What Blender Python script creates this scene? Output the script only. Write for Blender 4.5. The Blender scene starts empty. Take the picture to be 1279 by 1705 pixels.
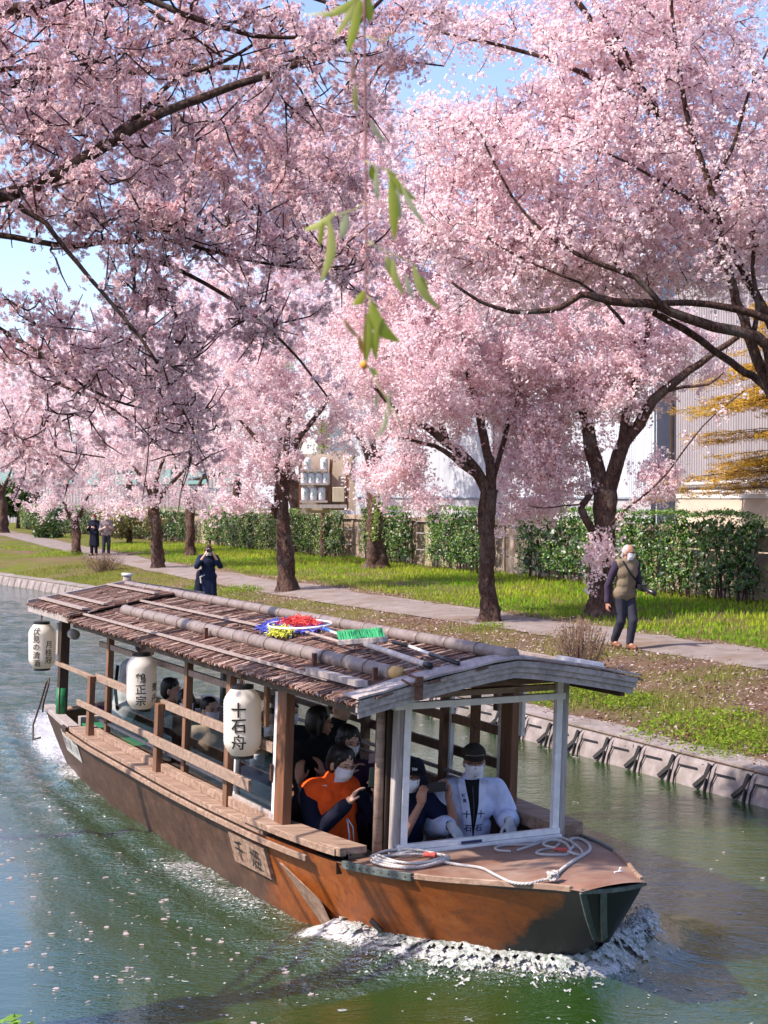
import bpy, bmesh, math, random
import numpy as np
from mathutils import Vector, Matrix, noise as mnoise
from mathutils.bvhtree import BVHTree

random.seed(7); RNG = np.random.default_rng(7)
R = math.radians
scene = bpy.context.scene
col = scene.collection

# ------------------------------------------------------------------ camera
FPX, CX, CY, HZ, CAMH = 2560.0, 639.5, 852.5, 826.0, 3.1
PITCH = math.atan((CY - HZ) / FPX)
cam_d = bpy.data.cameras.new('camera'); cam = bpy.data.objects.new('camera', cam_d); col.objects.link(cam)
cam_d.sensor_fit = 'HORIZONTAL'; cam_d.sensor_width = 36.0; cam_d.lens = 36.0 * FPX / 1279.0
cam_d.clip_start = 0.1; cam_d.clip_end = 3000
cam.location = (0, 0, CAMH); cam.rotation_euler = (math.pi / 2 - PITCH, 0, 0)
cam_d.dof.use_dof = True; cam_d.dof.focus_distance = 12.0; cam_d.dof.aperture_fstop = 13
scene.camera = cam

# ------------------------------------------------------------------ world, sun, exposure
SUN = Vector((-0.68, -0.27, 0.76)).normalized()
SUN_EL = math.asin(SUN.z); SUN_ROT = math.atan2(SUN.x, SUN.y)
world = bpy.data.worlds.new('World'); scene.world = world; world.use_nodes = True
wn = world.node_tree.nodes; wl = world.node_tree.links
sky = wn.new('ShaderNodeTexSky'); sky.sky_type = 'NISHITA'; sky.sun_disc = False
sky.sun_elevation = SUN_EL; sky.sun_rotation = SUN_ROT; sky.air_density = 1.0; sky.dust_density = 1.1; sky.ozone_density = 3.5
wn['Background'].inputs['Strength'].default_value = 0.15
hsv = wn.new('ShaderNodeHueSaturation'); hsv.inputs['Saturation'].default_value = 0.98; wl.new(sky.outputs[0], hsv.inputs['Color']); tint = wn.new('ShaderNodeMix'); tint.data_type = 'RGBA'; tint.blend_type = 'MULTIPLY'; tint.inputs[0].default_value = 1.0; tint.inputs[7].default_value = (1.06, 0.955, 1.03, 1); wl.new(hsv.outputs[0], tint.inputs[6]); wl.new(tint.outputs[2], wn['Background'].inputs['Color'])
sun_d = bpy.data.lights.new('sun', 'SUN'); sun = bpy.data.objects.new('sun', sun_d); col.objects.link(sun)
sun_d.energy = 4.3; sun_d.angle = R(0.6); sun_d.color = (1.0, 0.90, 0.80)
sun.rotation_euler = SUN.to_track_quat('Z', 'Y').to_euler()
scene.view_settings.view_transform = 'Standard'; scene.view_settings.look = 'None'
scene.view_settings.gamma = 1.0; scene.view_settings.exposure = 0.98; scene.view_settings.use_curve_mapping = False
scene.cycles.max_bounces = 10; scene.cycles.diffuse_bounces = 7; scene.cycles.transparent_max_bounces = 12
scene.cycles.caustics_reflective = False; scene.cycles.caustics_refractive = False

# ------------------------------------------------------------------ places
CF = np.array([0, math.cos(PITCH), -math.sin(PITCH)]); CU = np.array([0, math.sin(PITCH), math.cos(PITCH)])
def at(x, y, Y):
    """world point seen at photo pixel (x, y) that lies Y metres ahead"""
    r = np.array([1., 0, 0]) * ((x - CX) / FPX) - CU * ((y - CY) / FPX) + CF
    return Vector((r[0] * Y / r[1], Y, CAMH + r[2] * Y / r[1]))
YAW = R(25.7)
BO = Vector((0.467, 10.862, 0.0))
FW = Vector((math.sin(YAW), -math.cos(YAW), 0)); LT = Vector((-math.cos(YAW), -math.sin(YAW), 0)); UP = Vector((0, 0, 1))
def bw(a, b, c=0.0):
    """boat coordinates (ahead, to the near side, up) to world"""
    return BO + FW * a + LT * b + UP * c
def ab(p):
    d = Vector(p) - BO
    return d.dot(FW), d.dot(LT)
LEAN = 0.04
def cw(a, b, c):            # the cabin leans a little towards the far side
    return bw(a, b - LEAN * (c - 0.6), c)

# ------------------------------------------------------------------ object helpers
def tag(o, label=None, cat=None, group=None, kind=None):
    if label: o['label'] = label
    if cat: o['category'] = cat
    if group: o['group'] = group
    if kind: o['kind'] = kind
    return o
def empty(name, loc, label=None, cat=None, group=None, kind=None):
    o = bpy.data.objects.new(name, None); col.objects.link(o); o.location = Vector(loc)
    o.empty_display_size = 0.1
    return tag(o, label, cat, group, kind)
def link(name, me, mat=None, parent=None, smooth=False, world_verts=True):
    if mat is not None and len(me.materials) == 0: me.materials.append(mat)
    if smooth: me.polygons.foreach_set('use_smooth', [True] * len(me.polygons))
    o = bpy.data.objects.new(name, me); col.objects.link(o)
    if parent is not None:
        o.parent = parent
        if world_verts:
            bpy_mw = Matrix.Translation(full_loc(parent))
            o.matrix_parent_inverse = bpy_mw.inverted()
    return o
def full_loc(o):
    """world offset of a chain of unrotated parents whose children keep world coordinates"""
    if o.type == 'EMPTY' and o.parent is None: return o.location.copy()
    return Vector((0, 0, 0))
class MB:
    def __init__(s): s.v = []; s.f = []; s.c = []
    def add(s, vs, fs, c=None):
        n = len(s.v); s.v.extend([tuple(x) for x in vs]); s.f.extend([tuple(i + n for i in f) for f in fs])
        if c is not None: s.c.extend([c] * len(vs))
    def box(s, P, x0, x1, y0, y1, z0, z1, c=None):
        vs = [P(x, y, z) for z in (z0, z1) for y in (y0, y1) for x in (x0, x1)]
        s.add(vs, [(0, 2, 3, 1), (4, 5, 7, 6), (0, 1, 5, 4), (2, 6, 7, 3), (0, 4, 6, 2), (1, 3, 7, 5)], c)
    def bar(s, p, q, w, h, up=(0, 0, 1), c=None):
        p = Vector(p); q = Vector(q); d = (q - p).normalized(); up = Vector(up)
        sd = d.cross(up)
        if sd.length < 1e-4: sd = d.cross(Vector((1, 0, 0)))
        sd.normalize(); u = sd.cross(d).normalized()
        vs = [e + sd * (sx * w / 2) + u * (sz * h / 2) for e in (p, q) for sz in (-1, 1) for sx in (-1, 1)]
        s.add(vs, [(0, 1, 3, 2), (4, 6, 7, 5), (0, 4, 5, 1), (2, 3, 7, 6), (0, 2, 6, 4), (1, 5, 7, 3)], c)
    def tube(s, pts, rad, n=8, cap=True, c=None, wob=0.0):
        pts = [Vector(p) for p in pts]; m = len(pts)
        if not hasattr(rad, '__len__'): rad = [rad] * m
        vs = []; fs = []; ref = None
        for i, p in enumerate(pts):
            t = (pts[min(i + 1, m - 1)] - pts[max(i - 1, 0)])
            if t.length < 1e-9: t = Vector((0, 0, 1))
            t.normalize()
            if ref is None: ref = t.orthogonal().normalized()
            ref = (ref - t * ref.dot(t))
            if ref.length < 1e-5: ref = t.orthogonal()
            ref.normalize(); bn = t.cross(ref)
            for k in range(n):
                a = 2 * math.pi * k / n
                r = rad[i] * (1 + (wob * (mnoise.noise(Vector((math.cos(a) * 1.1 + p.x, math.sin(a) * 1.1 + p.y, p.z * 1.6))) + .45 * mnoise.noise(Vector((math.cos(a) * 3.1 + p.x, math.sin(a) * 3.1 + p.y, p.z * 5)))) if wob else 0))
                vs.append(p + ref * (math.cos(a) * r) + bn * (math.sin(a) * r))
        for i in range(m - 1):
            for k in range(n):
                k2 = (k + 1) % n
                fs.append((i * n + k, i * n + k2, (i + 1) * n + k2, (i + 1) * n + k))
        if cap:
            fs.append(tuple(range(n - 1, -1, -1))); fs.append(tuple((m - 1) * n + k for k in range(n)))
        s.add(vs, fs, c)
    def mesh(s, name='m'):
        me = bpy.data.meshes.new(name); me.from_pydata(s.v, [], s.f)
        if s.c:
            ca = me.color_attributes.new('Col', 'FLOAT_COLOR', 'POINT')
            ca.data.foreach_set('color', np.array([(*c[:3], 1) for c in s.c], dtype=np.float32).ravel())
        me.update(); return me
    def build(s, name, mat, parent=None, smooth=False, bevel=0, weld=False):
        me = s.mesh(name)
        if bevel or weld:
            bm = bmesh.new(); bm.from_mesh(me)
            if weld: bmesh.ops.remove_doubles(bm, verts=bm.verts, dist=1e-4)
            if bevel: bmesh.ops.bevel(bm, geom=[e for e in bm.edges if e.is_manifold and e.calc_face_angle(0) > 0.6], offset=bevel, segments=1, affect='EDGES')
            bm.to_mesh(me); bm.free()
        return link(name, me, mat, parent, smooth)
def np_mesh(name, V, F, colr=None, extra=None):
    """fast mesh of equal-sized faces"""
    me = bpy.data.meshes.new(name); V = np.asarray(V, np.float32); F = np.asarray(F, np.int32); k = F.shape[1]
    me.vertices.add(len(V)); me.vertices.foreach_set('co', V.ravel())
    me.loops.add(F.size); me.loops.foreach_set('vertex_index', F.ravel())
    me.polygons.add(len(F)); me.polygons.foreach_set('loop_start', np.arange(0, F.size, k, dtype=np.int32))
    try: me.polygons.foreach_set('loop_total', np.full(len(F), k, np.int32))
    except Exception: pass
    if colr is not None:
        ca = me.color_attributes.new('Col', 'FLOAT_COLOR', 'POINT')
        C4 = np.ones((len(V), 4), np.float32); C4[:, :3] = colr; ca.data.foreach_set('color', C4.ravel())
    for nm, arr in (extra or {}).items():
        at_ = me.attributes.new(nm, 'FLOAT', 'POINT'); at_.data.foreach_set('value', np.asarray(arr, np.float32))
    me.update(calc_edges=True); return me
def rand_rot(n, rng, up=None, spread=None):
    """n random rotation matrices; with up, the local Z leans at most about spread from it"""
    z = rng.normal(size=(n, 3))
    if up is not None: z = np.asarray(up) + z * spread
    z /= np.linalg.norm(z, axis=1)[:, None] + 1e-9
    t = rng.normal(size=(n, 3)); x = np.cross(t, z); x /= np.linalg.norm(x, axis=1)[:, None] + 1e-9
    y = np.cross(z, x)
    return np.stack([x, y, z], axis=2)
def scatter(T, F, P, M, S):
    """copies of template (T, F) at P with rotations M and sizes S"""
    n = len(P); V = np.einsum('nij,kj->nki', M, T) * S[:, None, None] + P[:, None, :]
    Fo = F[None] + (np.arange(n) * len(T))[:, None, None]
    return V.reshape(-1, 3), Fo.reshape(-1, F.shape[1])

# ------------------------------------------------------------------ materials
def mat(name, color=(.5, .5, .5), rough=.6, metal=0, spec=.5):
    m = bpy.data.materials.new(name); m.use_nodes = True; p = m.node_tree.nodes['Principled BSDF']
    p.inputs['Base Color'].default_value = (*color, 1); p.inputs['Roughness'].default_value = rough
    p.inputs['Metallic'].default_value = metal; p.inputs['Specular IOR Level'].default_value = spec
    return m
def N(m, t, **kw):
    n = m.node_tree.nodes.new(t)
    for k, v in kw.items(): setattr(n, k, v)
    return n
def L(m, a, b): m.node_tree.links.new(a, b)
def ramp(m, fac, stops):
    r = N(m, 'ShaderNodeValToRGB'); e = r.color_ramp.elements
    while len(e) < len(stops): e.new(0.5)
    for i, (p, c) in enumerate(stops): e[i].position = p; e[i].color = (*c, 1)
    L(m, fac, r.inputs[0]); return r.outputs[0]
def coords(m, scale=(1, 1, 1), rot=(0, 0, 0), kind='Object'):
    tc = N(m, 'ShaderNodeTexCoord'); mp = N(m, 'ShaderNodeMapping')
    mp.inputs['Scale'].default_value = scale; mp.inputs['Rotation'].default_value = rot
    L(m, tc.outputs[kind], mp.inputs['Vector']); return mp.outputs[0]
def noise_tex(m, vec, scale=5, detail=5, rough=.6, dist=0):
    n = N(m, 'ShaderNodeTexNoise'); n.inputs['Scale'].default_value = scale; n.inputs['Detail'].default_value = detail
    n.inputs['Roughness'].default_value = rough; n.inputs['Distortion'].default_value = dist
    if vec is not None: L(m, vec, n.inputs['Vector'])
    return n.outputs['Fac']
def bump(m, h, strength=.4, dist=.01, prev=None):
    b = N(m, 'ShaderNodeBump'); b.inputs['Strength'].default_value = strength; b.inputs['Distance'].default_value = dist
    L(m, h, b.inputs['Height'])
    if prev is not None: L(m, prev, b.inputs['Normal'])
    return b.outputs[0]
def bsdf(m): return m.node_tree.nodes['Principled BSDF']
def mixc(m, fac, a, b, mode='MIX'):
    x = N(m, 'ShaderNodeMix', data_type='RGBA', blend_type=mode)
    for s, v in ((0, fac), (6, a), (7, b)):
        if hasattr(v, 'is_output'): L(m, v, x.inputs[s])
        else: x.inputs[s].default_value = v if s == 0 else (*v, 1)
    return x.outputs[2]
def grained(name, stops, scale=(1, 1, 1), rot=(0, 0, 0), nscale=4, rough=.65, bstr=.35, bdist=.004, detail=7, dist=.4, spec=.35, metal=0, dirt=None):
    """generic natural material: stretched noise drives the colour and a bump"""
    m = mat(name, rough=rough, spec=spec, metal=metal); v = coords(m, scale, rot)
    f = noise_tex(m, v, nscale, detail, .65, dist)
    c = ramp(m, f, stops)
    if dirt:
        v2 = coords(m, (1, 1, 1)); f2 = noise_tex(m, v2, dirt[0], 5, .6)
        k = ramp(m, f2, [(dirt[1], (0, 0, 0)), (dirt[2], (1, 1, 1))]); c = mixc(m, k, c, dirt[3])
    L(m, c, bsdf(m).inputs['Base Color']); L(m, bump(m, f, bstr, bdist), bsdf(m).inputs['Normal'])
    return m
GR = (0, 0, -(math.pi / 2 - YAW))     # aligns object coordinates with the boat's length
def rotz_for_boat(): return (0, 0, math.pi / 2 - YAW)
BR = rotz_for_boat()
M = {}
# wood: stretched along the boat
M['ledge_wood'] = grained('weathered_ledge_wood', [(.28, (.095, .052, .034)), (.5, (.27, .175, .125)), (.75, (.46, .335, .26))], (1.2, 14, 14), BR, 1.6, .7, .4, dirt=(2.5, .5, .75, (.25, .16, .11)))
M['brown_wood'] = grained('brown_wood', [(.3, (.09, .045, .025)), (.6, (.20, .10, .055)), (.8, (.27, .15, .09))], (8, 8, 1.2), (0, 0, 0), 2.5, .6)
M['rail_wood'] = grained('rail_wood', [(.25, (.13, .085, .06)), (.55, (.29, .20, .15)), (.8, (.42, .31, .24))], (1.2, 14, 14), BR, 1.6, .65)
M['dark_wood'] = grained('dark_wood', [(.3, (.02, .012, .008)), (.7, (.07, .04, .025))], (6, 6, 1), (0, 0, 0), 3, .55)
M['grey_wood'] = grained('grey_weathered_wood', [(.25, (.16, .13, .12)), (.55, (.34, .295, .275)), (.8, (.50, .45, .425))], (14, 14, 1.2), (0, 0, 0), 2.2, .75)
M['fascia_wood'] = grained('fascia_boards', [(.25, (.19, .155, .145)), (.55, (.36, .31, .295)), (.85, (.51, .45, .43))], (14, 1.5, 14), BR, 2.0, .7, .45, dirt=(3, .5, .8, (.13, .11, .11)))
M['orange_post'] = grained('reddish_brown_post', [(.25, (.08, .03, .014)), (.6, (.19, .08, .038)), (.85, (.27, .13, .07))], (10, 10, 1.0), (0, 0, 0), 2.0, .5)
M['bamboo'] = grained('grey_bamboo', [(.3, (.12, .09, .08)), (.55, (.20, .155, .14)), (.8, (.28, .225, .21))], (1.5, 9, 9), BR, 2.2, .5, .15, dirt=(4, .45, .75, (.22, .18, .16)))
M['bamboo_end'] = mat('bamboo_cut_end', (.55, .33, .12), .6)
M['alu'] = grained('white_aluminium', [(.3, (.56, .54, .53)), (.7, (.80, .78, .76))], (3, 3, 3), (0, 0, 0), 3, .35, .05, spec=.5, dirt=(5, .6, .8, (.40, .40, .42)))
M['black_metal'] = grained('black_painted_metal', [(.3, (.006, .006, .006)), (.7, (.022, .022, .024))], (4, 4, 4), (0, 0, 0), 4, .45, .2)
M['rusty_metal'] = grained('rusty_iron', [(.3, (.05, .02, .012)), (.7, (.16, .07, .04))], (4, 4, 4), (0, 0, 0), 6, .7)
M['strap_metal'] = grained('green_grey_strap', [(.3, (.04, .05, .045)), (.7, (.12, .14, .13))], (4, 4, 4), (0, 0, 0), 5, .5)
M['black_ink'] = mat('black_ink', (.008, .007, .007), .6)
M['navy_ink'] = mat('navy_ink', (.03, .035, .09), .8)
M['green_paint'] = grained('green_paint', [(.3, (.01, .09, .03)), (.7, (.02, .20, .07))], (4, 4, 4), (0, 0, 0), 4, .45, .1, dirt=(6, .55, .75, (.05, .05, .04)))
M['white_sign'] = grained('worn_white_sign', [(.3, (.38, .37, .35)), (.7, (.58, .57, .54))], (4, 4, 4), (0, 0, 0), 4, .5, .05)
M['rope'] = mat('rope_fibre', (.42, .39, .37), .85)
M['dark_rope'] = mat('dark_cable', (.05, .025, .025), .6)
M['glass'] = None
def make_glass():
    m = bpy.data.materials.new('window_glass'); m.use_nodes = True; nt = m.node_tree; nt.nodes.clear()
    o = N(m, 'ShaderNodeOutputMaterial'); t = N(m, 'ShaderNodeBsdfTransparent'); g = N(m, 'ShaderNodeBsdfGlossy'); mx = N(m, 'ShaderNodeMixShader'); fr = N(m, 'ShaderNodeFresnel')
    fr.inputs[0].default_value = 1.5; g.inputs['Roughness'].default_value = .02; t.inputs[0].default_value = (.86, .9, .88, 1)
    L(m, fr.outputs[0], mx.inputs[0]); L(m, t.outputs[0], mx.inputs[1]); L(m, g.outputs[0], mx.inputs[2]); L(m, mx.outputs[0], o.inputs[0])
    return m
M['glass'] = make_glass()
def leafy(name, trans=.4, gloss=.0, rough=.5, hue_noise=0.0):
    """thin leaf or petal: colour from the mesh, light passes through"""
    m = bpy.data.materials.new(name); m.use_nodes = True; nt = m.node_tree; nt.nodes.clear()
    o = N(m, 'ShaderNodeOutputMaterial'); a = N(m, 'ShaderNodeVertexColor'); a.layer_name = 'Col'
    d = N(m, 'ShaderNodeBsdfDiffuse'); t = N(m, 'ShaderNodeBsdfTranslucent'); mx = N(m, 'ShaderNodeMixShader'); mx.inputs[0].default_value = trans
    L(m, a.outputs[0], d.inputs[0]); L(m, a.outputs[0], t.inputs[0]); L(m, d.outputs[0], mx.inputs[1]); L(m, t.outputs[0], mx.inputs[2])
    out = mx.outputs[0]
    if gloss:
        g = N(m, 'ShaderNodeBsdfGlossy'); g.inputs['Roughness'].default_value = rough; m2 = N(m, 'ShaderNodeMixShader'); m2.inputs[0].default_value = gloss
        L(m, out, m2.inputs[1]); L(m, g.outputs[0], m2.inputs[2]); out = m2.outputs[0]
    L(m, out, o.inputs[0]); return m
M['petal'] = leafy('cherry_petals', .60)
M['leaf'] = leafy('glossy_leaves', .25, .05, .4)
M['grass'] = leafy('grass_blades', .45)
M['needle'] = leafy('golden_needles', .35)
M['willow'] = leafy('willow_leaf', .5, .04, .5)
def bark_mat():
    m = mat('cherry_bark', rough=.85, spec=.2); v = coords(m, (6, 6, 2.2)); f = noise_tex(m, v, 2.6, 8, .7, 1.6)
    v2 = coords(m, (1, 1, 1)); f2 = noise_tex(m, v2, 3.0, 4, .6)
    c = ramp(m, f, [(.30, (.018, .009, .007)), (.48, (.075, .038, .028)), (.62, (.17, .10, .075)), (.8, (.26, .18, .15))])
    k = ramp(m, f2, [(.52, (0, 0, 0)), (.75, (1, 1, 1))]); c = mixc(m, k, c, (.16, .13, .11))
    L(m, c, bsdf(m).inputs['Base Color']); f3 = noise_tex(m, coords(m, (5, 5, 26)), 3.0, 5, .6, .4); L(m, bump(m, f3, .6, .02, bump(m, f, 1.0, .07)), bsdf(m).inputs['Normal']); return m
M['bark'] = bark_mat()
M['twig'] = mat('cherry_twig', (.045, .022, .022), .8, spec=.2)
# ================================================================== THE SETTING
QA = [-400, -120, -90, -60, -45, -41.6, -37.6, -30.7, -20, -10, -2, 60]
QB = [60, 8, 0, -4.6, -6.2, -6.6, -6.9, -7.1, -6.1, -5.1, -5.0, -5.0]
def quay_b(a): return float(np.interp(a, QA, QB))
def quay_bv(a): return np.interp(a, QA, QB)
PA = [-400, -160, -100, -60, -46, -35, -28, -23, -17, -14, -10, 20]
PB = [-60, -22, -15.5, -11.4, -10.1, -9.5, -9.2, -8.95, -8.85, -8.85, -8.75, -8.7]
def path_b(a): return np.interp(a, PA, PB)
def path_w(a): return np.interp(a, [-60, -25, -8], [1.7, 1.75, 1.45])
def gz_ab(a, b):
    """ground height at boat coordinates a, b on the far bank"""
    d = quay_bv(a) - b
    pd = np.abs(b - (path_b(a) - path_w(a) / 2)) - path_w(a) / 2
    z = np.interp(d, [0, .35, .8, 1.8, 3.2, 5, 9, 14], [.30, .33, .42, .58, .70, .75, .80, .85])
    rough = np.clip(pd / .8, 0, 1) * np.clip((d - .3) / .6, 0, 1)
    n = (np.sin(a * 1.7 + b * .9) + np.sin(a * .63 - b * 2.1 + 1.3) + .7 * np.sin(a * 3.9 + b * 3.1) + .5 * np.sin(b * 6.3 - a * 2.2)) * .018
    return z + n * rough + np.where(pd < 0, -.015, 0)
def ground_at(p):
    a, b = ab(p); return float(gz_ab(np.array(a), np.array(b)))
def vnoise(x, y, s, seed=0):
    """smooth value noise, vectorised"""
    x = x * s + seed * 17.3; y = y * s + seed * 9.1
    xi = np.floor(x); yi = np.floor(y); xf = x - xi; yf = y - yi
    def h(i, j): v = np.sin(i * 127.1 + j * 311.7 + seed * 74.7) * 43758.5453; return v - np.floor(v)
    u = xf * xf * (3 - 2 * xf); w = yf * yf * (3 - 2 * yf)
    return (h(xi, yi) * (1 - u) + h(xi + 1, yi) * u) * (1 - w) + (h(xi, yi + 1) * (1 - u) + h(xi + 1, yi + 1) * u) * w
def fbm(x, y, s, seed=0, o=4):
    t = 0; amp = .5; tot = 0
    for i in range(o): t = t + amp * vnoise(x, y, s * 2 ** i, seed + i); tot += amp; amp *= .55
    return t / tot
def grass_mask(a, b):
    """0 bare litter .. 1 thick grass"""
    d = quay_bv(a) - b; pb = path_b(a); beyond = (pb - path_w(a)) - b
    base = np.where(beyond > 0, .95 - .5 * np.clip(1 - beyond / .7, 0, 1), np.interp(a, [-45, -32, -24, -14, -8], [.8, .72, .60, .52, .52]))
    lower = np.clip(1 - np.abs(d - 1.1) / .75, 0, 1) * .5 * np.interp(a, [-14, -9], [0.2, 1])
    n = fbm(a, b, .55, 3) - .5
    return np.clip((base + lower + n * 1.5 - .35) * 1.7, 0, 1)

# ---- ground sheet: far bank
aa = np.concatenate([np.arange(16, -62, -.28), np.arange(-62, -130, -1.2), np.array([-150, -200, -300, -500, -900])])
dd = np.concatenate([np.arange(0, 16, .26), np.array([17, 19, 22, 26, 34, 50, 90, 200, 600])])
AA, DD = np.meshgrid(aa, dd, indexing='ij'); BB = quay_bv(AA) - DD
ZZ = gz_ab(AA, BB)
def abz_to_world(A, B, Z):
    return np.stack([BO.x + FW.x * A + LT.x * B, BO.y + FW.y * A + LT.y * B, Z], -1)
def grid_faces(n, m):
    i = np.arange(n - 1)[:, None] * m + np.arange(m - 1)[None]; i = i.ravel()
    return np.stack([i, i + 1, i + m + 1, i + m], 1)
gm = grass_mask(AA, BB)
dirt = np.array([.22, .145, .10]); litter = np.array([.30, .20, .16]); g1 = np.array([.13, .20, .02]); g2 = np.array([.24, .23, .05])
lt = np.clip(fbm(AA, BB, 1.6, 9) * 2.2 - .6, 0, 1)[..., None]
bare = dirt * (1 - lt) + litter * lt
k = fbm(AA, BB, .8, 14)[..., None]; green = g1 * (1 - k) + g2 * k
GC = bare * (1 - gm[..., None]) + green * gm[..., None]
gmat = mat('bank_ground', rough=.95, spec=.1)
vc = N(gmat, 'ShaderNodeVertexColor'); vc.layer_name = 'Col'
gv = coords(gmat); gn = noise_tex(gmat, gv, 22, 6, .75); gn2 = noise_tex(gmat, gv, 3.2, 5, .65)
gcol = mixc(gmat, .75, vc.outputs[0], ramp(gmat, gn, [(.28, (.28, .22, .18)), (.5, (.62, .58, .52)), (.72, (1.0, .95, .92))]), 'MULTIPLY')
gcol = mixc(gmat, .4, gcol, ramp(gmat, gn2, [(.3, (.5, .45, .4)), (.7, (1, 1, 1))]), 'MULTIPLY')
L(gmat, gcol, bsdf(gmat).inputs['Base Color']); L(gmat, bump(gmat, gn, 1.0, .05), bsdf(gmat).inputs['Normal'])
me = np_mesh('ground', abz_to_world(AA, BB, ZZ).reshape(-1, 3), grid_faces(*AA.shape)[:, ::-1], GC.reshape(-1, 3))
tag(link('ground', me, gmat, smooth=True), kind='structure')
# ---- path
pa = np.concatenate([np.arange(16, -62, -.4), np.arange(-62, -300, -4)]); pt = np.linspace(0, 1, 9)
PAA, PT = np.meshgrid(pa, pt, indexing='ij')
edge = (vnoise(PAA, PT * 0, 1.1, 5) - .5) * .22 + (vnoise(PAA, PT * 0, 4, 6) - .5) * .10
PBB = path_b(PAA) - PT * path_w(PAA) + np.where(PT < .01, edge, 0) + np.where(PT > .99, -edge, 0)
PZ = gz_ab(PAA, PBB) + .012 + .02 * np.sin(PT * math.pi)
PZ = np.maximum(PZ, gz_ab(PAA, PBB) + .008)
pm = grained('trodden_path', [(.3, (.17, .135, .12)), (.6, (.24, .20, .185)), (.8, (.31, .265, .25))], (1, 1, 1), (0, 0, 0), 2.5, .95, .6, .02, spec=.1, dirt=(.9, .5, .7, (.17, .12, .085)))
tag(link('path', np_mesh('path', abz_to_world(PAA, PBB, PZ).reshape(-1, 3), grid_faces(*PAA.shape)[:, ::-1]), pm, smooth=True), kind='structure')
# ---- near bank (behind and to the left of the photographer, partly reflected)
na = np.arange(60, -80, -1.0); nd = np.array([0, .05, .5, 1.2, 2.0, 3, 6, 12, 40, 200])
NA, ND = np.meshgrid(na, nd, indexing='ij')
NZ = np.interp(ND, [0, .05, .5, 1.2, 2, 3, 400], [-.6, .3, .45, .95, 1.4, 1.5, 1.6]) + (fbm(NA, ND, .7, 31) - .5) * .15 * (ND > .3)
nb = 4.4 + np.interp(NA, [-80, -30, -10], [9, 1.2, 0])
ncol = np.array([.13, .13, .04]) * (1 + (fbm(NA, ND, .5, 8) - .5)[..., None])
tag(link('near_bank', np_mesh('near_bank', abz_to_world(NA, nb + ND, NZ).reshape(-1, 3), grid_faces(*NA.shape), ncol.reshape(-1, 3)), gmat, smooth=True), kind='structure')

# ---- quay: concrete coping and precast blocks with the shade of a slanted drain slot painted between each two
conc = grained('wet_concrete', [(.25, (.13, .105, .10)), (.5, (.24, .20, .19)), (.75, (.34, .30, .29))], (1, 1, 1), (0, 0, 0), 5, .8, .5, .01, dirt=(1.6, .45, .7, (.17, .14, .12)))
quay = tag(empty('quay_wall', bw(-8, -5.1, 0), 'low concrete canal bank wall of precast blocks below the grass', 'quay wall'))
dark = mat('drain_shadow_iron', (.012, .010, .010), .8)
def quay_frame(a):
    b0 = quay_b(a - .05); b1 = quay_b(a + .05); t = (bw(a + .05, b1) - bw(a - .05, b0)).normalized()
    nrm = Vector((-t.y, t.x, 0)); 
    if nrm.dot(LT) < 0: nrm = -nrm
    return bw(a, quay_b(a)), t, nrm      # point, along, towards the water
SP = .645
blk_me = {}
a0 = 3.0
for i in range(90):
    a = a0 - i * SP
    p, t, nr = quay_frame(a - SP / 2)
    mb = MB(); P = lambda x, y, z: p + t * x + nr * y + UP * z
    w = SP / 2 - .012
    # sloping face with a raised border
    prof = [(-.12, .30), (.02, .285), (.06, .24), (.13, .02), (.20, -.25), (-.12, -.25)]
    for (x0, x1, inset) in ((-w, -w + .05, 0), (-w + .05, w - .05, .018), (w - .05, w, 0)):
        vs = []
        for x in (x0, x1):
            for q, (y, z) in enumerate(prof): vs.append(P(x, y - (inset if 2 <= q <= 4 else 0), z))
        n = len(prof); fs = [tuple(range(n)), tuple(range(2 * n - 1, n - 1, -1))] + [(j, j + n, (j + 1) % n + n, (j + 1) % n) for j in range(n)]
        mb.add(vs, fs)
    bo = mb.build('block', conc, quay)
    if i < 34:
        # near-black bars paint the slot's shade, beside an iron leg reaching the water
        db = MB()
        db.bar(P(w - .01, .055, .275), P(w - .06, .085, .13), .05, .03, nr); db.bar(P(w - .06, .09, .14), P(w - .16, .155, .03), .045, .03, nr)
        db.bar(P(w - .015, .10, .13), P(w + .01, .155, -.02), .022, .03, nr)
        db.build('drain_slot_shade', dark, quay)
        hb = MB(); hb.bar(P(-w + .08, .078, .20), P(w - .22, .075, .205), .012, .014, nr); hb.bar(P(-w + .09, .078, .20), P(-w + .055, .115, .10), .012, .014, nr)
        hb.bar(P(-w + .055, .115, .10), P(-w + .08, .15, 0.0), .012, .014, nr)
        hb.build('iron_edge', dark, quay)
cb = MB()
cop = np.arange(5, -80, -.8)
vs = []
for a in cop:
    p, t, nr = quay_frame(a)
    for y, z in ((-.42, .26), (-.42, .345), (-.03, .325), (-.03, .26)): vs.append(p + nr * y + UP * (z + .006 * math.sin(a * 3)))
fs = [(i * 4 + j, i * 4 + 4 + j, i * 4 + 4 + (j + 1) % 4, i * 4 + (j + 1) % 4) for i in range(len(cop) - 1) for j in range(4)]
cb.add(vs, fs); cb.build('coping', conc, quay)

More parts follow.
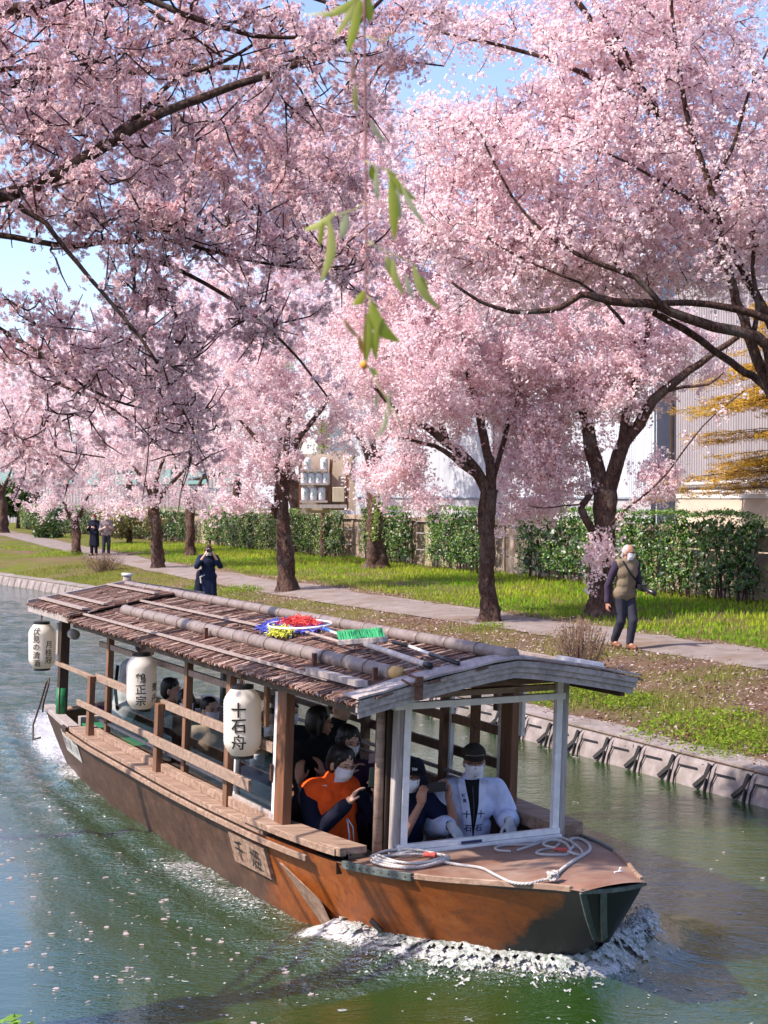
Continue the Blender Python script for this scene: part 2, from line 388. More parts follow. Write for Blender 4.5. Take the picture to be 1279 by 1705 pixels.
# ---- water
wm = mat('canal_water', (.018, .05, .012), .04, spec=.5); bs = bsdf(wm); bs.inputs['IOR'].default_value = 2.5
wv = coords(wm, (1, 1, 1), BR)
w1 = noise_tex(wm, coords(wm, (1.1, 2.6, 1), BR), 2.2, 3, .55, .3); w2 = noise_tex(wm, coords(wm, (1.4, 3.2, 1), BR), 9, 3, .6, .2); w3 = noise_tex(wm, wv, 34, 3, .6)
fa = N(wm, 'ShaderNodeAttribute', attribute_name='chop'); ff = N(wm, 'ShaderNodeAttribute', attribute_name='foam'); fc = N(wm, 'ShaderNodeAttribute', attribute_name='calm')
def mathn(m, op, a, b=None, clamp=False):
    n = N(m, 'ShaderNodeMath', operation=op); n.use_clamp = clamp
    for i, v in enumerate((a, b)):
        if v is None: continue
        if hasattr(v, 'is_output'): L(m, v, n.inputs[i])
        else: n.inputs[i].default_value = v
    return n.outputs[0]
h = mathn(wm, 'ADD', mathn(wm, 'MULTIPLY', w1, 1.0), mathn(wm, 'MULTIPLY', w2, .28))
b1 = N(wm, 'ShaderNodeBump'); b1.inputs['Distance'].default_value = .05; L(wm, h, b1.inputs['Height'])
L(wm, mathn(wm, 'SUBTRACT', .22, mathn(wm, 'MULTIPLY', fc.outputs['Fac'], .15)), b1.inputs['Strength'])
b2 = N(wm, 'ShaderNodeBump'); b2.inputs['Distance'].default_value = .03; L(wm, mathn(wm, 'ADD', mathn(wm, 'MULTIPLY', w2, 1.2), mathn(wm, 'MULTIPLY', w3, .35)), b2.inputs['Height'])
L(wm, mathn(wm, 'MULTIPLY', fa.outputs['Fac'], 1.0), b2.inputs['Strength']); L(wm, b1.outputs[0], b2.inputs['Normal'])
L(wm, b2.outputs[0], bs.inputs['Normal'])
fn = noise_tex(wm, coords(wm, (1, 1.6, 1), BR), 26, 6, .75, .6)
fk = mathn(wm, 'MULTIPLY', mathn(wm, 'SUBTRACT', mathn(wm, 'ADD', fn, ff.outputs['Fac']), .98), 7.0, True)
L(wm, mixc(wm, fk, (.017, .044, .007), (.44, .42, .42)), bs.inputs['Base Color'])
L(wm, mathn(wm, 'ADD', mathn(wm, 'MULTIPLY', fk, .5), .03), bs.inputs['Roughness'])
WA = np.arange(-13, 6.01, .065); WBr = np.arange(-4.95, 4.3, .065)
A2, B2 = np.meshgrid(WA, WBr, indexing='ij')
def seg_dist(A, B, pts):
    D = np.full(A.shape, 1e9); T = np.zeros(A.shape)
    for i in range(len(pts) - 1):
        (x0, y0), (x1, y1) = pts[i][:2], pts[i + 1][:2]; dx, dy = x1 - x0, y1 - y0; l2 = dx * dx + dy * dy
        t = np.clip(((A - x0) * dx + (B - y0) * dy) / l2, 0, 1); d = np.hypot(A - x0 - t * dx, B - y0 - t * dy)
        T = np.where(d < D, i + t, T); D = np.minimum(D, d)
    return D, T
def pxab(pts, z=0.0):
    out = []
    for x, y in pts:
        r = at(x, y, 10.0) - Vector((0, 0, CAMH)); k = (z - CAMH) / r.z; out.append(ab(Vector((0, 0, CAMH)) + r * k))
    return out
bow_wave = pxab([(1000, 1606), (940, 1618), (860, 1612), (760, 1600), (650, 1578), (560, 1552)], .12)
far_wave = pxab([(985, 1606), (1030, 1585), (1070, 1558), (1080, 1530)], .12)
tail = pxab([(560, 1556), (430, 1520), (330, 1552), (250, 1470), (180, 1380), (100, 1290)], 0)
wake1 = pxab([(720, 1592), (560, 1560), (420, 1500), (300, 1430), (215, 1365), (130, 1300), (60, 1180)], 0)
wake2 = pxab([(640, 1585), (450, 1560), (280, 1455), (150, 1400), (0, 1300)], 0)
D0, _ = seg_dist(A2, B2, bow_wave); D1, _ = seg_dist(A2, B2, far_wave); D2, _ = seg_dist(A2, B2, wake1); D3, _ = seg_dist(A2, B2, wake2)
nz = fbm(A2, B2, 1.2, 41); nz2 = fbm(A2, B2, 5, 44)
foam = np.exp(-(D0 / .24) ** 2) * .72 + np.exp(-(D1 / .2) ** 2) * .62 + np.exp(-(D2 / .30) ** 2) * (.46 + .5 * (nz - .5)) * np.interp(A2, [-9, -6, 0], [.75, .8, 1]) + np.exp(-(D3 / .16) ** 2) * .22 * (A2 > -6)  # wake band: foam white raised to paint sparkle on the wavelets too
stern = np.exp(-((A2 + 10) / 3.6) ** 2) * np.exp(-((B2 - .3) / 2.6) ** 2) * (A2 < -7.0)
foam = foam + stern * .36
hullside = np.exp(-(np.clip(B2 - .85, 0, 9) / .9) ** 2) * (A2 > -8.2) * (A2 < 1.0) * (B2 > .2)
chop = np.clip(.035 + np.exp(-(D2 / .75) ** 2) * .85 + np.exp(-(D0 / .35) ** 2) * .6 + stern * .8 + hullside * .75, 0, 1)
chop = chop * (.5 + nz)
calm = np.clip(np.exp(-((A2 - 1.2) / 3.2) ** 2) * np.clip((B2 - 1.6) / .8, 0, 1) + np.clip((B2 - 1.5) / .8, 0, 1) * .95, 0, 1) * (1 - np.clip(chop * 1.6, 0, 1))
Hs = .075 * np.exp(-(D0 / .17) ** 2) * (.5 + 1.0 * nz2) + .07 * np.exp(-(D1 / .15) ** 2) * (.5 + 1.0 * nz2) + .02 * np.sin(D2 * 15) * np.exp(-(D2 / .8) ** 2)
Hs += .12 * np.maximum(np.exp(-(D0 / .42) ** 2), np.exp(-(D1 / .35) ** 2)) * np.clip((A2 + 1.2) / 1.2, 0, 1)
wz = np.exp(-(D2 / .7) ** 2) * (A2 < 0)
Hs += wz * .05 * (fbm(A2, B2, 2.6, 91) - .5) + wz * .018 * np.sin(A2 * 9 + B2 * 16 + 5 * nz) * nz2
Hs += stern * .05 * (nz2 - .4) + hullside * .02 * (nz2 - .5) + .012 * np.exp(-(D3 / .2) ** 2)
Hs += .006 * np.sin(A2 * 2.1 + B2 * 3.7 + 2 * nz) * (.4 + chop)
edgef = np.clip(np.minimum(np.minimum(A2 + 13, 6 - A2), np.minimum(B2 + 4.95, 4.25 - B2)) / .6, 0, 1)
Hs = Hs * edgef
wme = np_mesh('water_near', abz_to_world(A2, B2, Hs).reshape(-1, 3), grid_faces(*A2.shape)[:, ::-1], None, {'foam': foam.ravel(), 'chop': chop.ravel(), 'calm': calm.ravel()})
tag(link('water_near', wme, wm, smooth=True), kind='structure')
# the rest of the canal, cut round the finely modelled patch
rows = [(60, 6.0, -5.0, 4.5), ]
fb = MB()
A_hi, A_lo, B_lo, B_hi = float(WA[-1]), float(WA[0]), float(WBr[0]), float(WBr[-1])
def wq(a0, a1, b0, b1):
    fb.add([bw(a0, b0), bw(a0, b1), bw(a1, b1), bw(a1, b0)], [(0, 1, 2, 3)])
wq(70, A_hi, -5.3, 9); wq(A_hi, A_lo, -5.3, B_lo); wq(A_hi, A_lo, B_hi, 9); wq(-50, -70, -9, 20); wq(-70, -140, -6, 40)
A3, B3 = np.meshgrid(np.arange(-50, A_lo + .12, .13), np.arange(-7.6, 4.8, .13), indexing='ij'); A3[-1] = A_lo
s3 = np.exp(-(np.clip(A_lo - A3, 0, 99) / 22) ** 2) * np.exp(-((B3 - .2) / 3.2) ** 2)
c3 = np.clip(.30 + .6 * s3, 0, 1) * (.6 + .8 * fbm(A3, B3, 1.1, 141))
H3 = (fbm(A3, B3, 1.6, 145) - .5) * (.035 + .05 * s3) * np.clip((A_lo - A3) / .8, 0, 1) + .012 * np.sin(A3 * 3.1 + B3 * 1.3) * s3 * np.clip((A_lo - A3) / .8, 0, 1)
tag(link('water_middle', np_mesh('water_middle', abz_to_world(A3, B3, H3).reshape(-1, 3), grid_faces(*A3.shape)[:, ::-1], None, {'foam': (s3 * .30).ravel(), 'chop': c3.ravel(), 'calm': (c3 * 0).ravel()}), wm, smooth=True), kind='structure')
fo = fb.build('water_far', wm); tag(fo, kind='structure')
f_at = fo.data.attributes.new('chop', 'FLOAT', 'POINT'); f_at.data.foreach_set('value', np.full(len(fo.data.vertices), .5, np.float32))

# ---- foam thrown up by the bow: real lumps and drops
frng = np.random.default_rng(5)
fm = bpy.data.materials.new('white_foam'); fm.use_nodes = True; b_ = bsdf(fm); b_.inputs['Base Color'].default_value = (.50, .49, .50, 1); b_.inputs['Roughness'].default_value = .25
fno = noise_tex(fm, coords(fm), 34, 6, .75, .8); fcr = ramp(fm, fno, [(.36, (.02, .07, .025)), (.50, (.30, .32, .30)), (.62, (.58, .56, .58))]); L(fm, fcr, b_.inputs['Base Color'])
L(fm, bump(fm, noise_tex(fm, coords(fm), 60, 4, .7), .8, .01), b_.inputs['Normal'])
ico = bmesh.new(); bmesh.ops.create_icosphere(ico, subdivisions=1, radius=1) if 0 else bmesh.ops.create_cone(ico, cap_ends=True, cap_tris=True, segments=4, radius1=1, radius2=0.0, depth=1.3); IT = np.array([v.co[:] for v in ico.verts]); IFc = np.array([[v.index for v in f.verts] for f in ico.faces]); ico.free()
def foam_line(pts, n, width, hgt, size, seed):
    r = np.random.default_rng(seed); seg = np.array(pts); L_ = np.r_[0, np.cumsum(np.hypot(*np.diff(seg, axis=0).T))]
    s = r.random(n) * L_[-1]; a = np.interp(s, L_, seg[:, 0]); b = np.interp(s, L_, seg[:, 1])
    off = r.normal(size=n) * width; a += off * .6 + r.normal(size=n) * .03; b += off * .8
    env = np.exp(-(off / width) ** 2 / 2)
    lump = fbm(a, b, 7, seed)
    z = r.random(n) ** 1.5 * hgt * env * lump * 2 * np.interp(s / L_[-1], [0, .3, .8, 1], [1, 1, .6, .25])
    keep = fbm(a, b, 9, seed + 3) > .40
    sz = size * (.4 + r.random(n) ** 3 * 1.8); z = z + .10
    return a[keep], b[keep], z[keep] + .01, sz[keep]
parts_ = [foam_line(bow_wave, 5000, .12, .13, .0040, 3), foam_line(far_wave, 5000, .10, .26, .0044, 4), foam_line(bow_wave, 2200, .24, .08, .0030, 6), foam_line([(p[0] - .06, p[1] - .10) for p in bow_wave[:4]], 1500, .08, .16, .0042, 9)]
fa_ = [np.concatenate([p[i] for p in parts_]) for i in range(4)]
Vf, Ff = scatter(IT * np.array([1.25, 1.25, .75]), IFc, abz_to_world(fa_[0], fa_[1], fa_[2]), rand_rot(len(fa_[0]), frng), fa_[3])
o = link('wake_foam', np_mesh('wake_foam', Vf, Ff), fm, smooth=True); tag(o, 'white frothing water thrown up along the bow of the boat', 'foam', kind='stuff')
# broken sheet of white water lying over the bow wave
def white_water():
    ga = np.arange(-1.9, 2.5, .0115); gb = np.arange(-1.1, 2.5, .0115); GAm, GBm = np.meshgrid(ga, gb, indexing='ij')
    d0, t0 = seg_dist(GAm, GBm, bow_wave); d1, t1 = seg_dist(GAm, GBm, far_wave)
    fade = np.interp(t0, [0, 3.5, 5], [1, .9, .45])
    e0 = np.exp(-(d0 / .17) ** 2) * fade; e1 = np.exp(-(d1 / .17) ** 2) * np.interp(t1, [0, 2, 3], [1, .95, .5]); e = np.maximum(e0, e1)
    n1_ = fbm(GAm, GBm, 6, 201, 3); n2_ = fbm(GAm + .3 * n1_, GBm - .3 * n1_, 17, 207, 3); n3_ = fbm(GAm, GBm, 42, 211, 2)
    rid = 1 - np.abs(n2_ * 2 - 1)
    fi = (GAm + 13) / .065; fj = (GBm + 4.95) / .065; i0 = np.clip(fi.astype(int), 0, Hs.shape[0] - 2); j0 = np.clip(fj.astype(int), 0, Hs.shape[1] - 2); u = fi - i0; v = fj - j0
    base = Hs[i0, j0] * (1 - u) * (1 - v) + Hs[i0 + 1, j0] * u * (1 - v) + Hs[i0, j0 + 1] * (1 - u) * v + Hs[i0 + 1, j0 + 1] * u * v
    z = base + .003 + e * (.050 * n1_ + .020 * rid ** 2 + .014 * n3_) * np.where(e1 > e0, 1.7, 1.0)
    keep = (e + (n2_ - .5) * 1.3 + (n3_ - .5) * 1.2) > .40
    F_ = grid_faces(*GAm.shape)[:, ::-1]; kf = keep.ravel()[F_].all(axis=1); F_ = F_[kf]; used, inv = np.unique(F_, return_inverse=True)
    V = abz_to_world(GAm, GBm, z).reshape(-1, 3)[used]; me_ = np_mesh('white_water', V, inv.reshape(-1, 4))
    tag(link('white_water', me_, fm, smooth=True), 'broken sheet of white water along the bow of the boat', 'foam', kind='stuff')
white_water()
# ---- floating petals
def petals_on_water():
    r = np.random.default_rng(12); n = 9000
    a = r.random(n) * 20 - 14; b = r.random(n) * 9.2 - 4.9
    k = fbm(a, b, .9, 51); k2 = fbm(a, b, 3.5, 55)
    dens = np.where(b > 1.1, np.interp(a, [-6, -3], [-.05, .32]), -.12) + (k - .5) * 1.0 + (k2 - .5) * 1.3
    keep = (r.random(n) < np.clip(dens, 0.02, 1)) & ~((a > -8.2) & (a < 2.2) & (np.abs(b) < 1.35))
    a, b = a[keep], b[keep]; n = len(a)
    cl = 1 + (r.random(n) < .3) * 2
    a = np.repeat(a, cl); b = np.repeat(b, cl); m = len(a); a = a + r.normal(size=m) * .02; b = b + r.normal(size=m) * .02
    ang = np.linspace(0, 2 * math.pi, 7)[:-1]; T = np.stack([np.cos(ang), np.sin(ang) * .75, np.zeros(6)], 1)
    Fq = np.array([[0, 1, 2, 3], [0, 3, 4, 5]])
    Mx = rand_rot(m, r, (0, 0, 1), .05)
    S = .010 + r.random(m) ** 2 * .019
    ia = np.clip(((a + 13) / .065).round().astype(int), 0, len(WA) - 1); ib = np.clip(((b + 4.95) / .065).round().astype(int), 0, len(WBr) - 1)
    z = np.where((a > -13) & (a < 6), Hs[ia, ib], 0) + .008
    V, F_ = scatter(T, Fq, abz_to_world(a, b, z), Mx, S)
    c = np.repeat(np.array([.78, .66, .68]) * (.85 + .25 * r.random((m, 1))), 6, axis=0)
    o = link('floating_petals', np_mesh('floating_petals', V, F_, c), M['petal']); tag(o, 'pale pink cherry petals drifting on the dark canal water', 'petals', kind='stuff')
petals_on_water()

# ---- grass and litter
def blades(name, label, region, n, hmin, hmax, wid, colA, colB, seed, mask_pow=1.0, bias=0.0):
    r = np.random.default_rng(seed); a0_, a1_ = region[:2]
    a = a0_ + (a1_ - a0_) * r.random(n) ** 1.5
    d = region[2] + (region[3] - region[2]) * r.random(n); b = quay_bv(a) - d
    pin = np.abs(b - (path_b(a) - path_w(a) / 2)) - path_w(a) / 2
    g = grass_mask(a, b) + bias; keep = (r.random(n) < g ** mask_pow) & (pin > .04)
    a, b, pin = a[keep], b[keep], pin[keep]; n = len(a); z = gz_ab(a, b) - .01
    tall = .6 + .8 * fbm(a, b, .7, 77) + .5 * np.clip((pin - .4) / 3, 0, 1)
    hh = (hmin + (hmax - hmin) * r.random(n)) * tall
    T = np.array([[-.5, 0, 0], [.5, 0, 0], [.35, .12, .55], [-.35, .12, .55], [0, .45, 1.0]])
    az = r.random(n) * 2 * math.pi; lean = .25 + r.random(n) * .9
    x = np.stack([np.cos(az), np.sin(az), np.zeros(n)], 1); y = np.stack([-np.sin(az), np.cos(az), np.zeros(n)], 1)
    P = abz_to_world(a, b, z)
    w = wid * (.6 + .8 * r.random(n))
    V = P[:, None] + x[:, None] * (T[None, :, 0:1] * w[:, None, None]) + y[:, None] * (T[None, :, 1:2] * (hh * lean)[:, None, None])
    V[:, :, 2] += T[None, :, 2] * hh[:, None]
    base = np.arange(n)[:, None] * 5
    F_ = np.concatenate([base + np.array([[0, 1, 2]]), base + np.array([[0, 2, 3]]), base + np.array([[3, 2, 4]])])
    t = np.clip(fbm(a, b, .45, 90) * 2.2 - .6 + r.normal(size=n) * .12, 0, 1)[:, None]
    c = (np.array(colA) * (1 - t) + np.array(colB) * t) * (.75 + .5 * r.random((n, 1)))
    dry = (r.random(n) < .12)[:, None]; c = np.where(dry, np.array([.30, .22, .10]), c)
    o = link(name, np_mesh(name, V.reshape(-1, 3), F_, np.repeat(c, 5, axis=0)), M['grass']); tag(o, label, 'grass', kind='stuff')
GA, GB = (.15, .32, .02), (.37, .44, .04)
blades('bank_grass', 'short grass in patches between the path and the canal wall', (2, -45, .35, 5.0), 60000, .04, .10, .016, (.17, .22, .04), (.36, .30, .10), 21, 1.1)
blades('meadow_grass', 'bright green grass strip between the path and the hedges', (-4, -62, 4.6, 13.5), 66000, .035, .10, .026, GA, GB, 22, 1.0, .0)
def litter_bits():
    r = np.random.default_rng(33); n = 36000; a = 1 - 34 * r.random(n) ** 1.4; d = .1 + 5.2 * r.random(n); b = quay_bv(a) - d
    keep = r.random(n) > grass_mask(a, b) * .85; a, b = a[keep], b[keep]; n = len(a)
    T = np.array([[-1, -.6, 0], [1, -.5, .1], [.8, .6, 0], [-.7, .5, .25]]); F_ = np.array([[0, 1, 2, 3]])
    S = .010 + .018 * r.random(n); V, Fx = scatter(T, F_, abz_to_world(a, b, gz_ab(a, b) + .012), rand_rot(n, r, (0, 0, 1), .45), S)
    pal = np.array([[.66, .52, .50], [.24, .13, .08], [.36, .24, .15], [.16, .09, .06], [.55, .42, .38]]); c = pal[r.integers(0, 5, n)] * (.7 + .5 * r.random((n, 1)))
    o = link('leaf_litter', np_mesh('leaf_litter', V, Fx, np.repeat(c, 4, axis=0)), M['grass']); tag(o, 'dry leaves and fallen petals strewn over the bank', 'litter', kind='stuff')
litter_bits()
def weed_clump(cx_, cy_, z, n, rad, hgt, seed, label, ca=(.13, .24, .02), cb=(.30, .36, .05)):
    r = np.random.default_rng(seed); th = r.random(n) * 6.28; rr = rad * np.sqrt(r.random(n)); P = np.stack([cx_ + rr * np.cos(th), cy_ + rr * np.sin(th), np.zeros(n)], 1)
    P[:, 2] = [ground_at((p[0], p[1], 0)) for p in P]; P[:, 2] += hgt * r.random(n) * np.sqrt(np.clip(1 - (rr / rad) ** 2, 0, 1))
    n0_ = len(P); P = np.concatenate([P, P + r.normal(size=P.shape) * np.array([.12, .12, .02])]); n = len(P); T = np.array([[-.4, 0, 0], [.0, -.9, .1], [.4, 0, 0], [0, .9, .15]]); Mx = rand_rot(n, r, (0, -.3, .8), .9)
    V, F_ = scatter(T, np.array([[0, 1, 2, 3]]), P, Mx, .014 + .024 * r.random(n))
    t = r.random((n, 1)); c = (np.array(ca) * (1 - t) + np.array(cb) * t) * (.7 + .5 * r.random((n, 1)))
    tag(link('weed_clump', np_mesh('weed_clump', V, F_, np.repeat(c, 4, axis=0)), M['grass']), label, 'weeds', kind='stuff')
def gpoint(x, y):
    p = None; z = .7
    for _ in range(6):
        r = at(x, y, 10.0) - Vector((0, 0, CAMH)); k = (z - CAMH) / r.z; p = Vector((0, 0, CAMH)) + r * k; z = ground_at(p)
    p.z = z; return p
for (x, y, n, rad, hh, lb) in [(1165, 1215, 900, .75, .22, 'broad bright green weeds on the bank right above the canal wall'), (1230, 1245, 700, .55, .18, 'green weeds at the right end of the canal wall'),
                               (1045, 1175, 350, .4, .15, 'small weeds growing below the dry brown shrub'), (405, 985, 500, .6, .2, 'yellow green weeds beside the photographer by the path'),
                               (330, 985, 350, .35, .25, 'leafy green weed beside the coat of the photographer'), (100, 925, 900, 1.3, .25, 'yellow green weeds on the far left slope of the bank'),
                               (950, 1168, 500, .5, .16, 'weeds behind the front corner of the boat roof'), (815, 1045, 160, .28, .12, 'tuft of weeds at the foot of the forked tree')]:
    p = gpoint(x, y); weed_clump(p.x, p.y, 0, n, rad, hh, x, lb)
def dry_shrub(x, y, hgt, rad, n, seed, label):
    r = random.Random(seed); p = gpoint(x, y); t = empty('dry_shrub', p, label, 'shrub'); mb = MB()
    for i in range(n):
        th = r.random() * 6.28; k = r.random(); o_ = Vector((math.cos(th) * rad * .35 * k, math.sin(th) * rad * .35 * k, 0)); e = Vector((math.cos(th) * rad * k * 1.1, math.sin(th) * rad * k * 1.1, hgt * (.55 + .5 * r.random())))
        mb.tube([p + o_, p + (o_ + e) * .55 + Vector((r.gauss(0, .02), 0, 0)), p + e], [.009, .007, .004], 4, False)
    mb.build('stems', M['dry_stem'], t)['kind'] = 'stuff'
    rr = np.random.default_rng(seed); n2 = n * 6; th = rr.random(n2) * 6.28; q = rad * np.sqrt(rr.random(n2)); P = np.stack([p.x + q * np.cos(th), p.y + q * np.sin(th), p.z + hgt * (.15 + .85 * rr.random(n2)) * (1 - .3 * (q / rad) ** 2)], 1)
    T = np.array([[-.4, 0, 0], [0, -1, 0], [.4, 0, 0], [0, 1, .1]]); V, F_ = scatter(T, np.array([[0, 1, 2, 3]]), P, rand_rot(n2, rr), .015 + .02 * rr.random(n2))
    pal = np.array([[.20, .12, .09], [.34, .24, .16], [.16, .15, .05]]); c = pal[rr.integers(0, 3, n2)]
    link('leaves', np_mesh('leaves', V, F_, np.repeat(c, 4, axis=0)), M['grass'], t)
M['dry_stem'] = mat('dry_stem', (.28, .18, .13), .9)
dry_shrub(965, 1128, .80, .42, 150, 3, 'dry brown upright shrub between the path and the canal')
dry_shrub(172, 962, .62, .75, 150, 4, 'low brown twiggy shrub on the bank at the left end')

# ---- concrete fence behind the hedges, hedges, buildings
HB = lambda a: float(np.interp(a, [-130, -93, -57, -41, -33, -24, -16, 10], [-24, -18, -18.2, -17.8, -17.4, -16.6, -16.0, -15.8]))
fence_c = grained('fence_concrete', [(.3, (.26, .19, .14)), (.6, (.38, .29, .22)), (.8, (.45, .37, .30))], (1, 1, 1), (0, 0, 0), 3, .85, .3, dirt=(1.2, .5, .75, (.20, .13, .09)))
fence = empty('concrete_fence', bw(-20, -16.6, .8), 'brownish precast concrete fence with posts behind the hedges', 'fence')
aF = 2.0; i = 0
while aF > -75:
    a1 = aF - 1.75; b0, b1 = HB(aF) - .55, HB(a1) - .55
    p, q = bw(aF, b0), bw(a1, b1); d = (q - p).normalized()
    mb = MB(); mb.bar(p + UP * 1.6, p + UP * 1.6 + d * .001, .2, .2); 
    mb = MB(); mb.bar(p + UP * .6, p + UP * 2.27, .17, .17, d); mb.build('post', fence_c, fence)
    for zc, hh in ((1.05, .54), (1.60, .54), (2.07, .38)):
        mb = MB(); mb.bar(p + d * .1 + UP * zc, q - d * .1 + UP * zc, .07, hh - .02); mb.build('panel', fence_c, fence)
    mb = MB(); mb.bar(p + d * .0 + UP * 2.345, q - d * .01 + UP * 2.345, .30, .15); mb.build('coping', fence_c, fence)
    aF = a1; i += 1
def hedge(a0_, a1_, ztop, thick, label, seed, dens=230, flower=0.0, brown=0.0):
    r = np.random.default_rng(seed); Ln = a0_ - a1_
    p0 = bw((a0_ + a1_) / 2, HB((a0_ + a1_) / 2), .8); t = empty('hedge', p0, label, 'hedge', 'hedges along the fence')
    n = int(Ln * 2.1 * dens * 2.6)
    s = r.random(n); u = r.random(n)
    a = a0_ - s * Ln; zb = .8; hgt = ztop - zb
    # front face, top and ends, rounded and lumpy
    q = r.random(n); front = q < .68
    prof = np.where(front, 0, r.random(n))
    z = np.where(front, zb + .15 + (hgt - .15) * r.random(n), ztop + 0 * a)
    depth = np.where(front, 0, prof * thick)
    lump = (fbm(a, z, 1.3, seed) - .5) * .5 + (fbm(a, z, 4, seed + 1) - .5) * .18
    endr = np.minimum(a0_ - a, a - a1_); z = z - np.where(~front, np.exp(-endr / .25) * .3, 0)
    depth = depth + lump * np.where(front, 1, .2) + np.exp(-endr / .15) * .25 + r.normal(size=n) * .05 + np.where(front, np.exp(-(ztop - z) / .2) * .18, 0)
    z = z + np.where(~front, lump * .5, 0) + r.normal(size=n) * .03
    hole = fbm(a, z, 1.1, seed + 5); keep = (r.random(n) < np.clip((hole - .22) * 5, .1, 1)) & ((z > zb + .35) | (fbm(a, z, 2, seed + 6) > .5))
    ends = r.random(n) < .04; a = np.where(ends, np.where(r.random(n) < .5, a0_, a1_) + r.normal(size=n) * .05, a); depth = np.where(ends, r.random(n) * thick, depth); z = np.where(ends, zb + .2 + hgt * r.random(n) * .9, z)
    a, z, depth = a[keep], z[keep], depth[keep]; n = len(a)
    b = np.interp(a, [-130, -93, -57, -41, -33, -24, -16, 10], [-24, -18, -18.2, -17.8, -17.4, -16.6, -16.0, -15.8]) + .35 - depth
    T = np.array([[-.5, 0, 0], [0, -.8, -.15], [.5, 0, 0], [0, 1.0, -.2]]); F_ = np.array([[0, 1, 2], [0, 2, 3]])
    Mx = rand_rot(n, r, (LT.x * .7, LT.y * .7, .75), .75)
    V, Fx = scatter(T, F_, abz_to_world(a, b, z), Mx, .022 + .026 * r.random(n))
    pal = np.array([[.034, .105, .012], [.07, .17, .02], [.14, .24, .03], [.24, .31, .05], [.28, .27, .11]]); w = np.array([.36, .32, .2, .09, .025 + brown]); w /= w.sum()
    c = pal[r.choice(5, n, p=w)] * (.75 + .5 * r.random((n, 1)))
    if flower: fl = r.random(n) < flower; c[fl] = (.42, .03, .02)
    link('foliage', np_mesh('foliage', V, Fx, np.repeat(c, 4, axis=0)), M['leaf'], t)
    mb = MB(); rr = random.Random(seed)
    for k_ in range(int(Ln * 5)):
        a_ = a0_ - .1 - rr.random() * (Ln - .2); pb = HB(a_); base = bw(a_, pb + .02, .75)
        mb.tube([base, base + Vector((rr.gauss(0, .06), rr.gauss(0, .06), hgt * .4)), base + Vector((rr.gauss(0, .16), rr.gauss(0, .1), hgt * .85))], [.022, .015, .006], 5, False)
    mb.build('stems', M['twig'], t)['kind'] = 'stuff'
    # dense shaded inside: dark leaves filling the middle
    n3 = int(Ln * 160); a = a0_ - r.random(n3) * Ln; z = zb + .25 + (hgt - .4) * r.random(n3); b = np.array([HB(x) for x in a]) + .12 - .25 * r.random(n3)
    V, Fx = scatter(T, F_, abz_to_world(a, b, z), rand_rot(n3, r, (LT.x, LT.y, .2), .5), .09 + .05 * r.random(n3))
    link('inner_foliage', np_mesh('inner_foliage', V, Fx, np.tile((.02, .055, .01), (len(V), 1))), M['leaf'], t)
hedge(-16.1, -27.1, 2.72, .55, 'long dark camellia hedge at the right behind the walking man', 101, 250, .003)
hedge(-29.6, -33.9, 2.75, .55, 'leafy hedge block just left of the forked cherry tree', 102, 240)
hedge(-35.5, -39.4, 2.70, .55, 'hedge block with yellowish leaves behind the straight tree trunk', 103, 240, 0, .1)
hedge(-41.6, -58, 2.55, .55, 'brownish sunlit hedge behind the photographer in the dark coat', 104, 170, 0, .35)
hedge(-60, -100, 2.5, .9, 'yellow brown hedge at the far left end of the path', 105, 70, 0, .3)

def corrugated(name, matl, p, q, z0, z1, pitch, depth, parent):
    """upright ribbed sheet from p to q"""
    d = (q - p); Ln = d.length; d.normalize(); nr = Vector((-d.y, d.x, 0))
    if nr.dot(LT) < 0: nr = -nr
    n = int(Ln / pitch); mb = MB(); vs = []
    for i in range(n):
        for fx, fy in ((0, 0), (.42, 0), (.5, 1), (.92, 1)):
            e = p + d * (i + fx) * pitch + nr * (fy * depth); vs += [e + UP * z0, e + UP * z1]
    mb.add(vs, [(2 * j, 2 * j + 2, 2 * j + 3, 2 * j + 1) for j in range(len(vs) // 2 - 1)]); return mb.build(name, matl, parent)
white_sheet = grained('white_sheet_metal', [(.3, (.44, .46, .50)), (.7, (.57, .59, .62))], (1, 1, .2), (0, 0, 0), 2, .45, .05, dirt=(.8, .55, .8, (.27, .28, .31)))
mauve_sheet = grained('mauve_grey_sheet_metal', [(.3, (.23, .205, .215)), (.7, (.33, .30, .31))], (1, 1, .2), (0, 0, 0), 2, .5, .05)
blue_sheet = grained('blue_grey_roof', [(.3, (.20, .24, .28)), (.7, (.30, .35, .40))], (1, 1, 1), (0, 0, 0), 2, .5, .05)
base_conc = grained('pale_wall_base', [(.3, (.30, .29, .30)), (.7, (.42, .41, .42))], (1, 1, 1), (0, 0, 0), 2, .8, .1)
beige_block = grained('beige_plaster_wall', [(.3, (.42, .33, .26)), (.7, (.58, .48, .38))], (1, 1, 1), (0, 0, 0), 1.5, .85, .15, dirt=(1.0, .5, .8, (.36, .29, .24)))
wh = empty('warehouse', bw(-34, -20, .8), 'large white corrugated metal warehouse behind the cherry trees', 'warehouse')
W0, W1 = bw(-24.8, -19.5), bw(-49.5, -20.7)
corrugated('wall', white_sheet, W0, W1, 3.06, 10.5, .10, .018, wh)
mb = MB(); mb.bar(W0 + UP * 1.9, W1 + UP * 1.9, .12, 2.28); mb.build('wall_base', base_conc, wh)
mb = MB(); mb.bar(W0 + UP * 3.05 + LT * .02, W1 + UP * 3.05 + LT * .02, .2, .05); mb.build('flashing', blue_sheet, wh)
mb = MB(); back = -LT * 12; mb.bar(W0 + back * .5 + UP * 5.6, W0 + back * .5 + UP * 5.61, .1, .1)
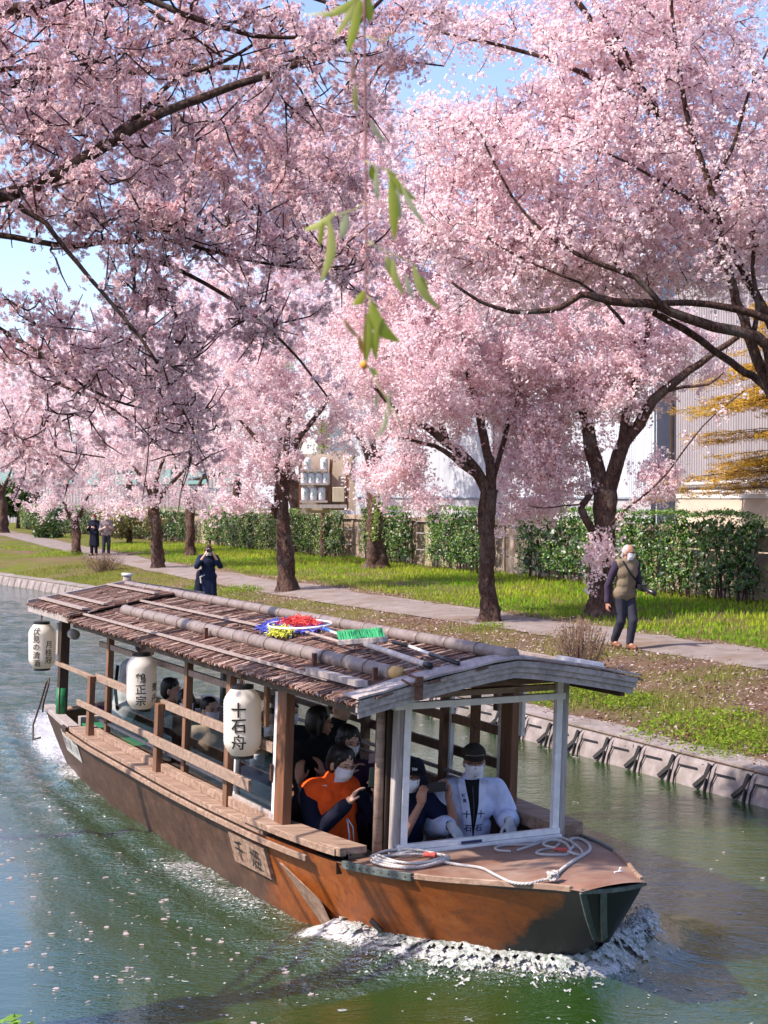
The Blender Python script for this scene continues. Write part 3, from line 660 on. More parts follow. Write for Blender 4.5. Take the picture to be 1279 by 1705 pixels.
mb = MB(); e0, e1 = W0 + (W1 - W0).normalized() * .02, W0 + back; mb.bar(e0 + UP * 5.6 - LT * .1, e1 + UP * 5.6, .12, 9.6); mb.build('side_wall', white_sheet, wh)
mb = MB(); mb.add([W0 + UP * 10.5 + LT * .4, W1 + UP * 10.5 + LT * .4, W1 + UP * 12.6 + back, W0 + UP * 12.6 + back], [(0, 1, 2, 3)]); mb.add([W0 + UP * 10.4 + LT * .4, W1 + UP * 10.4 + LT * .4, W1 + UP * 12.5 + back, W0 + UP * 12.5 + back], [(3, 2, 1, 0)]); mb.build('roof', blue_sheet, wh)
for x, y in ((833, 700), ):
    pp = W0.lerp(W1, .36) + LT * .12
    mb = MB(); mb.tube([pp + UP * 2.5, pp + UP * 10.4], .06, 8); mb.build('drainpipe', mauve_sheet, wh)
pp = W0.lerp(W1, .375) + LT * .10
mb = MB(); mb.tube([pp + UP * 2.9, pp + UP * 9], .035, 6); mb.build('cable_duct', M['rusty_metal'], wh)
# mauve house at the right
ho = empty('mauve_house', bw(-15, -19, .8), 'mauve grey corrugated house with a barred window at the right', 'house')
H0, H1 = bw(-8, -19.0), bw(-23.4, -19.2)
corrugated('wall', mauve_sheet, H0, H1, 3.1, 9.0, .10, .018, ho)
mb = MB(); mb.add([H0 + UP * 9 + LT * .5, H1 + UP * 9 + LT * .5, H1 + UP * 11 - LT * 6, H0 + UP * 11 - LT * 6], [(0, 1, 2, 3)]); mb.build('roof', blue_sheet, ho)
mb = MB(); mb.bar(H1 + UP * 5 - LT * .05, H1 + UP * 5 - LT * 6, .1, 8); mb.build('side_wall', mauve_sheet, ho)
mb = MB(); mb.tube([H0 + UP * 3.62 + LT * .16, H1 + UP * 3.40 + LT * .16], .045, 8); mb.build('pipe', M['alu'], ho)
mb = MB(); mb.tube([H1 + LT * .1 + UP * 3.2 - Vector((0, 0, 0)), H1 + LT * .1 + UP * 7], .05, 6); mb.build('downpipe', M['dark_wood'], ho)
def barred_window(sa, wdt, z0, z1, nb, parent):
    c = bw(sa, -19.0) ; d = (H1 - H0).normalized(); f = MB(); nr = LT
    cen = H0 + d * ((c - H0).dot(d)) + nr * .06
    fr = MB(); fr.bar(cen - d * wdt / 2 + UP * (z0 + z1) / 2 + nr * .02, cen + d * wdt / 2 + UP * (z0 + z1) / 2 + nr * .02, .05, z1 - z0)
    fr.v = []; fr.f = []
    for s in (-1, 1): fr.bar(cen + d * s * wdt / 2 + UP * z0 + nr * .08, cen + d * s * wdt / 2 + UP * z1 + nr * .08, .06, .06, d)
    for z in (z0, z1): fr.bar(cen - d * wdt / 2 + UP * z + nr * .08, cen + d * wdt / 2 + UP * z + nr * .08, .12, .06)
    w = fr.build('window', M['dark_wood'], parent)
    g = MB(); g.bar(cen - d * wdt / 2 + UP * (z0 + z1) / 2 + nr * .03, cen + d * wdt / 2 + UP * (z0 + z1) / 2 + nr * .03, .02, z1 - z0 - .06); g.build('pane', M['house_glass'], w)
    for k_ in range(nb):
        e = cen + d * ((k_ + .5) / nb - .5) * wdt + nr * .14; b_ = MB(); b_.bar(e + UP * z0, e + UP * z1, .025, .025, d); b_.build('bar', M['dark_wood'], w)
M['house_glass'] = mat('house_window_glass', (.14, .26, .26), .15)
barred_window(-15.6, 3.1, 3.95, 5.1, 17, ho); barred_window(-17.0, 1.3, 3.12, 3.36, 6, ho)
bwall = empty('garden_wall', bw(-15, -17.6, .8), 'beige plastered wall with a white top rail behind the right hedge', 'wall')
G0, G1 = bw(-6, -17.6), bw(-21.2, -17.7); gd = (G1 - G0).normalized(); seg = 6
for k_ in range(seg):
    mb = MB(); p_, q_ = G0.lerp(G1, k_ / seg), G0.lerp(G1, (k_ + 1) / seg); mb.bar(p_ + gd * .012 + UP * 1.86, q_ - gd * .012 + UP * 1.86, .16, 2.36); mb.build('panel', beige_block, bwall)
mb = MB(); mb.bar(G0 + UP * 3.10, G1 + UP * 3.10, .22, .10); mb.build('top_rail', M['alu'], bwall)
mb = MB(); mb.bar(G0 + UP * 3.22 - LT * .3, G1 + UP * 3.22 - LT * .3, .05, .05); mb.build('handrail', M['alu'], bwall)
# timber rack with bottle crates beside the warehouse
def rack():
    t = empty('storage_rack', at(545, 840, 50), 'timber rack stacked with white sake barrels by the warehouse', 'rack')
    Y = 51.5
    def P(x, y, dy=0): return at(x, y, Y + dy)
    for x0, x1 in (((552), (547)), ((579), (578)), ((500), (500))):
        mb = MB(); mb.bar(P(x0, 765), P(x1, 848), .10, .10, (0, 1, 0)); mb.build('post', M['orange_post'], t)
    for y0 in (835, 806, 783):
        mb = MB(); mb.bar(P(500, y0), P(546, y0), .5, .07); mb.build('shelf', M['grey_wood'], t)
    mb = MB(); mb.bar(P(500, 843), P(578, 843), .6, .12); mb.build('beam', M['grey_wood'], t)
    mb = MB(); mb.bar(P(550, 800, .3), P(578, 800, .3), .06, 2.0); mb.build('back_board', beige_block, t)
    mb = MB(); mb.bar(P(500, 805, .4), P(549, 805, .4), .06, 2.0); mb.build('back_board', beige_block, t)
    bmat = mat('straw_barrel_white', (.55, .56, .60), .6); lmat = mat('barrel_mark_green', (.05, .22, .14), .6)
    spots = [(508, 822, 'front white barrel at the left of the bottom shelf'), (522, 822, 'white barrel in the middle of the bottom shelf'), (536, 822, 'white barrel at the right of the bottom shelf'),
             (507, 797, 'white barrel at the left of the middle shelf'), (519, 797, 'second white barrel of the middle shelf'), (531, 797, 'third white barrel of the middle shelf'), (543, 797, 'white barrel on the middle shelf against the orange post'),
             (512, 773, 'white barrel at the left of the top shelf'), (540, 773, 'white barrel at the right of the top shelf')]
    for x, y, lb in spots:
        c = P(x, y, -.05); r_ = .125
        bt = empty('sake_barrel', c - UP * .2, lb + ' of the rack', 'barrel', 'white barrels on the rack')
        mb = MB(); prof = [(-.22, .11), (-.20, .125), (0, .13), (.17, .125), (.20, .11), (.225, .06)]
        mb.tube([c + UP * z for z, _ in prof], [q for _, q in prof], 12); mb.build('body', bmat, bt, True)
        mb = MB()
        for dx, dz, w_ in ((-.02, .03, .05), (.01, -.03, .06), (-.03, -.06, .03)): mb.bar(c + Vector((dx, -.133, dz)), c + Vector((dx, -.133, dz + w_)), w_ * .6, .012, (0, 1, 0))
        mb.build('mark', lmat, bt)
    bx = MB(); c = P(564, 822, 0); bx.box(lambda x, y, z: c + Vector((x, y, z)), -.2, .2, -.2, .2, -.28, .22); o = bx.build('box', grained('straw_wrap', [(.3, (.34, .28, .20)), (.7, (.48, .42, .30))], (6, 6, 1)), None, bevel=.02)
    tag(o, 'straw coloured box standing on the right side of the rack', 'box')
rack()
# pale low shed far left behind the hedge
sh = empty('low_shed', at(365, 850, 66), 'pale low shed wall seen above the brownish hedge', 'shed')
mb = MB(); s0, s1 = at(322, 850, 84), at(398, 850, 82); s0.z = s1.z = 0
mb.bar(s0 + UP * 2.7, s1 + UP * 2.3, .6, 1.9 ); mb.build('wall', mauve_sheet, sh)
mb = MB(); mb.bar(s0 + UP * 4.0, s1 + UP * 4.55, 1.0, .08); mb.build('roof', blue_sheet, sh)
wf = empty('white_store', at(430, 850, 74), 'white corrugated store wall glimpsed left of the barrel rack', 'shed')
u0, u1 = at(404, 850, 76), at(500, 850, 68); u0.z = u1.z = 0
corrugated('wall', white_sheet, u1, u0, .7, 6.5, .12, .02, wf)
lb_ = empty('far_building', at(150, 840, 125), 'long pale far building behind the hedges and trees at the left', 'building')
v0, v1 = at(-60, 850, 135), at(420, 850, 112); v0.z = v1.z = 0
corrugated('wall', mauve_sheet, v1, v0, .7, 7.5, .4, .05, lb_)
for k_ in range(9):
    c_ = v0.lerp(v1, (k_ + .5) / 9) + (v1 - v0).normalized() * .1; d_ = (v1 - v0).normalized(); wn_ = MB(); wn_.bar(c_ - d_ * 1.1 + UP * 4.6 - Vector((0, .15, 0)), c_ + d_ * 1.1 + UP * 4.6 - Vector((0, .15, 0)), .1, 1.2); wn_.build('window', M['house_glass'], lb_)
mb = MB(); mb.bar(v0 + UP * 7.6, v1 + UP * 7.6, 1.5, .3); mb.build('roof', blue_sheet, lb_)
hut = empty('roofed_store', at(560, 790, 54), 'grey boarded gable of a store above the barrel rack', 'shed')
for k_ in range(4):
    mb = MB(); y0 = 752 - k_ * 12; mb.bar(at(548 + k_ * 3, y0, 53), at(592 - k_ * 4, y0, 53), .06, .235); mb.build('board', blue_sheet, hut)
mb = MB(); mb.bar(at(566, 712, 53), at(596, 758, 53), .5, .07); mb.build('roof_edge', M['grey_wood'], hut)
mb = MB(); mb.bar(at(570, 757, 53.4), at(570, 850, 53.4), .9, .2, (0, 1, 0)); mb.build('wall', beige_block, hut)
# ================================================================== TREES
def star_t():
    v = [(0, 0, 0)]
    for k_ in range(10):
        a = k_ * math.pi / 5; r = 1.0 if k_ % 2 == 0 else .58; v.append((math.cos(a) * r, math.sin(a) * r, .28 if k_ % 2 == 0 else .12))
    return np.array(v), np.array([[0, i + 1, (i + 1) % 10 + 1] for i in range(10)])
def pent_t():
    v = [(0, 0, 0)] + [(math.cos(a * 1.2566), math.sin(a * 1.2566), .3) for a in range(5)]
    return np.array(v), np.array([[0, i + 1, (i + 1) % 5 + 1] for i in range(5)])
def tri2_t():
    v = [(-1.0, -.25, .25), (.1, -.95, -.1), (.95, .2, .25), (-.15, .9, -.1)]
    return np.array(v), np.array([[0, 1, 2], [0, 2, 3]])
def petal5_t():
    v = [(0, 0, 0)]; f = []
    for k_ in range(5):
        a = k_ * 1.2566
        for s_ in (-.46, .46): v.append((math.cos(a + s_), math.sin(a + s_), .25))
        f.append([0, 2 * k_ + 1, 2 * k_ + 2])
    return np.array(v), np.array(f)
PINK = np.array([.94, .775, .795]); PALE = np.array([.96, .87, .87]); DEEP = np.array([.86, .52, .56])
def blossoms(name, P, kind, per, crad, frad, seed, parent, tone=0.0, specks=.18):
    """round clusters of florets at the points P"""
    r = np.random.default_rng(seed); n = len(P)
    T, F_ = {'star': petal5_t, 'pent': pent_t, 'tri': tri2_t}[kind]()
    cnt = r.integers(max(1, int(per * .55)), int(per * 1.45) + 1, n); idx = np.repeat(np.arange(n), cnt); m = len(idx)
    d = r.normal(size=(m, 3)); d /= np.linalg.norm(d, axis=1)[:, None]
    C = P[idx] + d * (crad * (.55 + .6 * r.random((m, 1))))
    z = d + r.normal(size=(m, 3)) * .35; z /= np.linalg.norm(z, axis=1)[:, None]; t = r.normal(size=(m, 3)); x = np.cross(t, z); x /= np.linalg.norm(x, axis=1)[:, None]; y = np.cross(z, x)
    Mx = np.stack([x, y, z], 2); S = frad * (.75 + .5 * r.random(m))
    V, Fx = scatter(T, F_, C, Mx, S)
    ct = r.random((n, 1)); base = PINK * (1 - ct) + PALE * ct
    dk = r.random((n, 1)) < .14; base = np.where(dk, DEEP * .55 + base * .45, base)
    base = base * (1 - tone) + np.array([.80, .52, .60]) * tone
    base = base[idx] * (.90 + .16 * r.random((m, 1)))
    cc = np.repeat(base[:, None], len(T), axis=1)
    if kind == 'star': cc[:, 0] = np.array([.40, .09, .12])
    elif kind == 'pent': cc[:, 0] = cc[:, 0] * np.array([.72, .45, .50])
    else: cc[:, 1] = cc[:, 1] * np.array([.90, .74, .78])
    cc = cc.reshape(-1, 3)
    if specks:                       # reddish calyxes and bud stalks
        q = int(n * specks * per); i2 = r.integers(0, n, q); T2 = np.array([[-.18, 0, -1], [.18, 0, -1], [.0, 0, 1.0]]); d2 = r.normal(size=(q, 3)); d2 /= np.linalg.norm(d2, axis=1)[:, None]
        V2, F2 = scatter(T2, np.array([[0, 1, 2]]), P[i2] + d2 * crad * .7, rand_rot(q, r), frad * (.55 + .5 * r.random(q)))
        c2 = np.tile(np.array([.26, .05, .05]), (len(V2), 1)); F2 = F2 + len(V); V = np.concatenate([V, V2]); Fx = np.concatenate([Fx, F2]); cc = np.concatenate([cc, c2])
    global TRI; TRI += len(Fx)
    return link(name, np_mesh(name, V, Fx, cc), M['petal'], parent)
TRI = 0
class Tree:
    def __init__(s, label, base, seed, group='cherry trees along the canal path', cat='tree', name='cherry_tree'):
        s.t = empty(name, base, label, cat, group); s.mb = MB(); s.tw = MB(); s.P = []; s.nodes = []; s.nr = []; s.rng = random.Random(seed); s.seed = seed; s.base = Vector(base)
    def limb(s, pts, r0, r1, n=8, wob=.12, dress=0, dense=True, spread=.05):
        pts = [Vector(p) for p in pts]; out = []
        # smooth by Catmull-Rom
        for i in range(len(pts) - 1):
            p0 = pts[max(i - 1, 0)]; p1 = pts[i]; p2 = pts[i + 1]; p3 = pts[min(i + 2, len(pts) - 1)]
            k = max(2, int((p2 - p1).length / .22))
            k = min(k, 8)
            for j in range(k):
                t = j / k; out.append(.5 * ((2 * p1) + (p2 - p0) * t + (2 * p0 - 5 * p1 + 4 * p2 - p3) * t * t + (3 * p1 - p0 - 3 * p2 + p3) * t ** 3))
        out.append(pts[-1]); m = len(out); rad = [r0 + (r1 - r0) * (i / (m - 1)) for i in range(m)]
        out = [p + Vector([s.rng.gauss(0, 1) * rad[i] * .16 for _ in range(3)]) if 0 < i < m - 1 else p for i, p in enumerate(out)]
        s.mb.tube(out, rad, n, True, wob=wob)
        for p, r in zip(out, rad): s.nodes.append(p); s.nr.append(r)
        if dress:
            tot = sum((out[i + 1] - out[i]).length for i in range(m - 1))
            for _ in range(int(tot * dress)):
                i = s.rng.randrange(m - 1); p = out[i].lerp(out[i + 1], s.rng.random()); s.P.append(p + Vector([s.rng.gauss(0, spread) for _ in range(3)]))
        return out
    def trunk(s, pts, rads, n=16):
        pts = [Vector(p) for p in pts]; out = []; rr = []
        for i in range(len(pts) - 1):
            k = max(3, int((pts[i + 1] - pts[i]).length / .10))
            for j in range(k): out.append(pts[i].lerp(pts[i + 1], j / k)); rr.append(rads[i] + (rads[i + 1] - rads[i]) * j / k)
        out.append(pts[-1]); rr.append(rads[-1])
        s.mb.tube(out, rr, n, True, wob=.55)
        for p, r in zip(out[::2], rr[::2]): s.nodes.append(p); s.nr.append(r)
    def grow(s, lobes, twr=1.0, twig_gap=.2, twig_len=.38, step=.085, sag=.0, sides=4, up=.12, twigs=True):
        A = []
        for c, rad, cnt in lobes:
            c = Vector(c)
            for _ in range(cnt):
                d = Vector([s.rng.gauss(0, 1) for _ in range(3)]).normalized() * (s.rng.random() ** .42)
                A.append(c + Vector((d.x * rad[0], d.y * rad[1], d.z * rad[2])))
        nd = np.array([list(p) for p in s.nodes]); nr = list(s.nr)
        An = np.array([list(a) for a in A]); dist = np.min(np.linalg.norm(An[:, None] - nd[None], axis=2), axis=1)
        for ai in np.argsort(dist):
            a = A[ai]; dv = np.linalg.norm(nd - np.array(a), axis=1) + .25 * (nd[:, 2] > a.z + .6); j = int(np.argmin(dv)); p = Vector(nd[j]); Ln = (a - p).length
            if Ln < .12: continue
            r0 = min(nr[j] * .62, .007 + .019 * Ln); r0 = max(r0, .007)
            mid = p.lerp(a, .5) + Vector((s.rng.gauss(0, .10) * Ln, s.rng.gauss(0, .10) * Ln, up * Ln))
            k = max(3, min(9, int(Ln / .2))); pts = []
            for i in range(k + 1):
                t = i / k; q = p * (1 - t) ** 2 + mid * (2 * t * (1 - t)) + a * t * t
                if 0 < i < k: q += Vector([s.rng.gauss(0, .016) for _ in range(3)])
                q.z -= sag * Ln * t * t; pts.append(q)
            rad = [r0 * (1 - i / k) + .0035 * i / k for i in range(k + 1)]
            s.mb.tube(pts, rad, sides + (1 if r0 > .02 else 0), False)
            nd = np.concatenate([nd, np.array([list(q) for q in pts[1:]])]); nr += rad[1:]
            L0 = 0
            for i in range(1, k + 1):
                sg = (pts[i] - pts[i - 1]); sl = sg.length; L0 += sl
                for _ in range(max(1, int(sl / step))):
                    if L0 / Ln > .15: s.P.append(pts[i - 1].lerp(pts[i], s.rng.random()) + Vector([s.rng.gauss(0, .035) for _ in range(3)]))
                nt = sl / twig_gap; nt = int(nt) + (s.rng.random() < nt % 1)
                for _ in range(nt):
                    st = pts[i - 1].lerp(pts[i], s.rng.random()); dr = (sg.normalized() * .7 + Vector([s.rng.gauss(0, .75) for _ in range(3)])); dr.normalize()
                    tl = twig_len * (.5 + s.rng.random()); e1 = st + dr * tl * .5; e2 = e1 + (dr + Vector((0, 0, .25 - sag * 2 + s.rng.gauss(0, .2)))).normalized() * tl * .5
                    if twigs: s.tw.tube([st, e1, e2], [.0045 * twr, .0035 * twr, .002 * twr], 3, False)
                    for _ in range(max(2, int(tl / step))):
                        u = s.rng.random(); q = (st.lerp(e1, u * 2) if u < .5 else e1.lerp(e2, u * 2 - 1)); s.P.append(q + Vector([s.rng.gauss(0, .02) for _ in range(3)]))
        s.nodes = [Vector(x) for x in nd]; s.nr = nr
    def finish(s, kind='pent', per=5, crad=.045, frad=.02, tone=0., thin=1.0, specks=.18, clip=None, mult=1, jit=.07):
        s.mb.build('trunk', M['bark'], s.t, True)
        if s.tw.v: s.tw.build('twigs', M['twig'], s.t)['kind'] = 'stuff'
        P = np.array([list(p) for p in s.P])
        if thin < 1: P = P[np.random.default_rng(s.seed).random(len(P)) < thin]
        if mult > 1: P = np.concatenate([P] + [P + np.random.default_rng(s.seed + q).normal(size=P.shape) * jit for q in range(int(mult) - 1)])
        blossoms('blossoms', P, kind, per, crad, frad, s.seed + 50, s.t, tone, specks)
        print('tree', s.t.get('label'), 'clusters', len(P), 'tris so far', TRI)
def A(Y, *pts): return [at(x, y, Y + (dy[0] if dy else 0)) for x, y, *dy in pts]
def pxlobe(x, y, Y, rx, ry, rz_m, cnt):
    """crown lobe: centre pixel, distance, half width and half height in pixels, half depth in metres"""
    s_ = Y / FPX; return (at(x, y, Y), (rx * s_, rz_m, ry * s_), cnt)

def tree_fork():                                        # T1
    b = gpoint(815, 1036); Y = b.y
    T = Tree('forked cherry tree standing in the middle of the bank above the boat roof', b, 11)
    s_ = Y / FPX
    T.trunk([b - UP * .1, b + UP * .12] + A(Y, (813, 985), (812, 930), (812, 870), (815, 815)), [26 * s_, 19 * s_, 14.5 * s_, 13.5 * s_, 13.5 * s_, 15 * s_])
    T.limb(A(Y, (815, 825), (795, 785), (770, 757, -.2), (743, 737, -.3), (712, 712, -.5), (668, 690, -.8), (620, 640, -1)), .125, .03, 10)
    T.limb(A(Y, (800, 800), (770, 775, -.3), (740, 750, -.5), (705, 738, -.6), (660, 728, -.9)), .075, .02)
    T.limb(A(Y, (818, 825), (815, 775, .1), (806, 730, .1), (798, 690, .2), (780, 620, .3), (770, 540, .3), (765, 450, .3)), .105, .03, 10)
    T.limb(A(Y, (819, 815), (828, 770, .2), (840, 730, .4), (850, 690, .5), (880, 600, .8), (900, 520, 1)), .06, .02)
    T.limb(A(Y, (735, 575, 1.), (733, 520, 1.2), (700, 480, 1.3), (680, 420, 1.4)), .05, .02)
    T.limb(A(Y, (745, 740, .5), (720, 640, .9), (733, 565, 1.), (700, 520, .8), (660, 480, .8)), .07, .02)
    T.grow([pxlobe(690, 640, Y - .6, 125, 105, 1.5, 130), pxlobe(800, 560, Y + .4, 130, 110, 1.8, 120), pxlobe(700, 470, Y + .8, 120, 110, 1.6, 100), pxlobe(610, 560, Y + .6, 90, 120, 1.4, 70), pxlobe(880, 690, Y + .6, 75, 95, 1.2, 60), pxlobe(640, 790, Y - .3, 75, 40, .8, 34), pxlobe(700, 840, Y - .8, 50, 16, .4, 8),
            pxlobe(700, 360, Y + 1, 95, 85, 1.2, 60), pxlobe(590, 350, Y + .8, 110, 110, 1.4, 80), pxlobe(640, 225, Y + 1, 70, 80, 1.1, 36), pxlobe(540, 250, Y + 1.2, 80, 90, 1.2, 40)])
    T.finish('tri', 5, .064, .028, mult=4, jit=.12)
def tree_right():                                       # T2
    b = gpoint(1000, 1028); Y = b.y; s_ = Y / FPX
    T = Tree('thick cherry tree with a wide fork behind the walking man', b, 12)
    T.trunk([b - UP * .1, b + UP * .15] + A(Y, (1000, 985), (1003, 920), (1006, 860), (1008, 815)), [36 * s_, 27 * s_, 20 * s_, 17 * s_, 17 * s_, 19 * s_], 18)
    T.limb(A(Y, (1006, 830), (993, 770), (980, 725), (970, 680), (955, 650, .2), (930, 610, .4), (895, 570, .6), (860, 520, .8)), .17, .035, 12)
    T.limb(A(Y, (1010, 830), (1022, 775), (1038, 735), (1062, 705), (1090, 668, -.1), (1130, 630, -.2), (1185, 590, -.2), (1230, 560, -.3)), .16, .05, 12)
    T.limb(A(Y, (1036, 740), (1040, 700), (1052, 655), (1068, 610), (1078, 548), (1070, 470)), .10, .03, 10)
    T.limb(A(Y, (1068, 600), (1062, 575), (1045, 562), (1038, 565)), .035, .012)
    T.limb(A(Y, (996, 895), (975, 862, -.2), (968, 842, -.2), (985, 818, -.1)), .085, .06, 8)
    T.limb(A(Y, (972, 840, -.2), (940, 842, -.6), (905, 846, -.8), (880, 842, -1)), .022, .008, 5)
    T.limb(A(Y, (1100, 655), (1135, 645, -.3), (1180, 640, -.5), (1205, 620, -.6)), .04, .015)
    T.limb(A(Y, (1012, 880, -.3), (1040, 850, -.7), (1100, 800, -1), (1170, 710, -1.2), (1240, 650, -1.3)), .028, .01, 5, dress=7, spread=.07)
    T.grow([pxlobe(910, 620, Y + .6, 110, 100, 1.4, 95), pxlobe(1000, 560, Y + .7, 120, 110, 1.6, 110), pxlobe(1110, 600, Y + .4, 100, 75, 1.2, 60), pxlobe(1000, 650, Y - .2, 100, 60, 1., 55),
            pxlobe(895, 770, Y + .4, 95, 75, .9, 75), pxlobe(870, 845, Y + .4, 80, 20, .6, 18), pxlobe(1005, 920, Y - .9, 28, 32, .25, 4), pxlobe(1085, 790, Y - .5, 45, 50, .4, 14), pxlobe(930, 470, Y + 1, 120, 90, 1.4, 70)])
    def clip(P): return np.ones(len(P), bool)
    T.finish('tri', 5, .064, .028, mult=4, jit=.12)
def tree_big_right():                                   # T9, trunk outside the frame
    Y = 18.5; b = gpoint(1475, 1170)
    b = Vector((at(1420, 900, Y).x, Y, 0)); b.z = ground_at(b)
    T = Tree('large cherry tree at the right whose dark limbs sweep over the path', b, 13)
    fork = at(1330, 740, Y)
    T.trunk([b - UP * .1, b + UP * .3, b.lerp(fork, .5) + Vector((.05, 0, 0)), fork], [.36, .27, .23, .22], 16)
    main = T.limb([fork] + A(Y, (1290, 660), (1262, 600), (1247, 555), (1228, 500), (1208, 440), (1196, 375), (1182, 310), (1150, 215), (1130, 110), (1118, 0)), .078, .020, 10)
    T.limb(A(Y, (1250, 565), (1262, 515, .1), (1252, 450, .2), (1256, 380, .2), (1240, 280, .3), (1262, 200, .3)), .035, .015)
    T.limb(A(Y, (1290, 660), (1279, 578, -.2), (1225, 553, -.3), (1150, 532, -.4), (1098, 508, -.5), (1050, 506, -.5), (995, 496, -.5), (968, 491, -.5), (935, 512, -.6), (898, 518, -.6), (850, 519, -.7), (800, 502, -.8), (752, 470, -.9)), .075, .016, 9)
    T.limb([fork] + A(Y, (1300, 560, -.2), (1250, 522, -.3), (1180, 506, -.4), (1110, 504, -.45), (1050, 506, -.5)), .055, .035, 9)
    T.limb([fork] + A(Y + 1.5, (1270, 640), (1240, 618), (1190, 585), (1140, 548), (1088, 520)), .06, .045, 9)
    T.limb(A(Y, (1196, 375), (1160, 340), (1110, 310), (1070, 285), (1010, 255), (940, 240)), .028, .010, 6)
    T.limb(A(Y, (1192, 300), (1222, 240, -.3), (1250, 145, -.4), (1285, 70, -.4)), .03, .012, 6)
    T.limb([fork] + A(Y + .8, (1290, 560), (1235, 450), (1190, 375), (1160, 330), (1128, 245), (1085, 170), (1020, 85), (955, -5)), .065, .040, 10)
    T.limb(A(Y + .6, (1098, 190), (1060, 165), (1010, 140), (940, 108), (870, 85), (800, 68), (730, 52), (680, 20)), .045, .012, 7)
    T.limb(A(Y + .6, (1075, 165), (1040, 80), (1000, 20), (980, -30)), .03, .015, 7)
    T.limb(A(Y - .6, (1102, 508), (1060, 462), (1005, 442), (965, 425), (930, 405), (888, 370), (852, 325), (822, 270), (800, 222)), .038, .010, 7)
    T.limb(A(Y - .4, (1040, 540), (1010, 505), (965, 470), (900, 445), (820, 402), (815, 395)), .022, .008, 6)
    T.limb(A(Y + .4, (1130, 100), (1100, 40), (1050, -10)), .02, .01, 6)
    T.grow([pxlobe(1150, 180, Y + .8, 190, 190, 1.6, 150), pxlobe(960, 280, Y + .6, 180, 150, 1.6, 140), pxlobe(1180, 400, Y + .8, 150, 110, 1.4, 95), pxlobe(990, 420, Y + .5, 150, 90, 1.3, 90),
            pxlobe(840, 430, Y + .2, 130, 90, 1.1, 75), pxlobe(830, 250, Y + .6, 110, 100, 1.1, 60), pxlobe(1060, 30, Y + .8, 220, 110, 1.5, 100), pxlobe(800, 60, Y + .7, 110, 28, .8, 16), pxlobe(1270, 300, Y, 120, 200, 1.3, 50), pxlobe(750, 340, Y + .5, 90, 80, 1., 45), pxlobe(730, 215, Y + .6, 80, 45, .9, 18), pxlobe(960, 120, Y + .7, 120, 70, 1, 30)],
           twr=1.7, twig_gap=.17, twig_len=.34, step=.075)
    def clip(P):
        # the crown stays open above its left shoulder, where the photo shows blue sky
        x = CX + FPX * P[:, 0] / P[:, 1]; return np.ones(len(P), bool)
    T.finish('tri', 5, .047, .0225, mult=4, jit=.13)
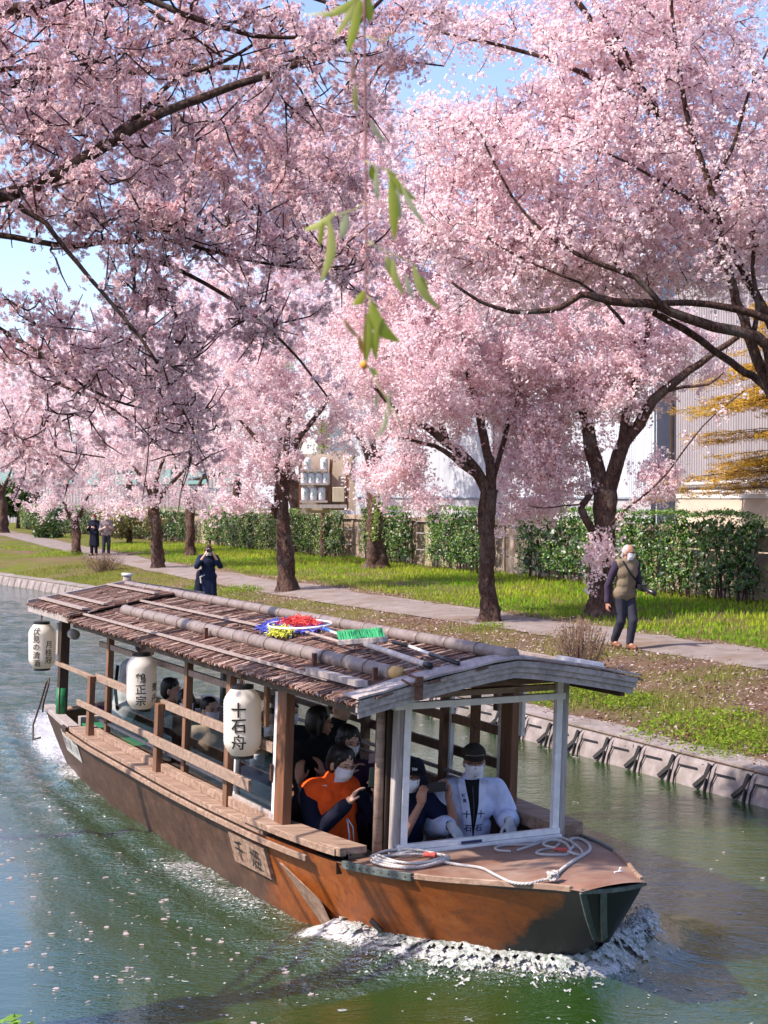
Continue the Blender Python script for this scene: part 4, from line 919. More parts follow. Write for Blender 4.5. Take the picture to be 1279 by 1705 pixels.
def tree_near_left():                                   # near-bank tree, branches enter from the left
    b = Vector((-5.2, 7.2, 1.45))
    T = Tree('near cherry tree whose shaded branches hang in from the left edge', b, 14)
    Y = 9.0; fork = Vector((-4.6, 7.9, 3.9))
    T.trunk([b - UP * .2, b + UP * .3, b.lerp(fork, .5), fork], [.33, .25, .21, .21], 16)
    T.limb([fork] + A(Y, (-300, 420), (-90, 350), (20, 322), (75, 300), (140, 264), (205, 222), (245, 200), (300, 176), (365, 152), (430, 130), (500, 105), (545, 80), (600, 35), (650, -15)), .060, .010, 10)
    T.limb(A(Y, (150, 258), (205, 212, .1), (252, 172, .2), (290, 132, .3), (350, 112, .4), (400, 88, .5), (445, 58, .6), (500, 20, .6)), .022, .007, 8)
    T.limb([fork] + A(Y - .3, (-200, 380), (-60, 330), (0, 322), (40, 350), (75, 372), (110, 415), (150, 462), (190, 510), (232, 560), (262, 605)), .026, .008, 8, dress=0)
    T.limb([fork] + A(Y + .2, (-150, 400), (-20, 390), (60, 403), (120, 408), (170, 404), (225, 402), (270, 398), (330, 412), (390, 428), (450, 440), (520, 447), (590, 440)), .026, .006, 8)
    T.limb([fork + UP * .3] + A(Y + .3, (-150, 150), (-20, 118), (60, 113), (110, 112), (160, 102), (215, 84)), .03, .006, 6)
    T.limb(A(Y + .3, (220, 424), (280, 442), (340, 472), (400, 508), (450, 550), (500, 600), (545, 660)), .016, .006, 6, dress=13, spread=.05)
    T.limb([fork] + A(Y + 1.2, (-200, 480), (-40, 530), (0, 548), (60, 585), (110, 622), (150, 648), (210, 673), (285, 690)), .028, .006, 7)
    T.limb(A(Y + 1.2, (60, 585), (100, 640), (160, 665), (215, 700), (260, 740)), .014, .005, 5)
    T.limb([fork] + A(Y + 1.8, (-200, 640), (-30, 700), (40, 730), (90, 748), (175, 762)), .022, .005, 6)
    T.limb(A(Y + .6, (245, 690), (248, 740), (243, 790), (236, 840)), .006, .003, 4, dress=5, spread=.04)
    T.limb(A(Y + .8, (322, 690), (318, 750), (305, 800), (296, 856)), .007, .003, 4, dress=6, spread=.04)
    T.limb(A(Y + .8, (262, 590), (275, 640), (300, 690), (330, 750), (345, 800)), .010, .004, 5, dress=10, spread=.06)
    T.limb([fork + UP * .9] + A(Y, (-100, 40), (60, 10), (180, -20), (300, 20), (420, 60), (520, 60)), .05, .01, 7)
    T.limb(A(Y, (205, -15), (270, 30), (320, 60), (370, 95)), .014, .006, 6)
    lob = [pxlobe(100, 60, Y + .3, 190, 90, .8, 105), pxlobe(330, 60, Y + .3, 170, 80, .8, 90), pxlobe(530, 120, Y + .2, 85, 75, .5, 34), pxlobe(240, 230, Y + .3, 160, 55, .6, 46), pxlobe(60, 230, Y + .3, 90, 70, .6, 42),
           pxlobe(140, 330, Y + .1, 170, 55, .6, 62), pxlobe(330, 380, Y + .2, 190, 55, .6, 78), pxlobe(540, 420, Y + .3, 90, 50, .5, 34), pxlobe(215, 500, Y, 55, 60, .35, 34), pxlobe(280, 590, Y + .2, 70, 85, .4, 52),
           pxlobe(150, 640, Y + 1.1, 130, 55, .6, 40), pxlobe(60, 590, Y + 1.1, 70, 40, .5, 16), pxlobe(300, 700, Y + .7, 80, 90, .5, 34), pxlobe(430, 530, Y + .3, 80, 45, .4, 24), pxlobe(90, 440, Y, 25, 30, .2, 4), pxlobe(80, 750, Y + 1.6, 120, 60, .6, 24), pxlobe(40, 520, Y + .8, 70, 30, .4, 12), pxlobe(110, 560, Y + 1.1, 60, 40, .4, 12),
           pxlobe(-180, 200, Y, 140, 250, 1.2, 60)]
    T.grow(lob, twr=1.6, twig_gap=.11, twig_len=.24, step=.05, up=.06)
    T.finish('star', 5, .036, .0175, specks=.4, mult=3, jit=.05, thin=.52)
def upper_mid():                                        # spray in front of the blue gap at the top
    b = Vector((-11.5, 10.8, 1.5))
    T = Tree('second near cherry tree reaching across the top of the view', b, 15)
    Y = 12.5; fork = Vector((-10.2, 11.6, 5.6))
    T.trunk([b - UP * .2, b + UP * .3, fork], [.30, .22, .18], 14)
    T.limb([fork] + A(Y, (-400, 250), (-100, 160), (200, 120), (400, 110), (520, 95), (600, 92), (680, 102), (740, 110)), .07, .006, 8)
    T.limb([fork] + A(Y, (-300, 100), (0, 30), (250, 0), (450, -20), (560, 10), (650, 25), (730, 20)), .07, .006, 8)
    T.limb(A(Y, (600, 92), (650, 80), (690, 60)), .008, .004, 4)
    T.grow([pxlobe(690, 110, Y, 60, 14, .3, 13), pxlobe(600, 60, Y, 90, 55, .5, 26), pxlobe(690, 25, Y, 80, 22, .4, 18), pxlobe(430, 250, Y + .4, 150, 90, .8, 70), pxlobe(300, 300, Y + .6, 140, 80, .8, 50), pxlobe(480, 330, Y + .6, 120, 70, .8, 40), pxlobe(100, 160, Y + .4, 200, 100, 1, 50),
            pxlobe(590, 170, Y + .3, 70, 60, .5, 16)],
           twig_gap=.15, twig_len=.28, step=.065)
    T.finish('star', 5, .038, .018, specks=.3, mult=3, jit=.05)
def far_tree(x, y, label, seed, tw, forks, lobes, per=5, crad=.075, frad=.034, kind='tri', thin=1.0, lean=0, Y=None, mult=2, grp='cherry trees along the canal path'):
    b = gpoint(x, y); Y = b.y; s_ = Y / FPX
    T = Tree(label, b, seed, grp)
    T.trunk([b - UP * .1, b + UP * .15] + A(Y, *[(q[0], q[1]) for q in forks[0]]), [tw * .85 * s_, tw * .6 * s_] + [tw * .5 * s_ * (1 - .06 * i) for i in range(len(forks[0]))], 14)
    for f_ in forks[1:]: T.limb(A(Y, *f_), tw * .30 * s_, .03, 7)
    T.grow([pxlobe(lx, ly, Y + ldy, rx, ry, rz, n) for lx, ly, ldy, rx, ry, rz, n in lobes], twig_gap=.32, twig_len=.5, step=.12, twigs=Y < 45)
    T.finish(kind, per, crad, frad, thin=thin, specks=.06, mult=mult, jit=crad * 1.4)
tree_fork(); tree_right(); tree_big_right(); tree_near_left(); upper_mid()
far_tree(478, 985, 'cherry tree with a rough straight trunk just behind the boat roof', 16, 27, [[(476, 940), (473, 880), (470, 830), (468, 805)], [(468, 815), (455, 770), (435, 740), (400, 700)], [(470, 815), (478, 760), (480, 710), (500, 640)], [(466, 860), (450, 842), (442, 836)], [(468, 810), (490, 740), (530, 690), (560, 640)]],
         [(450, 690, .3, 120, 80, 1.6, 120), (520, 590, .8, 130, 95, 1.8, 130), (390, 620, .6, 110, 90, 1.6, 100), (500, 480, 1.2, 130, 90, 1.8, 110), (420, 770, -.3, 90, 40, .8, 40), (580, 700, .5, 70, 60, 1, 40), (400, 835, -.3, 60, 28, .8, 26), (430, 800, -.2, 60, 30, .8, 20), (450, 400, 1.5, 120, 90, 2, 80), (330, 480, 1, 100, 80, 1.6, 60)], per=5, crad=.06, frad=.031, mult=3)
far_tree(625, 944, 'cherry tree with an ivy wrapped trunk in front of the hedge gap', 17, 26, [[(624, 900), (623, 840), (621, 780)], [(621, 785), (600, 730), (560, 690)], [(622, 785), (640, 730), (690, 690)], [(622, 790), (620, 720), (625, 640)]],
         [(620, 650, 0, 120, 90, 2.5, 110), (560, 560, 1, 110, 90, 2.5, 80), (680, 580, 1, 110, 110, 2.5, 80), (620, 460, 1.5, 130, 90, 2.6, 80)])
far_tree(503, 922, 'leaning dark cherry trunk behind the rough straight one', 18, 21, [[(497, 880), (490, 820), (481, 775)], [(481, 780), (470, 730), (450, 690)], [(483, 785), (500, 740), (520, 700)]],
         [(480, 680, 0, 110, 80, 3, 80), (430, 600, 1, 110, 90, 3, 60), (530, 600, 1, 100, 90, 3, 60)])
far_tree(262, 946, 'cherry tree at the path edge left of the photographer', 19, 19, [[(262, 910), (259, 870), (256, 828)], [(256, 832), (240, 800), (215, 770)], [(258, 832), (262, 790), (280, 750)], [(259, 840), (290, 800), (320, 770)]],
         [(250, 740, 0, 100, 65, 2.4, 90), (320, 700, .6, 90, 80, 2.4, 70), (200, 690, .6, 100, 75, 2.4, 80), (260, 610, 1, 110, 80, 2.6, 90), (240, 810, -.5, 70, 22, 1, 26), (215, 845, -.6, 60, 22, .8, 22), (320, 838, -.4, 50, 24, .8, 20)])
far_tree(317, 926, 'thin cherry trunk on the meadow in front of the brownish hedge', 20, 15, [[(317, 890), (316, 838)], [(316, 842), (300, 800), (290, 770)], [(316, 842), (335, 800), (350, 770)]],
         [(330, 770, 0, 80, 45, 2.4, 55), (360, 690, 1, 90, 70, 3, 70), (300, 660, 1, 90, 80, 3, 50)])
far_tree(128, 924, 'forked cherry tree beside the standing couple', 21, 15, [[(128, 890), (124, 872)], [(124, 876), (112, 850), (100, 825)], [(125, 876), (138, 845), (150, 820)]],
         [(120, 780, 0, 95, 50, 2.8, 80), (70, 720, 1, 100, 70, 3, 80), (170, 720, 1, 90, 70, 3, 70), (130, 640, 1.5, 110, 70, 3, 80), (90, 838, -.5, 60, 26, 1.2, 26), (180, 835, -.5, 50, 26, 1.2, 24)])
far_tree(6, 888, 'dark cherry trunk at the far left edge of the meadow', 22, 15, [[(4, 860), (2, 815)], [(2, 820), (-10, 780)], [(3, 820), (20, 780)]],
         [(10, 720, 0, 90, 70, 4, 90), (80, 660, 3, 90, 60, 4, 60), (10, 620, 3, 80, 50, 4, 50), (40, 790, 0, 60, 30, 2, 30)], per=5, crad=.10, frad=.055)
# a few crowns still farther along the canal, trunks hidden
for i, (x, Y_, lobes, lb) in enumerate([(215, 84, [(215, 690, 0, 100, 90, 5, 80), (160, 610, 0, 90, 60, 5, 60), (280, 620, 0, 90, 90, 5, 60), (220, 540, 0, 90, 50, 5, 40), (330, 540, 0, 70, 60, 5, 30)], 'distant cherry crown behind the couple'),
                                       (60, 105, [(60, 740, 0, 110, 70, 6, 80), (40, 650, 0, 90, 60, 6, 60), (110, 600, 0, 80, 50, 5, 50)], 'most distant pale cherry crown at the left'),
                                       (395, 78, [(400, 600, 0, 130, 110, 5, 90), (330, 540, 0, 110, 90, 5, 60), (470, 520, 0, 110, 90, 5, 60)], 'distant cherry crown above the low pale shed')]):
    b = at(x, 880, Y_); b.z = .8; T = Tree(lb, b, 60 + i); f = at(x, 790, Y_); T.trunk([b, b.lerp(f, .5), f], [.25, .2, .18], 8)
    T.grow([pxlobe(lx, ly, Y_ + d_, rx, ry, rz, n) for lx, ly, d_, rx, ry, rz, n in lobes], twig_gap=.5, twig_len=.7, step=.20, twigs=False); T.finish('tri', 5, .13, .065, specks=0, mult=2, jit=.15)
# ivy on the straight trunk
def ivy():
    b = gpoint(625, 944); Y = b.y - .27; r = np.random.default_rng(3); n = 420; yy = 780 + 120 * r.random(n) ** .8; xx = 631 + r.normal(size=n) * 4 - (yy - 780) * .07
    P = np.array([list(at(x, y, Y)) for x, y in zip(xx, yy)]); T_ = np.array([[-.5, 0, 0], [0, -.8, 0], [.5, 0, 0], [0, .8, 0]]); V, F_ = scatter(T_, np.array([[0, 1, 2, 3]]), P, rand_rot(n, r, (0, -1, .4), .6), .03 + .03 * r.random(n))
    c = np.where(r.random((n, 1)) < .5, np.array([.30, .36, .06]), np.array([.16, .26, .04])); tag(link('climbing_ivy', np_mesh('climbing_ivy', V, F_, np.repeat(c, 4, axis=0)), M['leaf']), 'yellow green ivy climbing a straight cherry trunk by the hedge gap', 'ivy')
ivy()
# name tag on the thick tree
tg = gpoint(1000, 1028); mb = MB(); c = at(997, 908, tg.y - .24); mb.box(lambda x, y, z: c + Vector((x * .98 + z * .2, y, z * .98 - x * .2)), -.045, .045, -.004, .004, -.03, .03); tag(mb.build('tree_tag', mat('white_plastic', (.75, .75, .75), .5)), 'small white plate nailed to the thick cherry trunk', 'tag')

# golden conifer at the right edge: flat layered sprays
def golden_tree():
    Y = 34.5; b = at(1400, 900, Y); b.z = .82; T = empty('golden_conifer', b, 'golden yellow conifer with flat layered sprays at the right edge', 'tree')
    mb = MB(); mb.tube([b, at(1395, 700, Y), at(1390, 480, Y)], [.14, .10, .04], 10, wob=.2); r = random.Random(8); rr = np.random.default_rng(8); PP = []; DD = []
    lay = [(1080, 808, 1400, 800, 13), (1170, 812, 1400, 790, 10), (1140, 733, 1400, 742, 15), (1262, 716, 1400, 706, 9), (1110, 685, 1400, 668, 9), (1235, 652, 1400, 640, 11), (1215, 610, 1400, 600, 12), (1235, 560, 1400, 560, 12), (1255, 770, 1400, 760, 14), (1150, 640, 1400, 600, 9), (1262, 680, 1400, 690, 12), (1250, 520, 1400, 525, 10), (1165, 672, 1400, 655, 8), (1180, 780, 1400, 770, 6)]
    for (x0, y0, x1, y1, th) in lay:
        for k_ in range(5):
            Yk = Y + r.gauss(0, .5); yo = r.gauss(0, th * .75)
            tip = at(x0 + r.random() * 45 * (k_ > 0), y0 + yo, Yk); root = at(x1, y1 - 18 + yo, Y); mid = tip.lerp(root, .5) + UP * .10
            mb.tube([root, mid, tip], [.022, .012, .004], 4, False)
            for j in range(120):
                t = r.random() ** .8; q = root * (1 - t) ** 2 + mid * 2 * t * (1 - t) + tip * t * t
                sp = .22 * (1 - t * .6)
                PP.append(q + Vector((r.gauss(0, sp), r.gauss(0, sp), r.gauss(0, .028) - abs(r.gauss(0, .03)))))
    mb.build('trunk', M['bark'], T, True)
    P = np.array([list(p) for p in PP]); P = np.repeat(P, 5, axis=0) + rr.normal(size=(len(P) * 5, 3)) * np.array([.05, .05, .018]); n = len(P)
    T_ = np.array([[-.5, -.06, 0], [.5, -.04, .05], [.6, .04, 0], [-.4, .06, .04]]); V, F_ = scatter(T_, np.array([[0, 1, 2, 3]]), P, rand_rot(n, rr, (0, 0, 1), .35), .09 + .05 * rr.random(n))
    pal = np.array([[.66, .38, .05], [.76, .50, .09], [.52, .32, .05], [.38, .30, .06]]); c = pal[rr.integers(0, 4, n)] * (.8 + .4 * rr.random((n, 1)))
    link('sprays', np_mesh('sprays', V, F_, np.repeat(c, 4, axis=0)), M['needle'], T)
golden_tree()

# dark evergreens far left above the hedge, pale green willow tips in the gaps
def bush(label, x, y, Y, rx, ry, rz, n, size, ca, cb, seed, name='evergreen_tree', cat='tree'):
    r = np.random.default_rng(seed); c = at(x, y, Y); s_ = Y / FPX; t = empty(name, (c.x, c.y, .8), label, cat)
    d = r.normal(size=(n, 3)); d /= np.linalg.norm(d, axis=1)[:, None]; k = r.random((n, 1)) ** .4; P = np.array([c.x, c.y, c.z]) + d * k * np.array([rx * s_, rz, ry * s_]); h = fbm(P[:, 0] * 1.0, P[:, 2] * 1.0 + P[:, 1], .8, seed); P = P[h > .42]; n = len(P)
    T_ = np.array([[-.5, 0, 0], [0, -.8, -.15], [.5, 0, 0], [0, 1.0, -.2]]); V, F_ = scatter(T_, np.array([[0, 1, 2], [0, 2, 3]]), P, rand_rot(n, r, (-.5, -.3, .8), .8), size * (.6 + .8 * r.random(n)))
    tt = r.random((n, 1)); cc = np.array(ca) * (1 - tt) + np.array(cb) * tt; link('leaves', np_mesh('leaves', V, F_, np.repeat(cc, 4, axis=0)), M['leaf'], t)
    mb = MB(); mb.tube([(c.x, c.y, .7), (c.x + .1, c.y, c.z)], [.16, .06], 8, wob=.3); mb.build('trunk', M['bark'], t, True)
bush('dark evergreen behind the hedge at the far left edge', 30, 830, 108, 45, 32, 2, 2600, .22, (.03, .07, .015), (.06, .11, .02), 5)
bush('yellow brown bush behind the couple at the left', 215, 868, 74, 60, 30, 2, 2600, .13, (.18, .17, .05), (.28, .22, .09), 6, 'bush', 'bush')
bush('dark green bush at the foot of the left hedge', 88, 885, 84, 34, 26, 1.4, 2200, .12, (.03, .07, .015), (.09, .12, .03), 7, 'bush', 'bush')
def green_willow(label, x0, x1, y0, y1, Y, n, seed):
    r = random.Random(seed); rr = np.random.default_rng(seed); c = at((x0 + x1) / 2, 860, Y); t = empty('willow_tree', (c.x, c.y, .8), label, 'tree'); mb = MB(); mb.tube([(c.x, c.y, .7), at((x0 + x1) / 2, y0, Y)], [.12, .04], 7); P = []
    top = at((x0 + x1) / 2, y0, Y)
    for i in range(n):
        x = x0 + (x1 - x0) * r.random(); ya = y0 + r.random() * 12; yb = y1 - r.random() * 25; p = at(x, ya, Y + r.gauss(0, .4)); q = at(x + r.gauss(0, 3), yb, Y + r.gauss(0, .4)); mb.tube([top, p, q], [.02, .008, .004], 3, False)
        for j in range(60): P.append(list(p.lerp(q, r.random())))
    mb.build('trunk', M['bark'], t); P = np.array(P); P += rr.normal(size=P.shape) * .05; m = len(P); T_ = np.array([[-.18, 0, 1], [.18, 0, 1], [0, 0, -1]]); V, F_ = scatter(T_, np.array([[0, 1, 2]]), P, rand_rot(m, rr, (0, -1, 0), .5), .06 + .03 * rr.random(m))
    link('leaves', np_mesh('leaves', V, F_, np.repeat(np.array([[.34, .42, .07]]) * (.7 + .5 * rr.random((m, 1))), 3, axis=0)), M['leaf'], t)
green_willow('pale green willow hanging above the barrel rack', 527, 548, 700, 768, 57, 22, 4)
green_willow('pale green willow glimpsed in a gap of the blossoms', 440, 490, 560, 640, 58, 26, 5)
# ================================================================== THE BOAT
boat = empty('tour_boat', bw(0, 0, 0), 'wooden sightseeing boat with a bark thatched roof and paper lanterns', 'boat')
def ip(a, xs, ys): return float(np.interp(a, xs, ys))
GA_ = [-8.05, -7.6, -6, -4, -2, -.5, .2, .6, .95, 1.25, 1.5, 1.72, 1.9]
def sm(a, xs, ys):
    return (ip(a - .12, xs, ys) + ip(a, xs, ys) * 2 + ip(a + .12, xs, ys)) / 4
def g_half(a): return sm(a, [-8.05, -7, -5.5, -3, -1, .0, .35, .7, 1.0, 1.3, 1.55, 1.9], [.98, 1.04, 1.10, 1.10, 1.05, .97, .92, .83, .71, .55, .40, .21])
def g_z(a): return sm(a, [-8.05, -6.5, -2, -.5, .2, 1.0, 1.9], [.66, .60, .60, .62, .64, .68, .76])
def w_half(a): return sm(a, [-8.05, -7, -5, -1.2, -.4, .2, .8, 1.3, 1.9], [.62, .74, .84, .82, .68, .52, .34, .16, .035])
def z_bot(a): return ip(a, [-8.05, .6, 1.1, 1.5, 1.9], [-.22, -.22, -.10, .12, .36])
def ctr(a, u=1.0): return ip(a, [.2, 1.0, 1.9], [0, -.045, -.09]) - (1 - u) * ip(a, [.2, 1.9], [0, .09])
def rake(a): return ip(a, [-8.05, -7.2, -.6, .2, 1.0, 1.5, 1.9], [.12, 0, 0, -.05, -.12, -.18, -.24])
hull_m = mat('orange_brown_hull', rough=.5, spec=.3)
hv = coords(hull_m, (1.0, 5, 5), BR); hn = noise_tex(hull_m, hv, 1.8, 8, .7, .5)
c_or = ramp(hull_m, hn, [(.3, (.15, .040, .009)), (.55, (.28, .075, .014)), (.8, (.38, .13, .035))])
c_br = ramp(hull_m, hn, [(.3, (.035, .018, .011)), (.55, (.085, .042, .025)), (.8, (.17, .095, .062))])
at_o = N(hull_m, 'ShaderNodeAttribute', attribute_name='orange'); at_b = N(hull_m, 'ShaderNodeAttribute', attribute_name='black')
hn2 = noise_tex(hull_m, coords(hull_m), 5, 5, .65)
k1 = mathn(hull_m, 'MULTIPLY', mathn(hull_m, 'SUBTRACT', mathn(hull_m, 'ADD', at_o.outputs['Fac'], mathn(hull_m, 'MULTIPLY', hn2, .6)), .68), 4, True)
cc_ = mixc(hull_m, k1, c_br, c_or)
hn3 = noise_tex(hull_m, coords(hull_m), 9, 5, .7, .8); scr = ramp(hull_m, hn3, [(.62, (0, 0, 0)), (.75, (1, 1, 1))])
cc_ = mixc(hull_m, mathn(hull_m, 'MULTIPLY', scr, .45), cc_, (.20, .15, .12))
hn4 = noise_tex(hull_m, coords(hull_m, (9, 9, 1.3)), 3.0, 6, .7, .3); cc_ = mixc(hull_m, mathn(hull_m, 'MULTIPLY', ramp(hull_m, hn4, [(.52, (0, 0, 0)), (.68, (1, 1, 1))]), .55), cc_, (.06, .035, .022)); k2 = mathn(hull_m, 'MULTIPLY', mathn(hull_m, 'SUBTRACT', mathn(hull_m, 'ADD', at_b.outputs['Fac'], mathn(hull_m, 'MULTIPLY', hn2, .45)), .72), 9, True)
cc_ = mixc(hull_m, k2, cc_, (.012, .014, .014))
L(hull_m, cc_, bsdf(hull_m).inputs['Base Color']); L(hull_m, bump(hull_m, hn, .25, .006), bsdf(hull_m).inputs['Normal'])
def hull():
    As = np.concatenate([np.arange(-8.05, 1.9, .10), [1.9]]); U = np.linspace(0, 1, 13); V = []; F_ = []; oc = []; bc = []
    def pt(a, u, s, inner=0):
        gh, wh_, z1 = g_half(a), w_half(a), g_z(a); z0 = z_bot(a); uu = u
        sh = uu ** .8; b = wh_ + (gh - wh_) * sh - inner; z = z0 + (z1 - z0) * u; aa = a + rake(a) * (1 - u)
        return bw(aa, s * b + ctr(a, u), z)
    n = len(As); m = len(U)
    for s in (1, -1):
        base = len(V)
        for a in As:
            for u in U:
                V.append(pt(a, u, s)); oc.append(ip(a, [-8.05, -3, -1.3, -.6, .5], [.12, .2, .35, .75, 1.0]) - (.0 if u < .9 else 0)); bc.append(max(ip(a, [.8, 1.2, 1.6, 1.9], [0, .70, 1.0, 1.15]) - u * .72 + (ip(a, [1.75, 1.9], [0, .5])), 0) + (.75 if (u > .93 and a > .75) else 0))
        for i in range(n - 1):
            for j in range(m - 1):
                q = (base + i * m + j, base + (i + 1) * m + j, base + (i + 1) * m + j + 1, base + i * m + j + 1); F_.append(q if s == 1 else q[::-1])
        base = len(V)
        for a in As:
            for u in (1.0, .25):
                V.append(pt(min(a, 1.85), u, s, .035)); oc.append(.2); bc.append(0)
        for i in range(n - 1):
            q = (base + i * 2, base + i * 2 + 2, base + i * 2 + 3, base + i * 2 + 1); F_.append(q[::-1] if s == 1 else q)
    # bow face and stern transom
    for a, nn in ((1.9, 9), (-8.05, 9)):
        base = len(V)
        for u in U:
            for k_ in range(nn):
                t = k_ / (nn - 1) * 2 - 1; p = pt(a, u, 1).lerp(pt(a, u, -1), (1 - t) / 2); p = p + FW * ((1 - t * t) * .05 * (1 if a > 0 else -.4)); V.append(p); oc.append(.2); bc.append(1.0 if a > 0 else 0)
        for j in range(m - 1):
            for k_ in range(nn - 1):
                q = (base + j * nn + k_, base + j * nn + k_ + 1, base + (j + 1) * nn + k_ + 1, base + (j + 1) * nn + k_); F_.append(q)
    base = len(V)          # bottom boards / cabin floor
    for a in As:
        for s in (1, -1): V.append(bw(min(a, 1.0), s * (w_half(min(a, 1.0)) + .02) * .99, .06)); oc.append(.1); bc.append(0)
    for i in range(n - 1): F_.append((base + i * 2, base + i * 2 + 2, base + i * 2 + 3, base + i * 2 + 1))
    me = bpy.data.meshes.new('hull'); me.from_pydata([tuple(v) for v in V], [], F_); 
    for nm, arr in (('orange', oc), ('black', bc)): t = me.attributes.new(nm, 'FLOAT', 'POINT'); t.data.foreach_set('value', np.array(arr, np.float32))
    return link('hull', me, hull_m, boat, True)
hull()
def strip(name, m_, a0, a1, inb0, inb1, dz0, dz1, side=1, parent=None, n=None, da=.12, zf=g_z, hf=g_half):
    """board that follows the gunwale: inb = distance inside (+) or outside (-) the edge"""
    n = n or max(3, int(abs(a1 - a0) / da)); mb = MB(); vs = []
    for i in range(n + 1):
        a = a0 + (a1 - a0) * i / n; h_ = hf(a); z = zf(a)
        for inb, dz in ((inb0, dz0), (inb1, dz0), (inb1, dz1), (inb0, dz1)): vs.append(bw(a, side * (h_ - inb) + ctr(a), z + dz))
    fs = [(i * 4 + j, i * 4 + 4 + j, i * 4 + 4 + (j + 1) % 4, i * 4 + (j + 1) % 4) for i in range(n) for j in range(4)] + [(0, 1, 2, 3), (n * 4 + 3, n * 4 + 2, n * 4 + 1, n * 4)]
    mb.add(vs, fs if side == 1 else [f[::-1] for f in fs]); return mb.build(name, m_, parent or boat, bevel=.004)
# wide plank ledges, rubbing strakes
for sd in (1, -1):
    strip('ledge', M['ledge_wood'], -6.55, -.92, -.02, .16, .0, .045, sd)
    strip('inner_sill', M['ledge_wood'], -6.2, -1.95, .10, .16, .047, .12, sd)
    strip('inner_sill', M['ledge_wood'], -1.93, -.90, .08, .15, .047, .13, sd)
    strip('rubbing_strake', M['ledge_wood'], -6.6, -.18, -.055, -.033, -.05, -.005, sd)
    strip('bow_plank', M['ledge_wood'], -1.25, .20, -.045, .20, .004 + (.047 if sd == 1 else 0), .10, sd)
    strip('stern_gunwale', M['grey_wood'], -8.0, -6.58, -.03, .10, .0, .05, sd)
    strip('deck_edging', M['strap_metal'], .24, .86, -.018, .012, -.028, .024, sd)
    strip('deck_edging', M['ledge_wood'], .88, 1.84, -.015, .012, -.012, .026, sd)
strip('short_block', M['dark_wood'], -6.75, -6.56, -.06, .06, -.03, .04, 1)
strip('end_board', M['ledge_wood'], .0, .24, -.03, .02, .05, .11, 1)
# foredeck
deck_m = mat('worn_brown_deck', rough=.55, spec=.4); dn = noise_tex(deck_m, coords(deck_m, (1, 1, 1), BR), 2.2, 8, .7, .6); dn2 = noise_tex(deck_m, coords(deck_m, (1, 4, 1), BR), 5, 6, .7)
dc = ramp(deck_m, dn, [(.3, (.15, .062, .035)), (.5, (.22, .13, .095)), (.7, (.30, .21, .165))]); dc = mixc(deck_m, ramp(deck_m, dn2, [(.5, (0, 0, 0)), (.8, (.6, .6, .6))]), dc, (.38, .15, .07))
L(deck_m, dc, bsdf(deck_m).inputs['Base Color']); L(deck_m, bump(deck_m, dn2, .15, .004), bsdf(deck_m).inputs['Normal'])
mb = MB(); As = np.linspace(.16, 1.93, 26); nn = 11; vs = []
for a in As:
    for k_ in range(nn):
        t = k_ / (nn - 1) * 2 - 1; vs.append(bw(a + (1 - t * t) * .05 * (a > 1.8), t * (g_half(min(a, 1.9)) + .012) + ctr(min(a, 1.9)), g_z(min(a, 1.9)) + .004 + .035 * (1 - t * t)))
mb.add(vs, [(i * nn + j, i * nn + j + 1, (i + 1) * nn + j + 1, (i + 1) * nn + j) for i in range(len(As) - 1) for j in range(nn - 1)]); mb.build('foredeck', deck_m, boat, True)
mb = MB(); mb.add([bw(a_, t * (g_half(a_) + .01), z_) for a_, t, z_ in ((.17, -1, g_z(.17) - .08), (.17, 1, g_z(.17) - .08), (.17, 1, g_z(.17) + .01), (.17, 0, g_z(.17) + .038), (.17, -1, g_z(.17) + .01))], [(0, 1, 2, 3, 4)]); mb.build('deck_beam', M['dark_wood'], boat)
# iron cap and two straps on the blunt black bow face
def bowp(t, u, out=.012):
    gh, wh_ = g_half(1.9), w_half(1.9); b = wh_ + (gh - wh_) * u ** .8; z = z_bot(1.9) + (g_z(1.9) - z_bot(1.9)) * u; return bw(1.9 + rake(1.9) * (1 - u) + (1 - t * t) * .05 + out, t * b + ctr(1.9, u), z)
mb = MB()
for k_ in range(8):
    t0, t1 = 1 - k_ / 4, 1 - (k_ + 1) / 4; mb.bar(bowp(t0, 1.0, .006), bowp(t1, 1.0, .006), .03, .026)
mb.build('bow_cap', M['strap_metal'], boat)
for t in (1.0, .45):
    mb = MB(); 
    for k_ in range(5): mb.bar(bowp(t, 1 - k_ * .18, .014), bowp(t, .995 - (k_ + 1) * .18, .014), .042, .014, FW)
    mb.build('bow_strap', M['strap_metal'], boat)
# row of nail heads along the metal edging and the deck board
mb = MB()
for i in range(9):
    a_ = .30 + i * .065; c_ = bw(a_, g_half(a_) + ctr(a_) + .018, g_z(a_)); mb.tube([c_, c_ + LT * .004], .006, 6)
mb.build('nail_heads', M['rusty_metal'], boat)['kind'] = 'stuff'
# hull marks: triangular worn board and small black patch
mb = MB(); q = lambda a, u, o=.02: bw(a + rake(a) * (1 - u), w_half(a) + (g_half(a) - w_half(a)) * u ** .8 + o, -.22 + (g_z(a) + .22) * u)
mb.add([q(-.75, .80, .02), q(-.35, .30, .01), q(-.12, .62, .075), q(-.20, .30, .02), q(-.75, .80, 0), ], [(0, 1, 2), (1, 3, 2), (0, 2, 4)]); mb.build('fender_board', M['ledge_wood'], boat)
mb = MB(); mb.bar(q(.33, .56, .008), q(.41, .48, .008), .05, .012, LT); mb.build('black_patch', M['black_metal'], boat)
